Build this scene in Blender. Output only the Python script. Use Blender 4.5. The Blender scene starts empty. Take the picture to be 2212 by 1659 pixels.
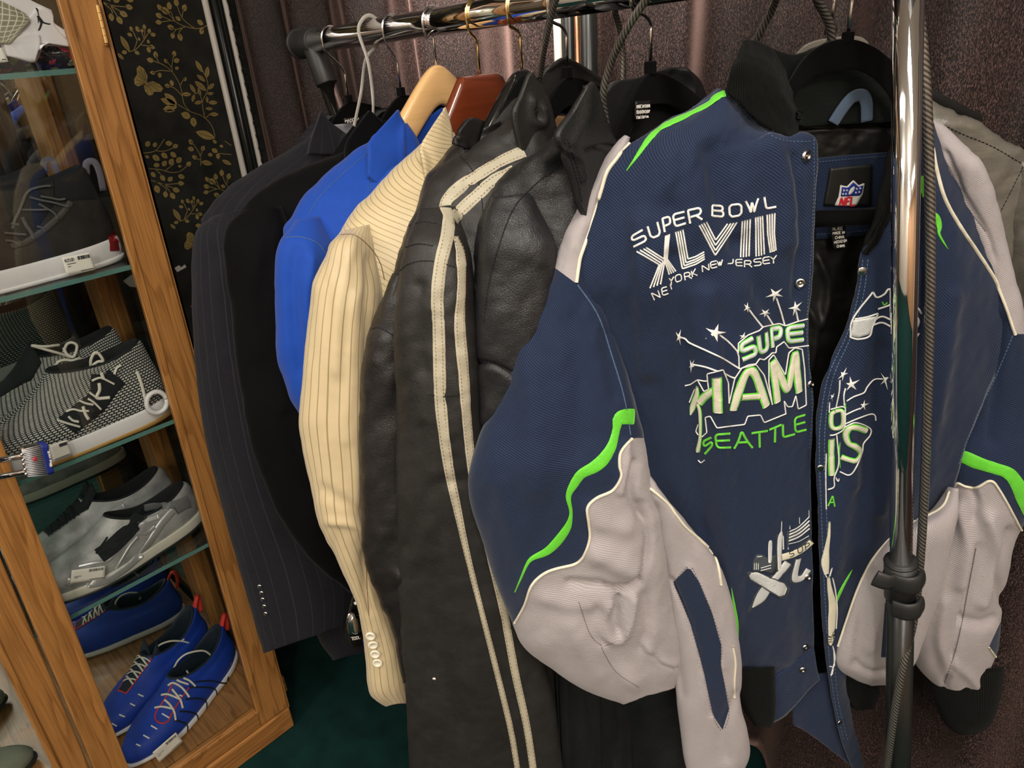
import bpy, math, random
import numpy as np
from mathutils import Vector, Matrix
from mathutils.bvhtree import BVHTree
random.seed(7)
sc = bpy.context.scene
COL = sc.collection

# ------------------------------------------------------------------ camera
RM = np.array([[0.7242265, -0.26157566, -0.63802363],
               [0.68628472, 0.36352302, 0.62997167],
               [-0.06715102, 0.89410804, -0.44278838]])      # world <- (right, up, forward)
FPX, CX, CY, CAMH = 1550.0, 1106.0, 829.5, 1.50
CAM = np.array([0.0, 0.0, CAMH])
cd = bpy.data.cameras.new('camera'); cam = bpy.data.objects.new('camera', cd); COL.objects.link(cam)
cd.sensor_width = 36.0; cd.lens = 36.0 * FPX / 2212.0; cd.clip_start = 0.02; cd.clip_end = 50
cam.matrix_world = Matrix(((RM[0,0], RM[0,1], -RM[0,2], 0), (RM[1,0], RM[1,1], -RM[1,2], 0), (RM[2,0], RM[2,1], -RM[2,2], CAMH), (0,0,0,1)))
sc.camera = cam

# ------------------------------------------------------------------ world, lights, exposure
sc.view_settings.view_transform = 'Standard'; sc.view_settings.look = 'None'
sc.view_settings.gamma = 1.0; sc.view_settings.use_curve_mapping = False
sc.view_settings.exposure = 0.30
wd = bpy.data.worlds.new('room_air'); sc.world = wd; wd.use_nodes = True
wd.node_tree.nodes['Background'].inputs[0].default_value = (1.0, 0.96, 0.92, 1)
wd.node_tree.nodes['Background'].inputs[1].default_value = 0.12
LIGHTS = [  # ceiling troffers: x, y, size x, size y, watts
    (0.55, -0.10, 1.2, 0.30, 22), (-0.95, -0.85, 1.2, 0.30, 14), (1.9, -1.6, 1.2, 0.3, 26), (-0.9, -2.4, 1.2, 0.3, 14), (2.3, -0.1, .3, 1.2, 22)]  # last lamp added to throw light through the glass into the cabinet
CEIL = 2.75
for i, (lx, ly, sx, sy, w) in enumerate(LIGHTS):
    ld = bpy.data.lights.new('ceiling_lamp', 'AREA'); ld.shape = 'RECTANGLE'; ld.size = sx; ld.size_y = sy
    ld.energy = w; ld.color = (1.0, 0.94, 0.86)
    lo = bpy.data.objects.new('ceiling_lamp', ld); COL.objects.link(lo); lo.location = (lx, ly, CEIL - 0.03)

def spot(loc, aim, watts, deg, blend, name='spot_lamp'):
    ld = bpy.data.lights.new(name, 'SPOT'); ld.energy = watts; ld.spot_size = math.radians(deg); ld.spot_blend = blend; ld.shadow_soft_size = .05; ld.color = (1.0, .90, .82)
    lo = bpy.data.objects.new(name, ld); COL.objects.link(lo); lo.location = loc
    lo.rotation_euler = (Vector(aim) - Vector(loc)).to_track_quat('-Z', 'Y').to_euler(); return lo
spot((-0.75, 0.25, 2.62), (-1.00, 1.06, 1.85), 330, 40, 1.0)
spot((-0.35, 0.30, 2.62), (-0.66, 1.06, 1.85), 120, 34, 1.0)  # second spot added to brighten the drape's pink highlight
for lx, ly, w in ((1.0, -1.0, 26), (-0.5, -1.9, 22), (2.2, -2.4, 26)):   # point fills added to brighten ceiling and walls and soften shading
    ld = bpy.data.lights.new('fill_point', 'POINT'); ld.energy = w; ld.shadow_soft_size = .11; ld.color = (1.0, .93, .84)
    lo = bpy.data.objects.new('fill_point', ld); COL.objects.link(lo); lo.location = (lx, ly, 2.35)

# ------------------------------------------------------------------ helpers
def tag(o, label=None, cat=None, group=None, kind=None):
    if label: o['label'] = label
    if cat: o['category'] = cat
    if group: o['group'] = group
    if kind: o['kind'] = kind
    return o
def thing(name, loc, label, cat, group=None):
    o = bpy.data.objects.new(name, None); COL.objects.link(o); o.empty_display_size = 0.05
    o.location = loc
    return tag(o, label, cat, group)

def norm(v, ax=-1):
    return v / np.maximum(np.linalg.norm(v, axis=ax, keepdims=True), 1e-12)
def rays(px, py):
    px = np.asarray(px, float); py = np.asarray(py, float)
    c = np.stack([(px - CX) / FPX, -(py - CY) / FPX, np.ones_like(px)], -1)
    return c @ RM.T
def proj(p):
    c = (np.asarray(p) - CAM) @ RM
    return CX + FPX * c[..., 0] / c[..., 2], CY - FPX * c[..., 1] / c[..., 2], c[..., 2]
FW = np.array([RM[0, 2], RM[1, 2], 0.0]); FW /= np.linalg.norm(FW)
def on_plane(px, py, n, d):
    r = rays(px, py); n = np.asarray(n, float)
    return CAM + r * (d / (r @ n))[..., None]
def PX(px, py, x): return on_plane(px, py, (1, 0, 0), x)
def PY(px, py, y): return on_plane(px, py, (0, 1, 0), y)
def PF(px, py, D): return on_plane(px, py, FW, D)
def PZ(px, py, z): return on_plane(px, py, (0, 0, 1), z - CAMH)

def catmull(P, n, closed=False, t=None):
    """interpolate rows of P (k,m) at n uniformly spaced parameters"""
    P = np.asarray(P, float); k = len(P)
    if k == 1: return np.repeat(P, n, 0)
    if t is None: t = np.linspace(0, k if closed else k - 1, n, endpoint=not closed)
    i = np.clip(np.floor(t).astype(int), 0, (k - 1) if closed else k - 2); f = (t - i)
    sh = (len(t),) + (1,) * (P.ndim - 1); f = f.reshape(sh)
    if closed: g = lambda j: P[j % k]
    else:
        E = np.concatenate([[2 * P[0] - P[1]], P, [2 * P[-1] - P[-2]]])
        g = lambda j: E[j + 1]
    p0, p1, p2, p3 = g(i - 1), g(i), g(i + 1), g(i + 2)
    return 0.5 * ((2 * p1) + (-p0 + p2) * f + (2 * p0 - 5 * p1 + 4 * p2 - p3) * f**2 + (-p0 + 3 * p1 - 3 * p2 + p3) * f**3)
def resample(P, step, smooth=True, closed=False):
    P = np.asarray(P, float)
    if closed: P = np.concatenate([P, P[:1]])
    Q = catmull(P, max(2, len(P) * 12)) if smooth and len(P) > 2 else P
    s = np.concatenate([[0], np.cumsum(np.linalg.norm(np.diff(Q[:, :2] if Q.shape[1] < 3 or step > .5 else Q[:, :3], axis=0), axis=1))])
    n = max(2, int(s[-1] / step) + 1); u = np.linspace(0, s[-1], n)
    return np.stack([np.interp(u, s, Q[:, j]) for j in range(Q.shape[1])], 1)

def _h(ix, iy, seed):
    n = (ix.astype(np.int64) * 374761393 + iy.astype(np.int64) * 668265263 + seed * 1442695041) & 0xffffffff
    n = ((n ^ (n >> 13)) * 1274126177) & 0xffffffff
    return ((n ^ (n >> 16)) & 0xffff) / 65535.0
def vnoise(x, y, seed=0):
    ix, iy = np.floor(x), np.floor(y); fx, fy = x - ix, y - iy
    fx = fx * fx * (3 - 2 * fx); fy = fy * fy * (3 - 2 * fy)
    a, b = _h(ix, iy, seed), _h(ix + 1, iy, seed); c, d = _h(ix, iy + 1, seed), _h(ix + 1, iy + 1, seed)
    return ((a * (1 - fx) + b * fx) * (1 - fy) + (c * (1 - fx) + d * fx) * fy) * 2 - 1
def fbm(x, y, seed=0, o=3):
    s = 0; a = 1.0
    for k in range(o): s = s + a * vnoise(x * 2**k, y * 2**k, seed + k); a *= .5
    return s
def seg_dist(x, y, poly):
    poly = np.asarray(poly, float); d = np.full(x.shape, 1e9)
    for a, b in zip(poly[:-1], poly[1:]):
        v = b[:2] - a[:2]; L = max(v @ v, 1e-9)
        t = np.clip(((x - a[0]) * v[0] + (y - a[1]) * v[1]) / L, 0, 1)
        d = np.minimum(d, np.hypot(x - a[0] - t * v[0], y - a[1] - t * v[1]))
    return d
def poly_sd(x, y, poly):
    """signed distance in px, positive inside"""
    poly = np.asarray(poly, float); P = np.concatenate([poly, poly[:1]])
    d = seg_dist(x, y, P); ins = np.zeros(x.shape, bool)
    for a, b in zip(P[:-1], P[1:]):
        c = ((a[1] > y) != (b[1] > y)) & (x < (b[0] - a[0]) * (y - a[1]) / (b[1] - a[1] + 1e-12) + a[0])
        ins ^= c
    return np.where(ins, d, -d)

def mesh_obj(name, verts, faces, mats, parent=None, uv=None, mi=None, smooth=True, attrs=None):
    me = bpy.data.meshes.new(name)
    V = np.asarray(verts, float)
    o = bpy.data.objects.new(name, me); COL.objects.link(o)
    if parent is not None:
        o.parent = parent; off = np.array(parent.location)
        pp = parent.parent
        while pp is not None: off = off + np.array(pp.location); pp = pp.parent
        if parent.get('_w'): off = np.array(parent['_w'])
        V = V - off
    else:
        off = np.zeros(3)
    o['_w'] = [float(v) for v in off]
    me.from_pydata(V.tolist(), [], [list(map(int, f)) for f in faces])
    for m in (mats if isinstance(mats, (list, tuple)) else [mats]): me.materials.append(m)
    if mi is not None: me.polygons.foreach_set('material_index', np.asarray(mi, dtype=np.int32))
    if smooth: me.polygons.foreach_set('use_smooth', np.ones(len(me.polygons), bool))
    if uv is not None:
        ul = me.uv_layers.new(name='UVMap'); li = np.zeros(len(me.loops), dtype=np.int32)
        me.loops.foreach_get('vertex_index', li)
        ul.data.foreach_set('uv', np.asarray(uv, float)[li].ravel())
    if attrs:
        for k, a in attrs.items():
            at = me.attributes.new(k, 'FLOAT', 'POINT'); at.data.foreach_set('value', np.asarray(a, dtype=np.float32))
    me.update()
    return o

class MB:
    """collects shapes into one mesh"""
    def __init__(s): s.v = []; s.f = []; s.m = []; s.uv = []; s.n = 0; s.done = []
    def mark(s):
        'start a new object; the pieces so far are kept apart'
        if s.v: s.done.append((s.v, s.f, s.m, s.uv)); s.v = []; s.f = []; s.m = []; s.uv = []; s.n = 0
        return s
    def add(s, V, F, mi=0, uv=None):
        V = np.asarray(V, float); s.v.append(V); s.f += [[int(i) + s.n for i in f] for f in F]; s.m += [mi] * len(F)
        s.uv.append(np.zeros((len(V), 2)) if uv is None else np.asarray(uv, float)); s.n += len(V); return s
    def box(s, lo, hi, mi=0):
        lo = np.minimum(lo, hi); hi = np.maximum(np.asarray(lo), hi)
        V = [(x, y, z) for x in (lo[0], hi[0]) for y in (lo[1], hi[1]) for z in (lo[2], hi[2])]
        return s.add(V, [(0,1,3,2),(4,6,7,5),(0,4,5,1),(2,3,7,6),(0,2,6,4),(1,5,7,3)], mi)
    def prism(s, P, Q, mi=0):
        """P, Q matching loops of points"""
        P = np.asarray(P); Q = np.asarray(Q); k = len(P)
        F = [list(range(k))[::-1], [k + i for i in range(k)]] + [(i, (i + 1) % k, k + (i + 1) % k, k + i) for i in range(k)]
        return s.add(np.concatenate([P, Q]), F, mi)
    def tube(s, P, r, n=10, mi=0, closed=False, flat=1.0, up=None):
        P = np.asarray(P, float); k = len(P); r = np.broadcast_to(np.asarray(r, float), (k,))
        T = np.gradient(P, axis=0) if not closed else (np.roll(P, -1, 0) - np.roll(P, 1, 0))
        T = norm(T); N = np.zeros_like(P)
        a = np.array(up if up is not None else (0.1, 0.2, 1.0)); 
        if abs(T[0] @ norm(a)) > .95: a = np.array((1.0, .1, 0))
        v = norm(a - T[0] * (a @ T[0]))
        for i in range(k):
            if up is not None and abs(T[i] @ norm(np.array(up))) < .97: v = norm(np.array(up, float) - T[i] * (np.array(up) @ T[i]))
            else: v = norm(v - T[i] * (v @ T[i]))
            N[i] = v
        B = np.cross(T, N); an = np.linspace(0, 2 * math.pi, n, endpoint=False)
        V = P[:, None] + r[:, None, None] * (np.cos(an)[None, :, None] * N[:, None] * flat + np.sin(an)[None, :, None] * B[:, None])
        L = np.concatenate([[0], np.cumsum(np.linalg.norm(np.diff(P, axis=0), axis=1))])
        UV = np.stack(np.broadcast_arrays(np.linspace(0, 1, n)[None, :], L[:, None]), -1).reshape(-1, 2)
        F = []
        kk = k if closed else k - 1
        for i in range(kk):
            j = (i + 1) % k
            for q in range(n): F.append((i*n+q, i*n+(q+1)%n, j*n+(q+1)%n, j*n+q))
        if not closed: F.append(tuple(range(n))[::-1]); F.append(tuple((k-1)*n+q for q in range(n)))
        return s.add(V.reshape(-1, 3), F, mi, UV)
    def lathe(s, c, axis, prof, n=24, mi=0):
        """prof: list of (distance along axis, radius)"""
        axis = norm(np.asarray(axis, float)); c = np.asarray(c, float)
        P = np.array([c + axis * h for h, r in prof]); r = [max(q[1], 1e-5) for q in prof]
        a = np.array((0, 0, 1.0)) if abs(axis[2]) < .9 else np.array((1.0, 0, 0))
        N = norm(a - axis * (a @ axis)); B = np.cross(axis, N); an = np.linspace(0, 2*math.pi, n, endpoint=False)
        V = P[:, None] + np.array(r)[:, None, None] * (np.cos(an)[None, :, None] * N + np.sin(an)[None, :, None] * B)
        k = len(prof); F = [(i*n+q, i*n+(q+1)%n, (i+1)*n+(q+1)%n, (i+1)*n+q) for i in range(k-1) for q in range(n)]
        F.append(tuple(range(n))[::-1]); F.append(tuple((k-1)*n+q for q in range(n)))
        return s.add(V.reshape(-1, 3), F, mi)
    def build(s, name, mats, parent=None, smooth=True, bevel=0):
        s.mark(); last = {}
        for v, f, m_, uv in s.done: last = s._one(name, v, f, m_, uv, mats, parent, smooth, bevel)
        if not s.done: print('EMPTY', name)
        return last
    def _one(s, name, v, f, m_, uv, mats, parent, smooth, bevel):
        o = mesh_obj(name, np.concatenate(v), f, mats, parent, np.concatenate(uv), m_, smooth)
        if bevel:
            m = o.modifiers.new('bevel', 'BEVEL'); m.width = bevel; m.segments = 2; m.limit_method = 'ANGLE'
        return o

# ------------------------------------------------------------------ materials
def nt(name):
    m = bpy.data.materials.new(name); m.use_nodes = True; t = m.node_tree
    b = t.nodes['Principled BSDF']; return m, t, b
def N(t, kind, **kw):
    n = t.nodes.new(kind)
    for k, v in kw.items():
        if k.startswith('i_'):
            key = k[2:]; key = int(key) if key.isdigit() else key.replace('_', ' ')
            n.inputs[key].default_value = v
        else: setattr(n, k, v)
    return n
def L(t, a, b): t.links.new(a, b)
def rgba(c): return (*c, 1.0)
def ramp(t, fac, stops, interp='LINEAR'):
    r = N(t, 'ShaderNodeValToRGB'); r.color_ramp.interpolation = interp
    e = r.color_ramp.elements
    while len(e) < len(stops): e.new(0.5)
    for q, (p, c) in zip(e, stops): q.position = p; q.color = rgba(c) if len(c) == 3 else c
    L(t, fac, r.inputs[0]); return r.outputs[0]
def mixc(t, f, a, b, mode='MIX'):
    m = N(t, 'ShaderNodeMix', data_type='RGBA', blend_type=mode)
    for s, v in ((m.inputs[0], f), (m.inputs[6], a), (m.inputs[7], b)):
        if isinstance(v, bpy.types.NodeSocket): L(t, v, s)
        elif isinstance(v, (int, float)): s.default_value = v if s == m.inputs[0] else (v, v, v, 1)
        else: s.default_value = rgba(v)
    return m.outputs[2]
def math_(t, op, a, b=None, c=None, clamp=False):
    m = N(t, 'ShaderNodeMath', operation=op, use_clamp=clamp)
    for s, v in zip(m.inputs, (a, b, c)):
        if v is None: continue
        if isinstance(v, bpy.types.NodeSocket): L(t, v, s)
        else: s.default_value = v
    return m.outputs[0]
def bump(t, b, h, strength=.3, dist=.001, prev=None):
    n = N(t, 'ShaderNodeBump'); n.inputs['Strength'].default_value = strength; n.inputs['Distance'].default_value = dist
    L(t, h, n.inputs['Height'])
    if prev is not None: L(t, prev, n.inputs['Normal'])
    L(t, n.outputs[0], b.inputs['Normal']); return n.outputs[0]
def uvmap(t, sx=1, sy=1, rot=0, obj=False):
    tc = N(t, 'ShaderNodeTexCoord'); mp = N(t, 'ShaderNodeMapping'); L(t, tc.outputs['Object' if obj else 'UV'], mp.inputs[0])
    mp.inputs['Scale'].default_value = (sx, sy, sx if obj else 1); mp.inputs['Rotation'].default_value = (0, 0, rot); return mp.outputs[0]
def noise(t, vec, scale, detail=3, rough=.5):
    n = N(t, 'ShaderNodeTexNoise'); n.inputs['Scale'].default_value = scale; n.inputs['Detail'].default_value = detail; n.inputs['Roughness'].default_value = rough
    if vec is not None: L(t, vec, n.inputs[0])
    return n.outputs[0]
def plain(name, col, rough=.6, metal=0, sheen=0, spec=.5, coat=0, var=0, bmp=0, bscale=300, sheen_tint=(1,1,1), sheen_r=.4, trans=0, ior=1.45):
    m, t, b = nt(name)
    b.inputs['Base Color'].default_value = rgba(col); b.inputs['Roughness'].default_value = rough
    b.inputs['Metallic'].default_value = metal; b.inputs['Specular IOR Level'].default_value = spec
    b.inputs['Sheen Weight'].default_value = sheen; b.inputs['Sheen Tint'].default_value = rgba(sheen_tint); b.inputs['Sheen Roughness'].default_value = sheen_r
    b.inputs['Coat Weight'].default_value = coat; b.inputs['Transmission Weight'].default_value = trans; b.inputs['IOR'].default_value = ior
    v = uvmap(t, obj=True)
    if var:
        n = noise(t, v, 18, 4); c = ramp(t, n, [(.3, tuple(x * (1 - var) for x in col)), (.7, tuple(min(1, x * (1 + var)) for x in col))]); L(t, c, b.inputs['Base Color'])
    if bmp: bump(t, b, noise(t, v, bscale, 3), bmp, .001)
    return m
def cloth(name, col, col2=None, pitch=.0016, ang=.9, stripes=None, sang=0.0, rough=.85, sheen=.25, bs=.35, spec=.2, sheen_tint=(1,1,1)):
    """woven twill: diagonal ribs in cloth coordinates (metres)"""
    m, t, b = nt(name); b.inputs['Roughness'].default_value = rough; b.inputs['Specular IOR Level'].default_value = spec
    b.inputs['Sheen Weight'].default_value = sheen; b.inputs['Sheen Tint'].default_value = rgba(sheen_tint)
    v = uvmap(t, rot=ang)
    w = N(t, 'ShaderNodeTexWave', wave_type='BANDS', bands_direction='X'); w.inputs['Scale'].default_value = 2 * math.pi / pitch / 20.0
    w.inputs['Distortion'].default_value = 1.0; w.inputs['Detail'].default_value = 2; w.inputs['Detail Scale'].default_value = 1.5
    L(t, v, w.inputs[0])
    c2 = col2 or tuple(x * .55 for x in col)
    n = noise(t, uvmap(t), 60, 4)
    base = mixc(t, w.outputs[1], c2, col)
    base = mixc(t, math_(t, 'MULTIPLY', n, .35), base, tuple(min(1, x * 1.35 + .004) for x in col))
    if stripes:
        per, wd_, sc_ = stripes
        sep = N(t, 'ShaderNodeSeparateXYZ'); L(t, uvmap(t, rot=sang), sep.inputs[0])
        fr = math_(t, 'FRACT', math_(t, 'DIVIDE', sep.outputs[0], per)); k = math_(t, 'LESS_THAN', fr, wd_ / per)
        base = mixc(t, k, base, sc_)
    L(t, base, b.inputs['Base Color'])
    bump(t, b, w.outputs[1], bs, .0006)
    return m
def leather(name, col, rough=.42, scale=420, bs=.5, var=.25, wr=.6):
    m, t, b = nt(name); b.inputs['Specular IOR Level'].default_value = .45
    v = uvmap(t, obj=True)
    vo = N(t, 'ShaderNodeTexVoronoi', feature='DISTANCE_TO_EDGE'); vo.inputs['Scale'].default_value = scale; L(t, v, vo.inputs[0])
    n1 = noise(t, v, 9, 5, .6); n2 = noise(t, v, 55, 4, .6)
    L(t, ramp(t, n1, [(.3, tuple(x * (1 - var) for x in col)), (.75, tuple(x * (1 + var) for x in col))]), b.inputs['Base Color'])
    L(t, ramp(t, n2, [(.25, (rough - .08,) * 3), (.8, (rough + .16,) * 3)]), b.inputs['Roughness'])
    p = bump(t, b, n2, wr * .35, .004)
    bump(t, b, math_(t, 'MINIMUM', vo.outputs[0], .25), bs, .0012, p)
    return m
def wood(name, c1, c2, rough=.35, axis='Z', scale=1.0, coat=.3):
    m, t, b = nt(name); b.inputs['Roughness'].default_value = rough; b.inputs['Coat Weight'].default_value = coat; b.inputs['Coat Roughness'].default_value = .2
    tc = N(t, 'ShaderNodeTexCoord'); mp = N(t, 'ShaderNodeMapping'); L(t, tc.outputs['Object'], mp.inputs[0])
    s = {'X': (1.0, 9, 9), 'Y': (9, 1.0, 9), 'Z': (9, 9, 1.0)}[axis]; mp.inputs['Scale'].default_value = tuple(scale * q for q in s)
    n = noise(t, mp.outputs[0], 1.1, 3, .5)
    k = math_(t, 'FRACT', math_(t, 'MULTIPLY', n, 13.0)); tri = k
    mp2 = N(t, 'ShaderNodeMapping'); L(t, tc.outputs['Object'], mp2.inputs[0]); mp2.inputs['Scale'].default_value = tuple(scale * (q * 40 if q > 2 else 8) for q in s)
    fine = noise(t, mp2.outputs[0], 1.0, 3, .6)
    f = math_(t, 'ADD', math_(t, 'MULTIPLY', ramp(t, tri, [(.0, (1,1,1)), (.55, (.75,.75,.75)), (.86, (.15,.15,.15)), (.93, (.25,.25,.25)), (1., (1,1,1))]), .30), math_(t, 'MULTIPLY', fine, .85))
    L(t, ramp(t, f, [(.30, c2), (.75, c1)]), b.inputs['Base Color'])
    bump(t, b, f, .12, .001); return m
def knitrib(name, col, col2, n_per_m=520):
    m, t, b = nt(name); b.inputs['Roughness'].default_value = .95; b.inputs['Specular IOR Level'].default_value = .1; b.inputs['Sheen Weight'].default_value = .03
    w = N(t, 'ShaderNodeTexWave', wave_type='BANDS', bands_direction='X'); w.inputs['Scale'].default_value = n_per_m * 2 * math.pi / 20; w.inputs['Distortion'].default_value = .5
    L(t, uvmap(t), w.inputs[0]); L(t, mixc(t, w.outputs[1], col2, col), b.inputs['Base Color']); bump(t, b, w.outputs[1], .6, .001); return m

M = {}
M['chrome'] = plain('polished_chrome', (.86, .84, .82), .06, 1)
M['steel'] = plain('hook_steel', (.62, .62, .63), .18, 1)
M['brass'] = plain('brass_wire', (.80, .62, .28), .18, 1)
M['blackplastic'] = plain('black_plastic', (.022, .022, .022), .42, bmp=.15, bscale=900)
M['blackmetal'] = plain('black_powder_coat', (.012, .014, .013), .25, spec=.6)
M['velvet'] = plain('black_velvet_flock', (.0045, .0045, .0045), .95, sheen=.10, spec=.05, bmp=.5, bscale=1200, sheen_r=.3)
M['oak'] = wood('oak_z', (.40, .185, .052), (.19, .075, .018), axis='Z')
M['oak_y'] = wood('oak_y', (.40, .18, .05), (.17, .066, .018), axis='Y')
M['oak_x'] = wood('oak_x', (.36, .17, .055), (.14, .058, .018), axis='X')
M['lightwood'] = wood('pale_maple', (.80, .50, .22), (.72, .42, .17), rough=.3, axis='Y', scale=.6, coat=.5)
M['redwood'] = wood('mahogany_lacquer', (.17, .035, .012), (.12, .022, .008), rough=.18, axis='Y', scale=.5, coat=.8)
M['blackwood'] = plain('black_lacquer', (.008, .008, .008), .12, coat=.6)
M['mirror'] = plain('mirror_silvering', (.80, .83, .80), .01, 1)
M['white'] = plain('white_leather', (.72, .69, .72), .45, bmp=.1)
M['paper'] = plain('label_paper', (.80, .76, .70), .7)
M['ink'] = plain('label_ink', (.05, .05, .055), .7)
M['thread_white'] = plain('white_embroidery', (.78, .78, .74), .6, bmp=.6, bscale=700, sheen=.2)
M['thread_green'] = plain('green_embroidery', (.13, .62, .035), .5, bmp=.6, bscale=700, sheen=.3)
M['thread_cream'] = plain('cream_applique', (.68, .65, .50), .7, bmp=.5, bscale=600)
M['thread_silver'] = plain('silver_embroidery', (.68, .70, .69), .4, metal=.15, bmp=.7, bscale=800)
M['thread_dark'] = plain('charcoal_embroidery', (.045, .055, .065), .6, bmp=.6, bscale=800)
M['stitch_dark'] = plain('dark_thread', (.008, .008, .01), .8)
M['stitch_navy'] = plain('blue_grey_thread', (.07, .12, .20), .8)
M['cream_cord'] = plain('cream_piping', (.76, .71, .56), .6, bmp=.3)
# ================================================================== the room
def glassmat(name, tint, refl=1.0):
    m = bpy.data.materials.new(name); m.use_nodes = True; t = m.node_tree
    for n in list(t.nodes): t.nodes.remove(n)
    o = N(t, 'ShaderNodeOutputMaterial'); tr = N(t, 'ShaderNodeBsdfTransparent'); tr.inputs[0].default_value = rgba(tint)
    g = N(t, 'ShaderNodeBsdfGlossy'); g.inputs['Roughness'].default_value = .02
    f = N(t, 'ShaderNodeFresnel'); gb = N(t, 'ShaderNodeNewGeometry'); L(t, math_(t, 'SUBTRACT', 1.45, math_(t, 'MULTIPLY', gb.outputs['Backfacing'], 1.45 - 1 / 1.45)), f.inputs[0])
    mx = N(t, 'ShaderNodeMixShader'); L(t, math_(t, 'MULTIPLY', f.outputs[0], refl, clamp=True), mx.inputs[0]); L(t, tr.outputs[0], mx.inputs[1]); L(t, g.outputs[0], mx.inputs[2]); L(t, mx.outputs[0], o.inputs[0])
    return m
M['pane'] = glassmat('door_glass', (.96, .975, .965))
M['sidepane'] = glassmat('side_glass', (.93, .95, .94), .35)
M['shelfglass'] = glassmat('shelf_glass', (.84, .92, .90))
M['glassedge'] = plain('glass_edge', (.10, .22, .20), .2)
M['carpet'] = plain('green_carpet', (.005, .024, .022), .95, var=.25, bmp=.8, bscale=500, spec=.1)
M['wallpaint'] = plain('wall_paint', (.55, .50, .43), .8)
M['ceilpaint'] = plain('ceiling_paint', (.75, .72, .67), .9)
M['papergold'] = plain('gold_print', (.44, .32, .11), .42, metal=.25, var=.2)
M['papergolddark'] = plain('dark_gold_print', (.10, .068, .025), .5)
M['lampface'] = None

def struct(name, mb, mats, **k):
    o = mb.build(name, mats, None, **k); o['kind'] = 'structure'; return o
XW, YC = -2.05, 1.06
struct('floor', MB().box((-2.3, -3.2, -.05), (3.2, 1.6, 0)), M['carpet'], smooth=False)
struct('ceiling', MB().box((-2.3, -3.2, CEIL), (3.2, 1.6, CEIL + .05)), M['ceilpaint'], smooth=False)
struct('wall_right', MB().box((3.1, -3.2, 0), (3.2, 1.6, CEIL)), plain('tan_wall_paint', (.42, .24, .12), .6), smooth=False)  # out-of-view wall, tan chosen to give the chrome orange reflections
struct('wall_front', MB().box((-2.3, -3.2, 0), (3.1, -3.1, CEIL)), M['wallpaint'], smooth=False)
struct('wall_back', MB().box((XW, 1.25, 0), (3.1, 1.35, CEIL)), M['wallpaint'], smooth=False)
for i, (lx, ly, sx, sy, w) in enumerate(LIGHTS):
    struct('lamp_housing_%d' % (i + 1), MB().box((lx - sx/2 - .02, ly - sy/2 - .02, CEIL - .02), (lx + sx/2 + .02, ly + sy/2 + .02, CEIL + .01)), M['white'], smooth=False)  # plain white housings behind the ceiling lamps

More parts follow.
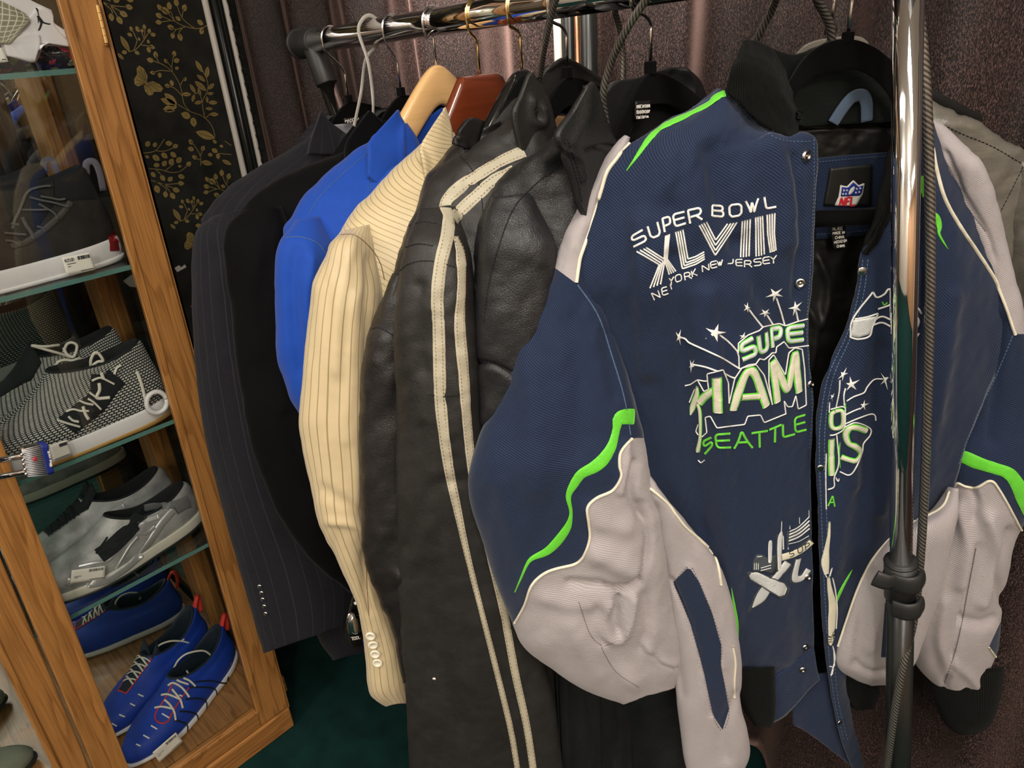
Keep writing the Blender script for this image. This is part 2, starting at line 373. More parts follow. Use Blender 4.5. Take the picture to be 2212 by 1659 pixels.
# ---- wallpaper wall: motifs are printed (0.3 mm of foil) on the paper, one mesh with the wall
def wallpaper():
    mb = MB(); mb.box((XW - .06, -3.1, 0), (XW, 1.25, CEIL), 0)
    s1 = 4.739
    def c2(x, y): return (220 + x / s1, y / s1)
    def c3(x, y): return (220 + x / 4.146, 300 + y / 4.146)
    W = lambda p: PX(np.array([p[0]]), np.array([p[1]]), XW)[0][1:]
    strokes, berries, leaves, extra = [], [], [], []
    def st(f, *pts): strokes.append([W(f(*p)) for p in pts])
    def be(f, x, y, tx, ty, r=40): berries.append((W(f(x, y)), W(f(tx, ty)), r))     # centre, tip
    def lf(f, x, y, tx, ty, w=.3): leaves.append((W(f(x, y)), W(f(tx, ty)), w))
    st(c2, (1080,260),(1020,285),(960,292),(850,270),(760,225),(690,150),(620,95)); st(c2, (950,290),(880,240),(820,180),(770,60)); st(c2, (820,180),(835,90))
    st(c2, (850,275),(760,300),(700,285)); st(c2,(830,280),(790,330),(800,370)); st(c2,(760,300),(725,350)); st(c2,(760,225),(720,210),(610,225)); st(c2,(700,205),(600,160)); st(c2,(740,200),(700,110)); st(c2,(1050,270),(1020,320))
    for x,y,tx,ty in ((590,75,565,40),(650,110,700,140),(585,160,545,140),(580,228,545,228),(690,60,685,15),(780,190,750,170),(845,80,855,40),(762,25,760,-20),(705,280,665,265),(725,365,720,400),(800,380,815,425),(1005,230,970,205),(1020,320,1010,355)): be(c2,x,y,tx,ty)
    st(c2,(270,530),(340,510),(400,450),(450,380),(480,330)); st(c2,(325,515),(360,420),(340,370),(310,300)); st(c2,(400,460),(470,470),(520,480)); st(c2,(430,400),(410,330),(370,290)); st(c2,(440,390),(440,290))
    for x,y,tx,ty in ((300,295,290,265),(285,355,255,345),(365,298,345,265),(435,275,430,245),(485,318,490,290),(525,355,555,355),(415,312,412,290),(380,400,370,380),(475,425,470,400),(515,480,545,495),(480,510,490,545),(360,540,390,555),(230,535,200,540)): be(c2,x,y,tx,ty,32)
    lf(c2,285,530,190,365,.32); lf(c2,160,545,225,610,.4)
    st(c2,(1160,1400),(1120,1280),(1030,1190),(900,1140),(780,1070)); st(c2,(900,1140),(840,1060),(815,930),(790,850),(730,750),(640,670),(520,620)); st(c2,(730,760),(715,690),(735,560)); st(c2,(700,730),(600,720),(520,745)); st(c2,(820,980),(740,900),(660,880)); st(c2,(800,880),(830,820),(850,800)); st(c2,(720,700),(660,620)); st(c2,(580,640),(550,560))
    for x,y,tx,ty in ((495,615,455,605),(550,560,545,520),(655,625,635,600),(740,550,742,515),(765,620,795,605),(768,698,790,690),(518,745,488,740),(592,770,588,800),(715,850,705,815),(670,878,640,870),(850,810,865,790),(860,1180,805,1160),(938,1250,945,1305)): be(c2,x,y,tx,ty,38)
    for a in ((770,1070,640,955,.42),(765,1080,600,1010,.36),(770,1090,625,1120,.34),(750,1130,640,1140,.22)): lf(c2,*a)
    st(c2,(1045,1180),(1030,1040),(1080,930),(1080,830),(1030,720)); st(c2,(1030,1060),(1000,960),(950,960)); st(c2,(1045,1150),(1060,1210),(1100,1170))
    for x,y,tx,ty in ((1030,740,960,620),(1070,800,1085,680),(1060,835,970,765),(1070,930,950,830),(1085,915,1150,855),(1075,960,1145,955),(960,955,900,860),(915,965,815,965),(925,1045,945,965),(1010,985,985,895),(1025,1040,945,1060),(1080,1055,1075,985),(1090,1050,1185,1050),(1060,1110,1135,1115),(1100,1170,1195,1170),(1160,1415,960,1350)): lf(c2,x,y,tx,ty,.36)
    st(c3,(360,130),(480,105),(560,0)); st(c3,(480,105),(560,110),(640,80)); st(c3,(420,265),(520,275),(620,300),(700,290),(770,235)); st(c3,(560,290),(650,220)); st(c3,(440,370),(560,405),(690,400)); st(c3,(560,400),(620,490)); st(c3,(480,380),(570,440),(575,480)); st(c3,(480,270),(540,330)); st(c3,(540,400),(640,440))
    for x,y,tx,ty in ((410,45,430,20),(475,52,490,30),(600,40,635,40),(658,65,685,55),(405,160,385,150),(485,170,520,195),(560,150,590,175),(640,142,670,165),(490,235,520,230),(560,220,580,195),(622,205,640,175),(690,190,715,165),(697,245,715,240),(778,225,800,205),(460,320,480,345),(545,350,565,380),(612,360,635,340),(712,338,745,350),(708,398,740,400),(665,458,700,470),(495,450,510,490),(570,497,575,530),(633,510,655,540)): be(c3,x,y,tx,ty,30)
    st(c3,(885,240),(880,150),(830,60),(795,20)); st(c3,(880,170),(905,80)); st(c3,(880,190),(830,165)); lf(c3,890,205,990,225,.4)
    for x,y,tx,ty in ((797,28,780,0),(797,90,765,82),(905,85,918,60),(830,165,805,150)): be(c3,x,y,tx,ty,30)
    st(c3,(1160,60),(1100,20)); st(c3,(1160,140),(1040,130)); 
    for x,y,tx,ty in ((1010,105,980,92),(970,142,945,142),(1040,155,1040,185),(1010,25,990,10),(1070,65,1050,60)): be(c3,x,y,tx,ty,28)
    lf(c3,1075,190,1161,230,.35)
    # butterfly
    wings = [[(455,850),(470,780),(430,700),(380,670),(355,700),(360,760),(330,810),(335,860),(370,885),(420,870)],
             [(455,850),(520,830),(590,860),(628,905),(605,940),(530,940),(520,970),(480,978),(440,930),(430,880)]]
    wings = [[W(c2(*p)) for p in w] for w in wings]
    rep = W((319,175))[1] - W((406,531))[1]; dy = W((319,175))[0] - W((406,531))[0]
    E = XW + .0003
    def ribbon2(P, w):
        P = resample(np.array(P), .006); T = norm(np.gradient(P, axis=0)); Nn = np.stack([-T[:,1], T[:,0]], 1) * w
        A = np.concatenate([P + Nn, P - Nn]); k = len(P)
        return A, [(i, i+1, k+i+1, k+i) for i in range(k-1)]
    out = []
    for s in strokes: out.append((*ribbon2(s, .0009), 1))
    for c, tp, r in berries:
        d = norm(tp - c); n_ = np.array([-d[1], d[0]]); Lh = np.linalg.norm(tp - c) * 1.0; wd = Lh * .72
        V = [c + d * Lh * a + n_ * wd * b for a, b in ((1,0),(.85,.08),(.75,.3),(.4,.75),(0,.9),(-.45,.75),(-.75,.4),(-.85,0),(-.75,-.4),(-.45,-.75),(0,-.9),(.4,-.75),(.75,-.3),(.85,-.08))]
        out.append((V, [tuple(range(len(V)))], 1)); an = np.linspace(0, 6.28, 6, endpoint=False)
        out.append(([c + np.array((math.cos(q), math.sin(q))) * wd * .16 for q in an], [tuple(range(6))], 2))
    for a, b, w in leaves:
        d = b - a; n_ = np.array([-d[1], d[0]]) * w * .55
        top = [a + d * s + n_ * math.sin(math.pi * s) ** .8 for s in np.linspace(0.02, 1, 9)]; bot = [a + d * s - n_ * math.sin(math.pi * s) ** .8 for s in np.linspace(1, 0.02, 9)[1:]]
        out.append((top + bot, [tuple(range(len(top + bot)))], 1)); out.append((*ribbon2([a + d * .15, a + d * .55 + n_ * .08, a + d * .85], .0006), 2))
    for wv in wings:
        out.append((wv, [tuple(range(len(wv)))], 1)); c = np.mean(wv, 0)
        for q in wv[1:]: out.append((*ribbon2([wv[0] + (q - wv[0]) * .15, wv[0] + (q - wv[0]) * .85], .0007), 2))
    for ky in (-3, -2, -1, 0, 1):
        for kz in (-2, -1, 0, 1, 2):
            ox = dy * -kz + ky * .53; oz = rep * kz
            for V, F, mi in out:
                V = np.array(V) + (ox, oz + (rep * .0))
                if V[:,0].max() > 1.2 or V[:,0].min() < -1.6 or V[:,1].max() > 2.3 or V[:,1].min() < .02: continue
                V3 = np.stack([np.full(len(V), E + (.0002 if mi == 2 else 0)), V[:,0], V[:,1]], 1)
                mb.add(V3, F, mi)
    for poly in ([(377,579),(386,573),(392,577),(399,571),(403,577),(392,583),(383,588)], [(266,607),(283,594),(304,589),(306,622),(280,619)]):
        V = [PX(np.array(float(a)), np.array(float(b)), E + .0006) for a, b in poly]; mb.add(V, [tuple(range(len(V)))], 3)
    m = plain('black_wallpaper', (.027, .0265, .023), .75, var=.35, bmp=.6, bscale=260, spec=.25)
    struct('wall_left', mb, [m, M['papergold'], M['papergolddark'], M['paper']], smooth=False)
wallpaper()

# ---- curtain along the back
def curtain():
    m, t, b = nt('plum_satin_velvet'); b.inputs['Roughness'].default_value = .5; b.inputs['Specular IOR Level'].default_value = .35
    b.inputs['Sheen Weight'].default_value = .38; b.inputs['Sheen Roughness'].default_value = .35; b.inputs['Sheen Tint'].default_value = (.90, .60, .52, 1)
    v = uvmap(t, obj=True); n = noise(t, v, 650, 2, .7); n2 = noise(t, v, 5, 4)
    mp = N(t, 'ShaderNodeMapping'); tc = N(t, 'ShaderNodeTexCoord'); L(t, tc.outputs['Object'], mp.inputs[0]); mp.inputs['Scale'].default_value = (760, 760, 300); n = noise(t, mp.outputs[0], 1.0, 2, .7)
    c = mixc(t, ramp(t, n, [(.47, (0,0,0)), (.70, (1,1,1))]), (.006, .004, .004), (.150, .088, .078))
    c = mixc(t, ramp(t, n2, [(.40, (0,0,0)), (.9, (1,1,1))]), c, (.012, .008, .008), 'MIX')
    L(t, c, b.inputs['Base Color']); bump(t, b, n, .7, .0012)
    x = np.linspace(XW + .01, 1.3, 900); z = np.linspace(.012, 2.4, 60); X, Z = np.meshgrid(x, z)
    ph = X + .03 * vnoise(X * 2, Z * 1.2, 3)
    Y = YC + .028 * np.sin(ph * 2 * math.pi / .235 + 1.7 * vnoise(X * 3.1, Z * .25, 5)) + .010 * np.sin(ph * 2 * math.pi / .117 + 2.1 * vnoise(X * 4, Z * .4, 9)) + .010 * vnoise(X * 6, Z * 1.0, 4)
    V = np.stack([X, Y, Z], -1).reshape(-1, 3); w = len(x)
    F = [(j*w+i, j*w+i+1, (j+1)*w+i+1, (j+1)*w+i) for j in range(len(z)-1) for i in range(w-1)]
    o = mesh_obj('curtain', V, F, m); so = o.modifiers.new('t', 'SOLIDIFY'); so.thickness = .002; so.offset = 1
    tag(o, 'dark plum satin drape in deep folds hanging behind the clothes rack', 'curtain')
curtain()

# ---- drape-end poles; the pale ones are reflections of the dark pole, built as tubes
def pole_px(name, p, q, y, r, mat, label, cat, sq=False, D=None):
    A = PX(np.array(p[0]), np.array(p[1]), y) if y < 0 else PY(np.array(p[0]), np.array(p[1]), y); d = np.array([0, 0, 1.])
    top, bot = A + d * (2.3 - A[2]), A + d * (.0 - A[2])
    mb = MB(); mb.tube([bot, top], r, 16); o = mb.build(name, mat); tag(o, label, cat); return o
M['whitestrip'] = plain('white_reflection', (.80, .76, .68), .35)
M['copper'] = plain('copper_highlight', (.55, .24, .14), .2, 1)
pole_px('drape_pole', (442., 0.), (520., 370.), XW + .012, .0085, M['whitestrip'], 'slim white pole at the left edge of the drape beside the wallpaper', 'pole')
pole_px('drape_pole', (463., 0.), (534., 370.), XW + .018, .012, M['blackmetal'], 'black pole between the two slim pale poles at the left end of the drape', 'pole')
o = pole_px('drape_pole', (485., 0.), (548., 370.), XW + .022, .007, M['whitestrip'], 'slim pale pole with dark beads touching the left end of the drape', 'pole')
mb = MB(); A = PX(np.array(492.), np.array(0.), XW + .040); d = np.array([0, 0, -.034])
for k in range(-6, 40): mb.lathe(A + d * k, (0, 0, 1), [(-.004, .001), (-.003, .0035), (.003, .0035), (.004, .001)], 8)
b_ = mb.build('bead_trim', M['stitch_dark'], o); b_['kind'] = 'stuff'
pole_px('stand_pole', (1203., 40.), (1210., 127.), .97, .0065, M['whitestrip'], 'thin white pole behind the rail, left of the dark poles', 'pole')  # white and copper tubes stand in for highlights on a dark chrome pole
pole_px('stand_pole', (1228., 35.), (1233., 140.), .985, .013, M['blackmetal'], 'dark pole standing behind the rail right of the thin white pole', 'pole')
pole_px('stand_pole', (1245., 30.), (1249., 140.), .97, .004, M['copper'], 'thin copper-coloured pole between two dark poles behind the rail', 'pole')
pole_px('stand_pole', (1268., 25.), (1273., 170.), .985, .015, M['blackmetal'], 'rightmost dark pole standing behind the rail in front of the drape', 'pole')

# ================================================================== display cabinet
XC = -1.30; XB = -1.69
def ln(p, q, x=XC):
    A = PX(np.array(p[0], float), np.array(p[1], float), x); B = PX(np.array(q[0], float), np.array(q[1], float), x)
    return lambda z: A[1] + (B[1] - A[1]) * (z - A[2]) / (B[2] - A[2])
eL = ln((130,0),(555,1530)); eG = ln((211,0),(600,1440)); eO = ln((225,0),(620,1530))
eB = ln((30,1036),(274,1659)); eGap = ln((0,1187),(200,1659)); eGap2 = ln((-6,1187),(194,1659)); eC = ln((0,1413),(119,1659))
ZT = 1.95
cab = thing('display_cabinet', (XC - .2, .1, 0), 'oak display cabinet with glass shelves and mirrored back holding sneakers', 'cabinet')
def slab(mb, ya, yb, z0, z1, x0, x1):
    P = [(x0, ya(z0), z0), (x0, yb(z0), z0), (x0, yb(z1), z1), (x0, ya(z1), z1)]; Q = [(x1, p[1], p[2]) for p in P]; mb.prism(P, Q)
c_ = lambda v: (lambda z: v)
# carcass
mb = MB(); slab(mb, lambda z: eG(z) + .001, eO, 0.06, ZT, XC - .004, XC - .045)
mb.mark(); mb.box((XB, .425, .06), (XB + .045, .468, ZT)); mb.mark(); mb.box((XC - .045, -.80, .06), (XC - .004, -.755, ZT)); mb.mark(); mb.box((XB, -.80, .06), (XB + .045, -.755, ZT)); mb.build('frame_post', M['oak'], cab, bevel=.003, smooth=False)
MB().box((XB - .01, -.82, 0), (XC + .004, float(eO(0.03)) + .006, .062)).build('plinth', M['oak_y'], cab, bevel=.004, smooth=False)
MB().box((XB, -.80, .095), (XC - .024, .455, .113)).build('bottom_board', M['oak_x'], cab, smooth=False)
MB().box((XB, -.82, ZT), (XC + .01, .49, ZT + .06)).build('top_board', M['oak_y'], cab, bevel=.004, smooth=False)
MB().box((XB - .006, -.755, .113), (XB + .002, .426, ZT)).build('mirror_back', M['mirror'], cab, smooth=False)
MB().box((XB + .045, .448, .113), (XC - .045, .453, ZT)).build('side_glass', M['sidepane'], cab, smooth=False)
MB().box((XB + .045, .432, .062), (XC - .045, .466, .113)).build('side_rail', M['oak_x'], cab, bevel=.003, smooth=False)
MB().box((XB + .045, -.79, .062), (XC - .045, -.765, ZT)).build('side_panel', M['oak'], cab, smooth=False)
mb = MB(); slab(mb, c_(.425), c_(.447), .113, ZT, XC - .0445, XC - .052); mb.build('shelf_track', M['steel'], cab, smooth=False)
SHZ = [1.487, 1.173, .868, .575]
for z in SHZ:
    s = MB().box((XB + .006, -.74, z - .004), (XC - .034, .44, z + .004)).build('glass_shelf', M['shelfglass'], cab, smooth=False)
    MB().box((XC - .034, -.74, z - .004), (XC - .0325, .44, z + .004)).build('edge', M['glassedge'], s, smooth=False)
# right door
dr = MB(); 
door = MB(); slab(door, lambda z: eL(z), eG, .065, ZT - .01, XC, XC - .022); door = door.build('door', M['oak'], cab, bevel=.003, smooth=False); door['label'] = 'right-hand glazed oak door, hinged at the right'
def dpart(name, mb, mat, **k): return mb.build(name, mat, door, smooth=False, **k)
mb = MB(); slab(mb, lambda z: eGap(z) + .0015, eB, .065, ZT - .01, XC, XC - .022); dpart('door_stile', mb, M['oak'], bevel=.003)
mb = MB(); slab(mb, eB, eL, .065, .113, XC, XC - .022); mb.mark(); slab(mb, eB, eL, ZT - .07, ZT - .01, XC, XC - .022); dpart('door_rail', mb, M['oak_y'], bevel=.003)
mb = MB(); slab(mb, lambda z: eL(z) - .004, lambda z: eL(z) + .009, .11, ZT - .06, XC + .0035, XC); mb.mark(); slab(mb, lambda z: eB(z) - .009, lambda z: eB(z) + .003, .11, ZT - .06, XC + .0035, XC); mb.mark()
slab(mb, eB, eL, .108, .117, XC + .0035, XC); dpart('moulding', mb, M['oak'], bevel=.0015)
mb = MB(); slab(mb, eB, eL, .113, ZT - .07, XC - .010, XC - .013); dpart('door_glass', mb, M['pane'])
A = PX(np.array(209.), np.array(12.), XC); B = PX(np.array(229.), np.array(94.), XC)
mb = MB()
for k in range(5):
    a, b = A + (B - A) * k / 5 + (.004, 0, 0), A + (B - A) * (k + .94) / 5 + (.004, 0, 0); mb.tube([a, b], .0035, 10)
mb.lathe(B + (.004, 0, -.001), (0, 0, -1), [(0, .0035), (.001, .0042), (.003, .0015)], 10); dpart('hinge', mb, M['brass'])
# left door
ld = MB(); slab(ld, eC, eGap2, .065, ZT - .01, XC, XC - .022); ld = ld.build('door', M['oak'], cab, bevel=.003, smooth=False); ld['label'] = 'left-hand glazed oak door at the picture edge'
mb = MB(); slab(mb, c_(-.72), eC, .065, .113, XC, XC - .022); mb.mark(); slab(mb, c_(-.78), c_(-.72), .065, ZT - .01, XC, XC - .022); mb.build('door_rail', M['oak_y'], ld, bevel=.003, smooth=False)
mb = MB(); slab(mb, lambda z: eC(z) - .003, lambda z: eC(z) + .008, .11, ZT - .06, XC + .0035, XC); mb.build('moulding', M['oak'], ld, bevel=.0015, smooth=False)
mb = MB(); slab(mb, c_(-.72), eC, .113, ZT - .07, XC - .010, XC - .013); mb.build('door_glass', M['pane'], ld, smooth=False)

# ================================================================== garment rack
RA = PY(np.array(655.), np.array(94.), .745); RB = PF(np.array(1962.), np.array(-122.), .62)
def rail_at(px):
    lo, hi = 0.0, 1.15
    for _ in range(50):
        mid = (lo + hi) / 2
        if proj(RA + (RB - RA) * mid)[0] < px: lo = mid
        else: hi = mid
    return RA + (RB - RA) * lo
RD = norm(RB - RA)
rack = thing('garment_rack', (-.75, .72, 0), 'chrome rolling garment rack with black joints holding the jackets', 'rack')
MB().tube([RA + RD * .02, RB], .0172, 32).build('rail', M['chrome'], rack)
mb = MB(); mb.tube([RA - RD * .012, RA + RD * .046], .0215, 28); mb.tube([RA - RD * .017, RA - RD * .011], .0245, 28); mb.build('corner_joint', M['blackplastic'], rack, bevel=.001)
UA = PY(np.array(688.), np.array(100.), .745); UB = PY(np.array(733.), np.array(228.), .745); ud = norm(UB - UA)
tp = RA + RD * .033
lean = ud * np.array([1, 0, 1]); lean = norm(lean)
mb = MB(); mb.tube([tp, tp + lean * .070], .0185, 24); mb.build('joint_socket', M['blackplastic'], rack, bevel=.001)
foot = tp + lean * ((tp[2] - .1) / -lean[2])
MB().tube([tp + lean * .06, foot], .0145, 24).build('upright', M['chrome'], rack)
# right upright
PT = PF(np.array(1962.), np.array(0.), .62); PM = PF(np.array(1946.), np.array(1216.), .62); pd = norm(PM - PT)
ptop = PT - pd * ((RB[2] + .01 - PT[2]) / -pd[2]) if pd[2] < 0 else PT
pole_bot = PT + pd * ((PT[2] - .1) / -pd[2])
MB().tube([ptop, PM + pd * .02], .0114, 32).build('upright', M['chrome'], rack)['label'] = 'bright chrome inner tube in front of the navy varsity jacket'
MB().tube([PM, pole_bot], .0150, 28).build('lower_upright', M['blackmetal'], rack)['label'] = 'black lower tube below the clamp'
mb = MB(); mb.tube([ptop - pd * .02, ptop + pd * .028], .0165, 24); mb.tube([RB - RD * .04, RB + RD * .02], .0215, 24); mb.build('corner_joint', M['blackplastic'], rack)
# height clamp with its lever
cr = norm(np.cross(pd, FW)); 
if cr @ RM[:, 0] < 0: cr = -cr
mb = MB(); mb.tube([PM - pd * .004, PM + pd * .050], [.0172, .0172], 28)
mb.tube([PM - pd * .006, PM - pd * .002], [.0150, .0178], 28)
mb.tube([PM + pd * .018, PM + pd * .020], .0185, 28)
for s_ in (.016, .056):
    P = [PM + pd * s_ - FW * .010 - cr * .014, PM + pd * s_ - FW * .019 - cr * .004, PM + pd * s_ - FW * .020 + cr * .008, PM + pd * s_ - FW * .012 + cr * .018]
    mb.tube(resample(np.array(P), .002), .0036, 12, flat=3.6, up=-pd)
P = [PM + pd * .012 - cr * .012 - FW * .012, PM + pd * .010 - cr * .022 - FW * .014, PM + pd * .006 - cr * .030 - FW * .012, PM + pd * .004 - cr * .034 - FW * .010]
mb.tube(resample(np.array(P), .002), .0105, 10, flat=.28, up=-FW)
mb.build('height_clamp', M['blackplastic'], rack)
for c0, r0 in ((foot, 0), (pole_bot, 1)):
    mb = MB(); mb.tube([c0 + (0, -.24, -.02), c0 + (0, .24, -.02)], .014, 20); mb.build('foot_bar', M['blackmetal'], rack)
    for s_ in (-.22, .22):
        mb = MB(); p = c0 + (0, s_, 0); mb.tube([(p[0] - .012, p[1], .032), (p[0] + .012, p[1], .032)], .03, 20); mb.tube([(p[0], p[1], .03), (p[0], p[1], .085)], .006, 10); mb.build('caster', M['blackplastic'], rack)
mb = MB(); mb.tube([foot + (0, 0, -.005), pole_bot + (0, 0, -.005)], .012, 20); mb.build('bottom_rail', M['chrome'], rack)

# ================================================================== hangers
def hook_wire(c, neck, r=.0017, rr=.0185):
    """S hook over the rail (centre c) down to the neck point"""
    u = np.array([0, 1, 0.]); z = np.array([0, 0, 1.]); P = []
    for a in np.linspace(math.radians(-35), math.radians(195), 22): P.append(c + u * math.cos(a) * rr + z * math.sin(a) * rr)
    P[0] += u * .003
    b = neck + z * max(.035, .45 * (c[2] - neck[2] - .02))
    P += [c + u * (-rr * .80) - z * .018, c + (b - c) * .75 - u * .004, b, b - z * .006]
    P = catmull(P, 70); P = np.concatenate([P, [neck - z * .004]])
    return P
HG = {}
def hanger(px, neck_px, kind, hookmat, label, D=None, xoff=0.0, group=None):
    c = rail_at(px)
    if D is None: nk = PX(np.array(float(neck_px[0])), np.array(float(neck_px[1])), c[0] + xoff)
    else: nk = PF(np.array(float(neck_px[0])), np.array(float(neck_px[1])), D)
    t = thing({'velvet': 'velvet_hanger', 'wood': 'wooden_hanger', 'red': 'wooden_hanger', 'black': 'wooden_hanger'}[kind], nk, label, 'hanger', group)
    MB().tube(hook_wire(c, nk), .0018, 10).build('hook', hookmat, t)
    return c, nk, t
def arms_velvet(nk, t, ydir=np.array([0, 1, 0.]), drop=.105, half=.215, bar=True, neckh=.010, h0=.030, arch=.02):
    z = np.array([0, 0, 1.]); mb = MB(); n = 60
    s = np.linspace(-1, 1, n); xs = norm(np.cross(ydir, z))
    top = nk[2] - neckh + (-drop * np.abs(s) ** 1.5) - np.where(s < 0, .055 * np.abs(s) ** 1.5, 0); s_ = np.where(s < 0, s * .62, s); th = .026 + .010 * np.abs(s) + .006 * np.exp(-(s/.12)**2)
    bot = top - th
    C = nk[None, :] + s_[:, None] * half * ydir
    A = C.copy(); A[:, 2] = top; B = C.copy(); B[:, 2] = bot
    P = np.concatenate([A, B[::-1]]); mb.prism(P + xs * .003, P - xs * .003)
    mb.box(nk - (.005, .005, .012), nk + (.005, .005, .001))
    o = mb.build('shoulder_arm', M['velvet'], t, bevel=.0012, smooth=False)
    if bar:
        b = MB(); e0 = nk - ydir * half * .58; e1 = nk + ydir * half * .93; zz = nk[2] - neckh - drop - .018
        P = [e0 * (1, 1, 0) + (0, 0, zz + .02), e0 * (1, 1, 0) + (0, 0, zz - .006), nk * (1, 1, 0) + (0, 0, zz - .010), e1 * (1, 1, 0) + (0, 0, zz - .006), e1 * (1, 1, 0) + (0, 0, zz + .02)]
        b.tube(resample(np.array(P), .006), .0075, 10, flat=1.0, up=(0, 0, 1)); b.build('trouser_bar', M['velvet'], t)
    return o
def arms_wood(nk, t, mat, ydir=np.array([0, 1, 0.]), drop=.10, half=.215, th0=.024, th1=.036, wd0=.007, wd1=.020, square=0, neckh=.0, topw=.05, sag=-.02):
    """contoured wooden arms: cross sections along y, thick flared ends"""
    z = np.array([0, 0, 1.]); xs = norm(np.cross(ydir, z)); n = 61; k = 14; mb = MB()
    S = np.linspace(-1, 1, n); V = []; half = half * .86
    for s0 in S:
        s = s0 if s0 > 0 else s0 * .80
        a = abs(s); h = th0 + (th1 - th0) * a; w = wd0 + (wd1 - wd0) * a ** 1.5
        if square: zt = -drop * max(0, a - topw / half) ** 1.0 * 1.15
        else: zt = -drop * (math.sqrt(a * a + .012) - math.sqrt(.012))
        c = nk + ydir * half * s + z * (zt - neckh - h / 2) + xs * sag * a * a
        for q in range(k):
            an = 2 * math.pi * q / k; cx_, cz = math.cos(an), math.sin(an); e = .55
            V.append(c + xs * w * abs(cx_) ** e * (1 if cx_ > 0 else -1) + z * h / 2 * abs(cz) ** e * (1 if cz > 0 else -1))
    F = [(i*k+q, i*k+(q+1)%k, (i+1)*k+(q+1)%k, (i+1)*k+q) for i in range(n-1) for q in range(k)] + [tuple(range(k))[::-1], tuple((n-1)*k+q for q in range(k))]
    mb.add(V, F); return mb.build('shoulder_arm', mat, t)
# ---- the hangers, far to near
HS = {}
def HH(key, *a, **k): HS[key] = hanger(*a, **k); return HS[key]
c0, n0, t0 = HH('g1', 716, (752, 206), 'velvet', M['steel'], 'black velvet hanger farthest left on the rail, inside the pinstriped suit jacket'); arms_velvet(n0, t0)
c0, n0, t0 = HH('g2', 848, (865, 190), 'velvet', M['steel'], 'black velvet hanger inside the black velvet blazer, left of the pale wooden hanger'); arms_velvet(n0, t0)
c0, n0, t0 = HH('g3', 935, (942, 140), 'wood', M['steel'], 'pale varnished wooden hanger inside the royal blue jacket'); arms_wood(n0, t0, M['lightwood'], th0=.052, th1=.052, wd0=.008, wd1=.013, drop=.20, sag=-.02)
c0, n0, t0 = HH('g4', 1029, (1036, 160), 'red', M['brass'], 'glossy reddish brown wooden hanger with a brass hook in the cream jacket'); arms_wood(n0, t0, M['redwood'], th0=.070, th1=.045, wd0=.008, wd1=.013, drop=.22, square=1, sag=-.02, topw=.035)
c0, n0, t0 = HH('g5', 1117, (1127, 147), 'black', M['brass'], 'glossy black wooden hanger with a brass hook, right of the reddish brown hanger'); arms_wood(n0, t0, M['blackwood'], th0=.055, th1=.045, wd0=.008, wd1=.013, drop=.21, sag=-.02)
c0, n0, t0 = HH('g6', 1205, (1225, 146), 'velvet', M['steel'], 'black velvet hanger in the striped leather coat collar'); arms_velvet(n0, t0, drop=.11)
c0, n0, t0 = HH('g7', 1385, (1405, 134), 'velvet', M['steel'], 'black velvet hanger inside the plain black leather jacket, beside the varsity jacket'); arms_velvet(n0, t0, drop=.11)
# ================================================================== cloth building
class Surf:
    """a built surface kept for laying stitches, bands and embroidery on it"""
    def __init__(s, obj, V, F): s.o = obj; s.V = V; s.F = F; s.b = None
    def bvh(s):
        if s.b is None: s.b = BVHTree.FromPolygons([tuple(v) for v in s.V], [tuple(f) for f in s.F])
        return s.b
def cast(surfs, px, py):
    best = None
    r = rays(px, py); r = r / np.linalg.norm(r)
    for s in (surfs if isinstance(surfs, (list, tuple)) else [surfs]):
        h = s.bvh().ray_cast(Vector(CAM), Vector(r), 5)
        if h[0] is not None and (best is None or h[3] < best[2]):
            n = np.array(h[1]); 
            if n @ r > 0: n = -n
            best = (np.array(h[0]), n, h[3])
    return best
def grid_normals(G):
    du = np.gradient(G, axis=1); dv = np.gradient(G, axis=0); n = norm(np.cross(du, dv))
    c = (G - CAM); flip = (n * c).sum(-1).mean() > 0
    return -n if flip else n
def relief(px, py, folds, nz, seed=0):
    h = np.zeros(px.shape)
    for poly, rad, amp in folds:
        P = resample(np.array(poly, float), 12.0); h += amp * np.exp(-(seg_dist(px, py, P) / rad) ** 2)
    for amp, sx, sy, ang in nz:
        ca, sa = math.cos(ang), math.sin(ang); u = (px * ca + py * sa) / sx; v = (-px * sa + py * ca) / sy
        h += amp * fbm(u, v, seed, 3)
    return h
def surf_pt(px, py, surf):
    return PX(px, py, surf[1]) if surf[0] == 'x' else PF(px, py, surf[1])
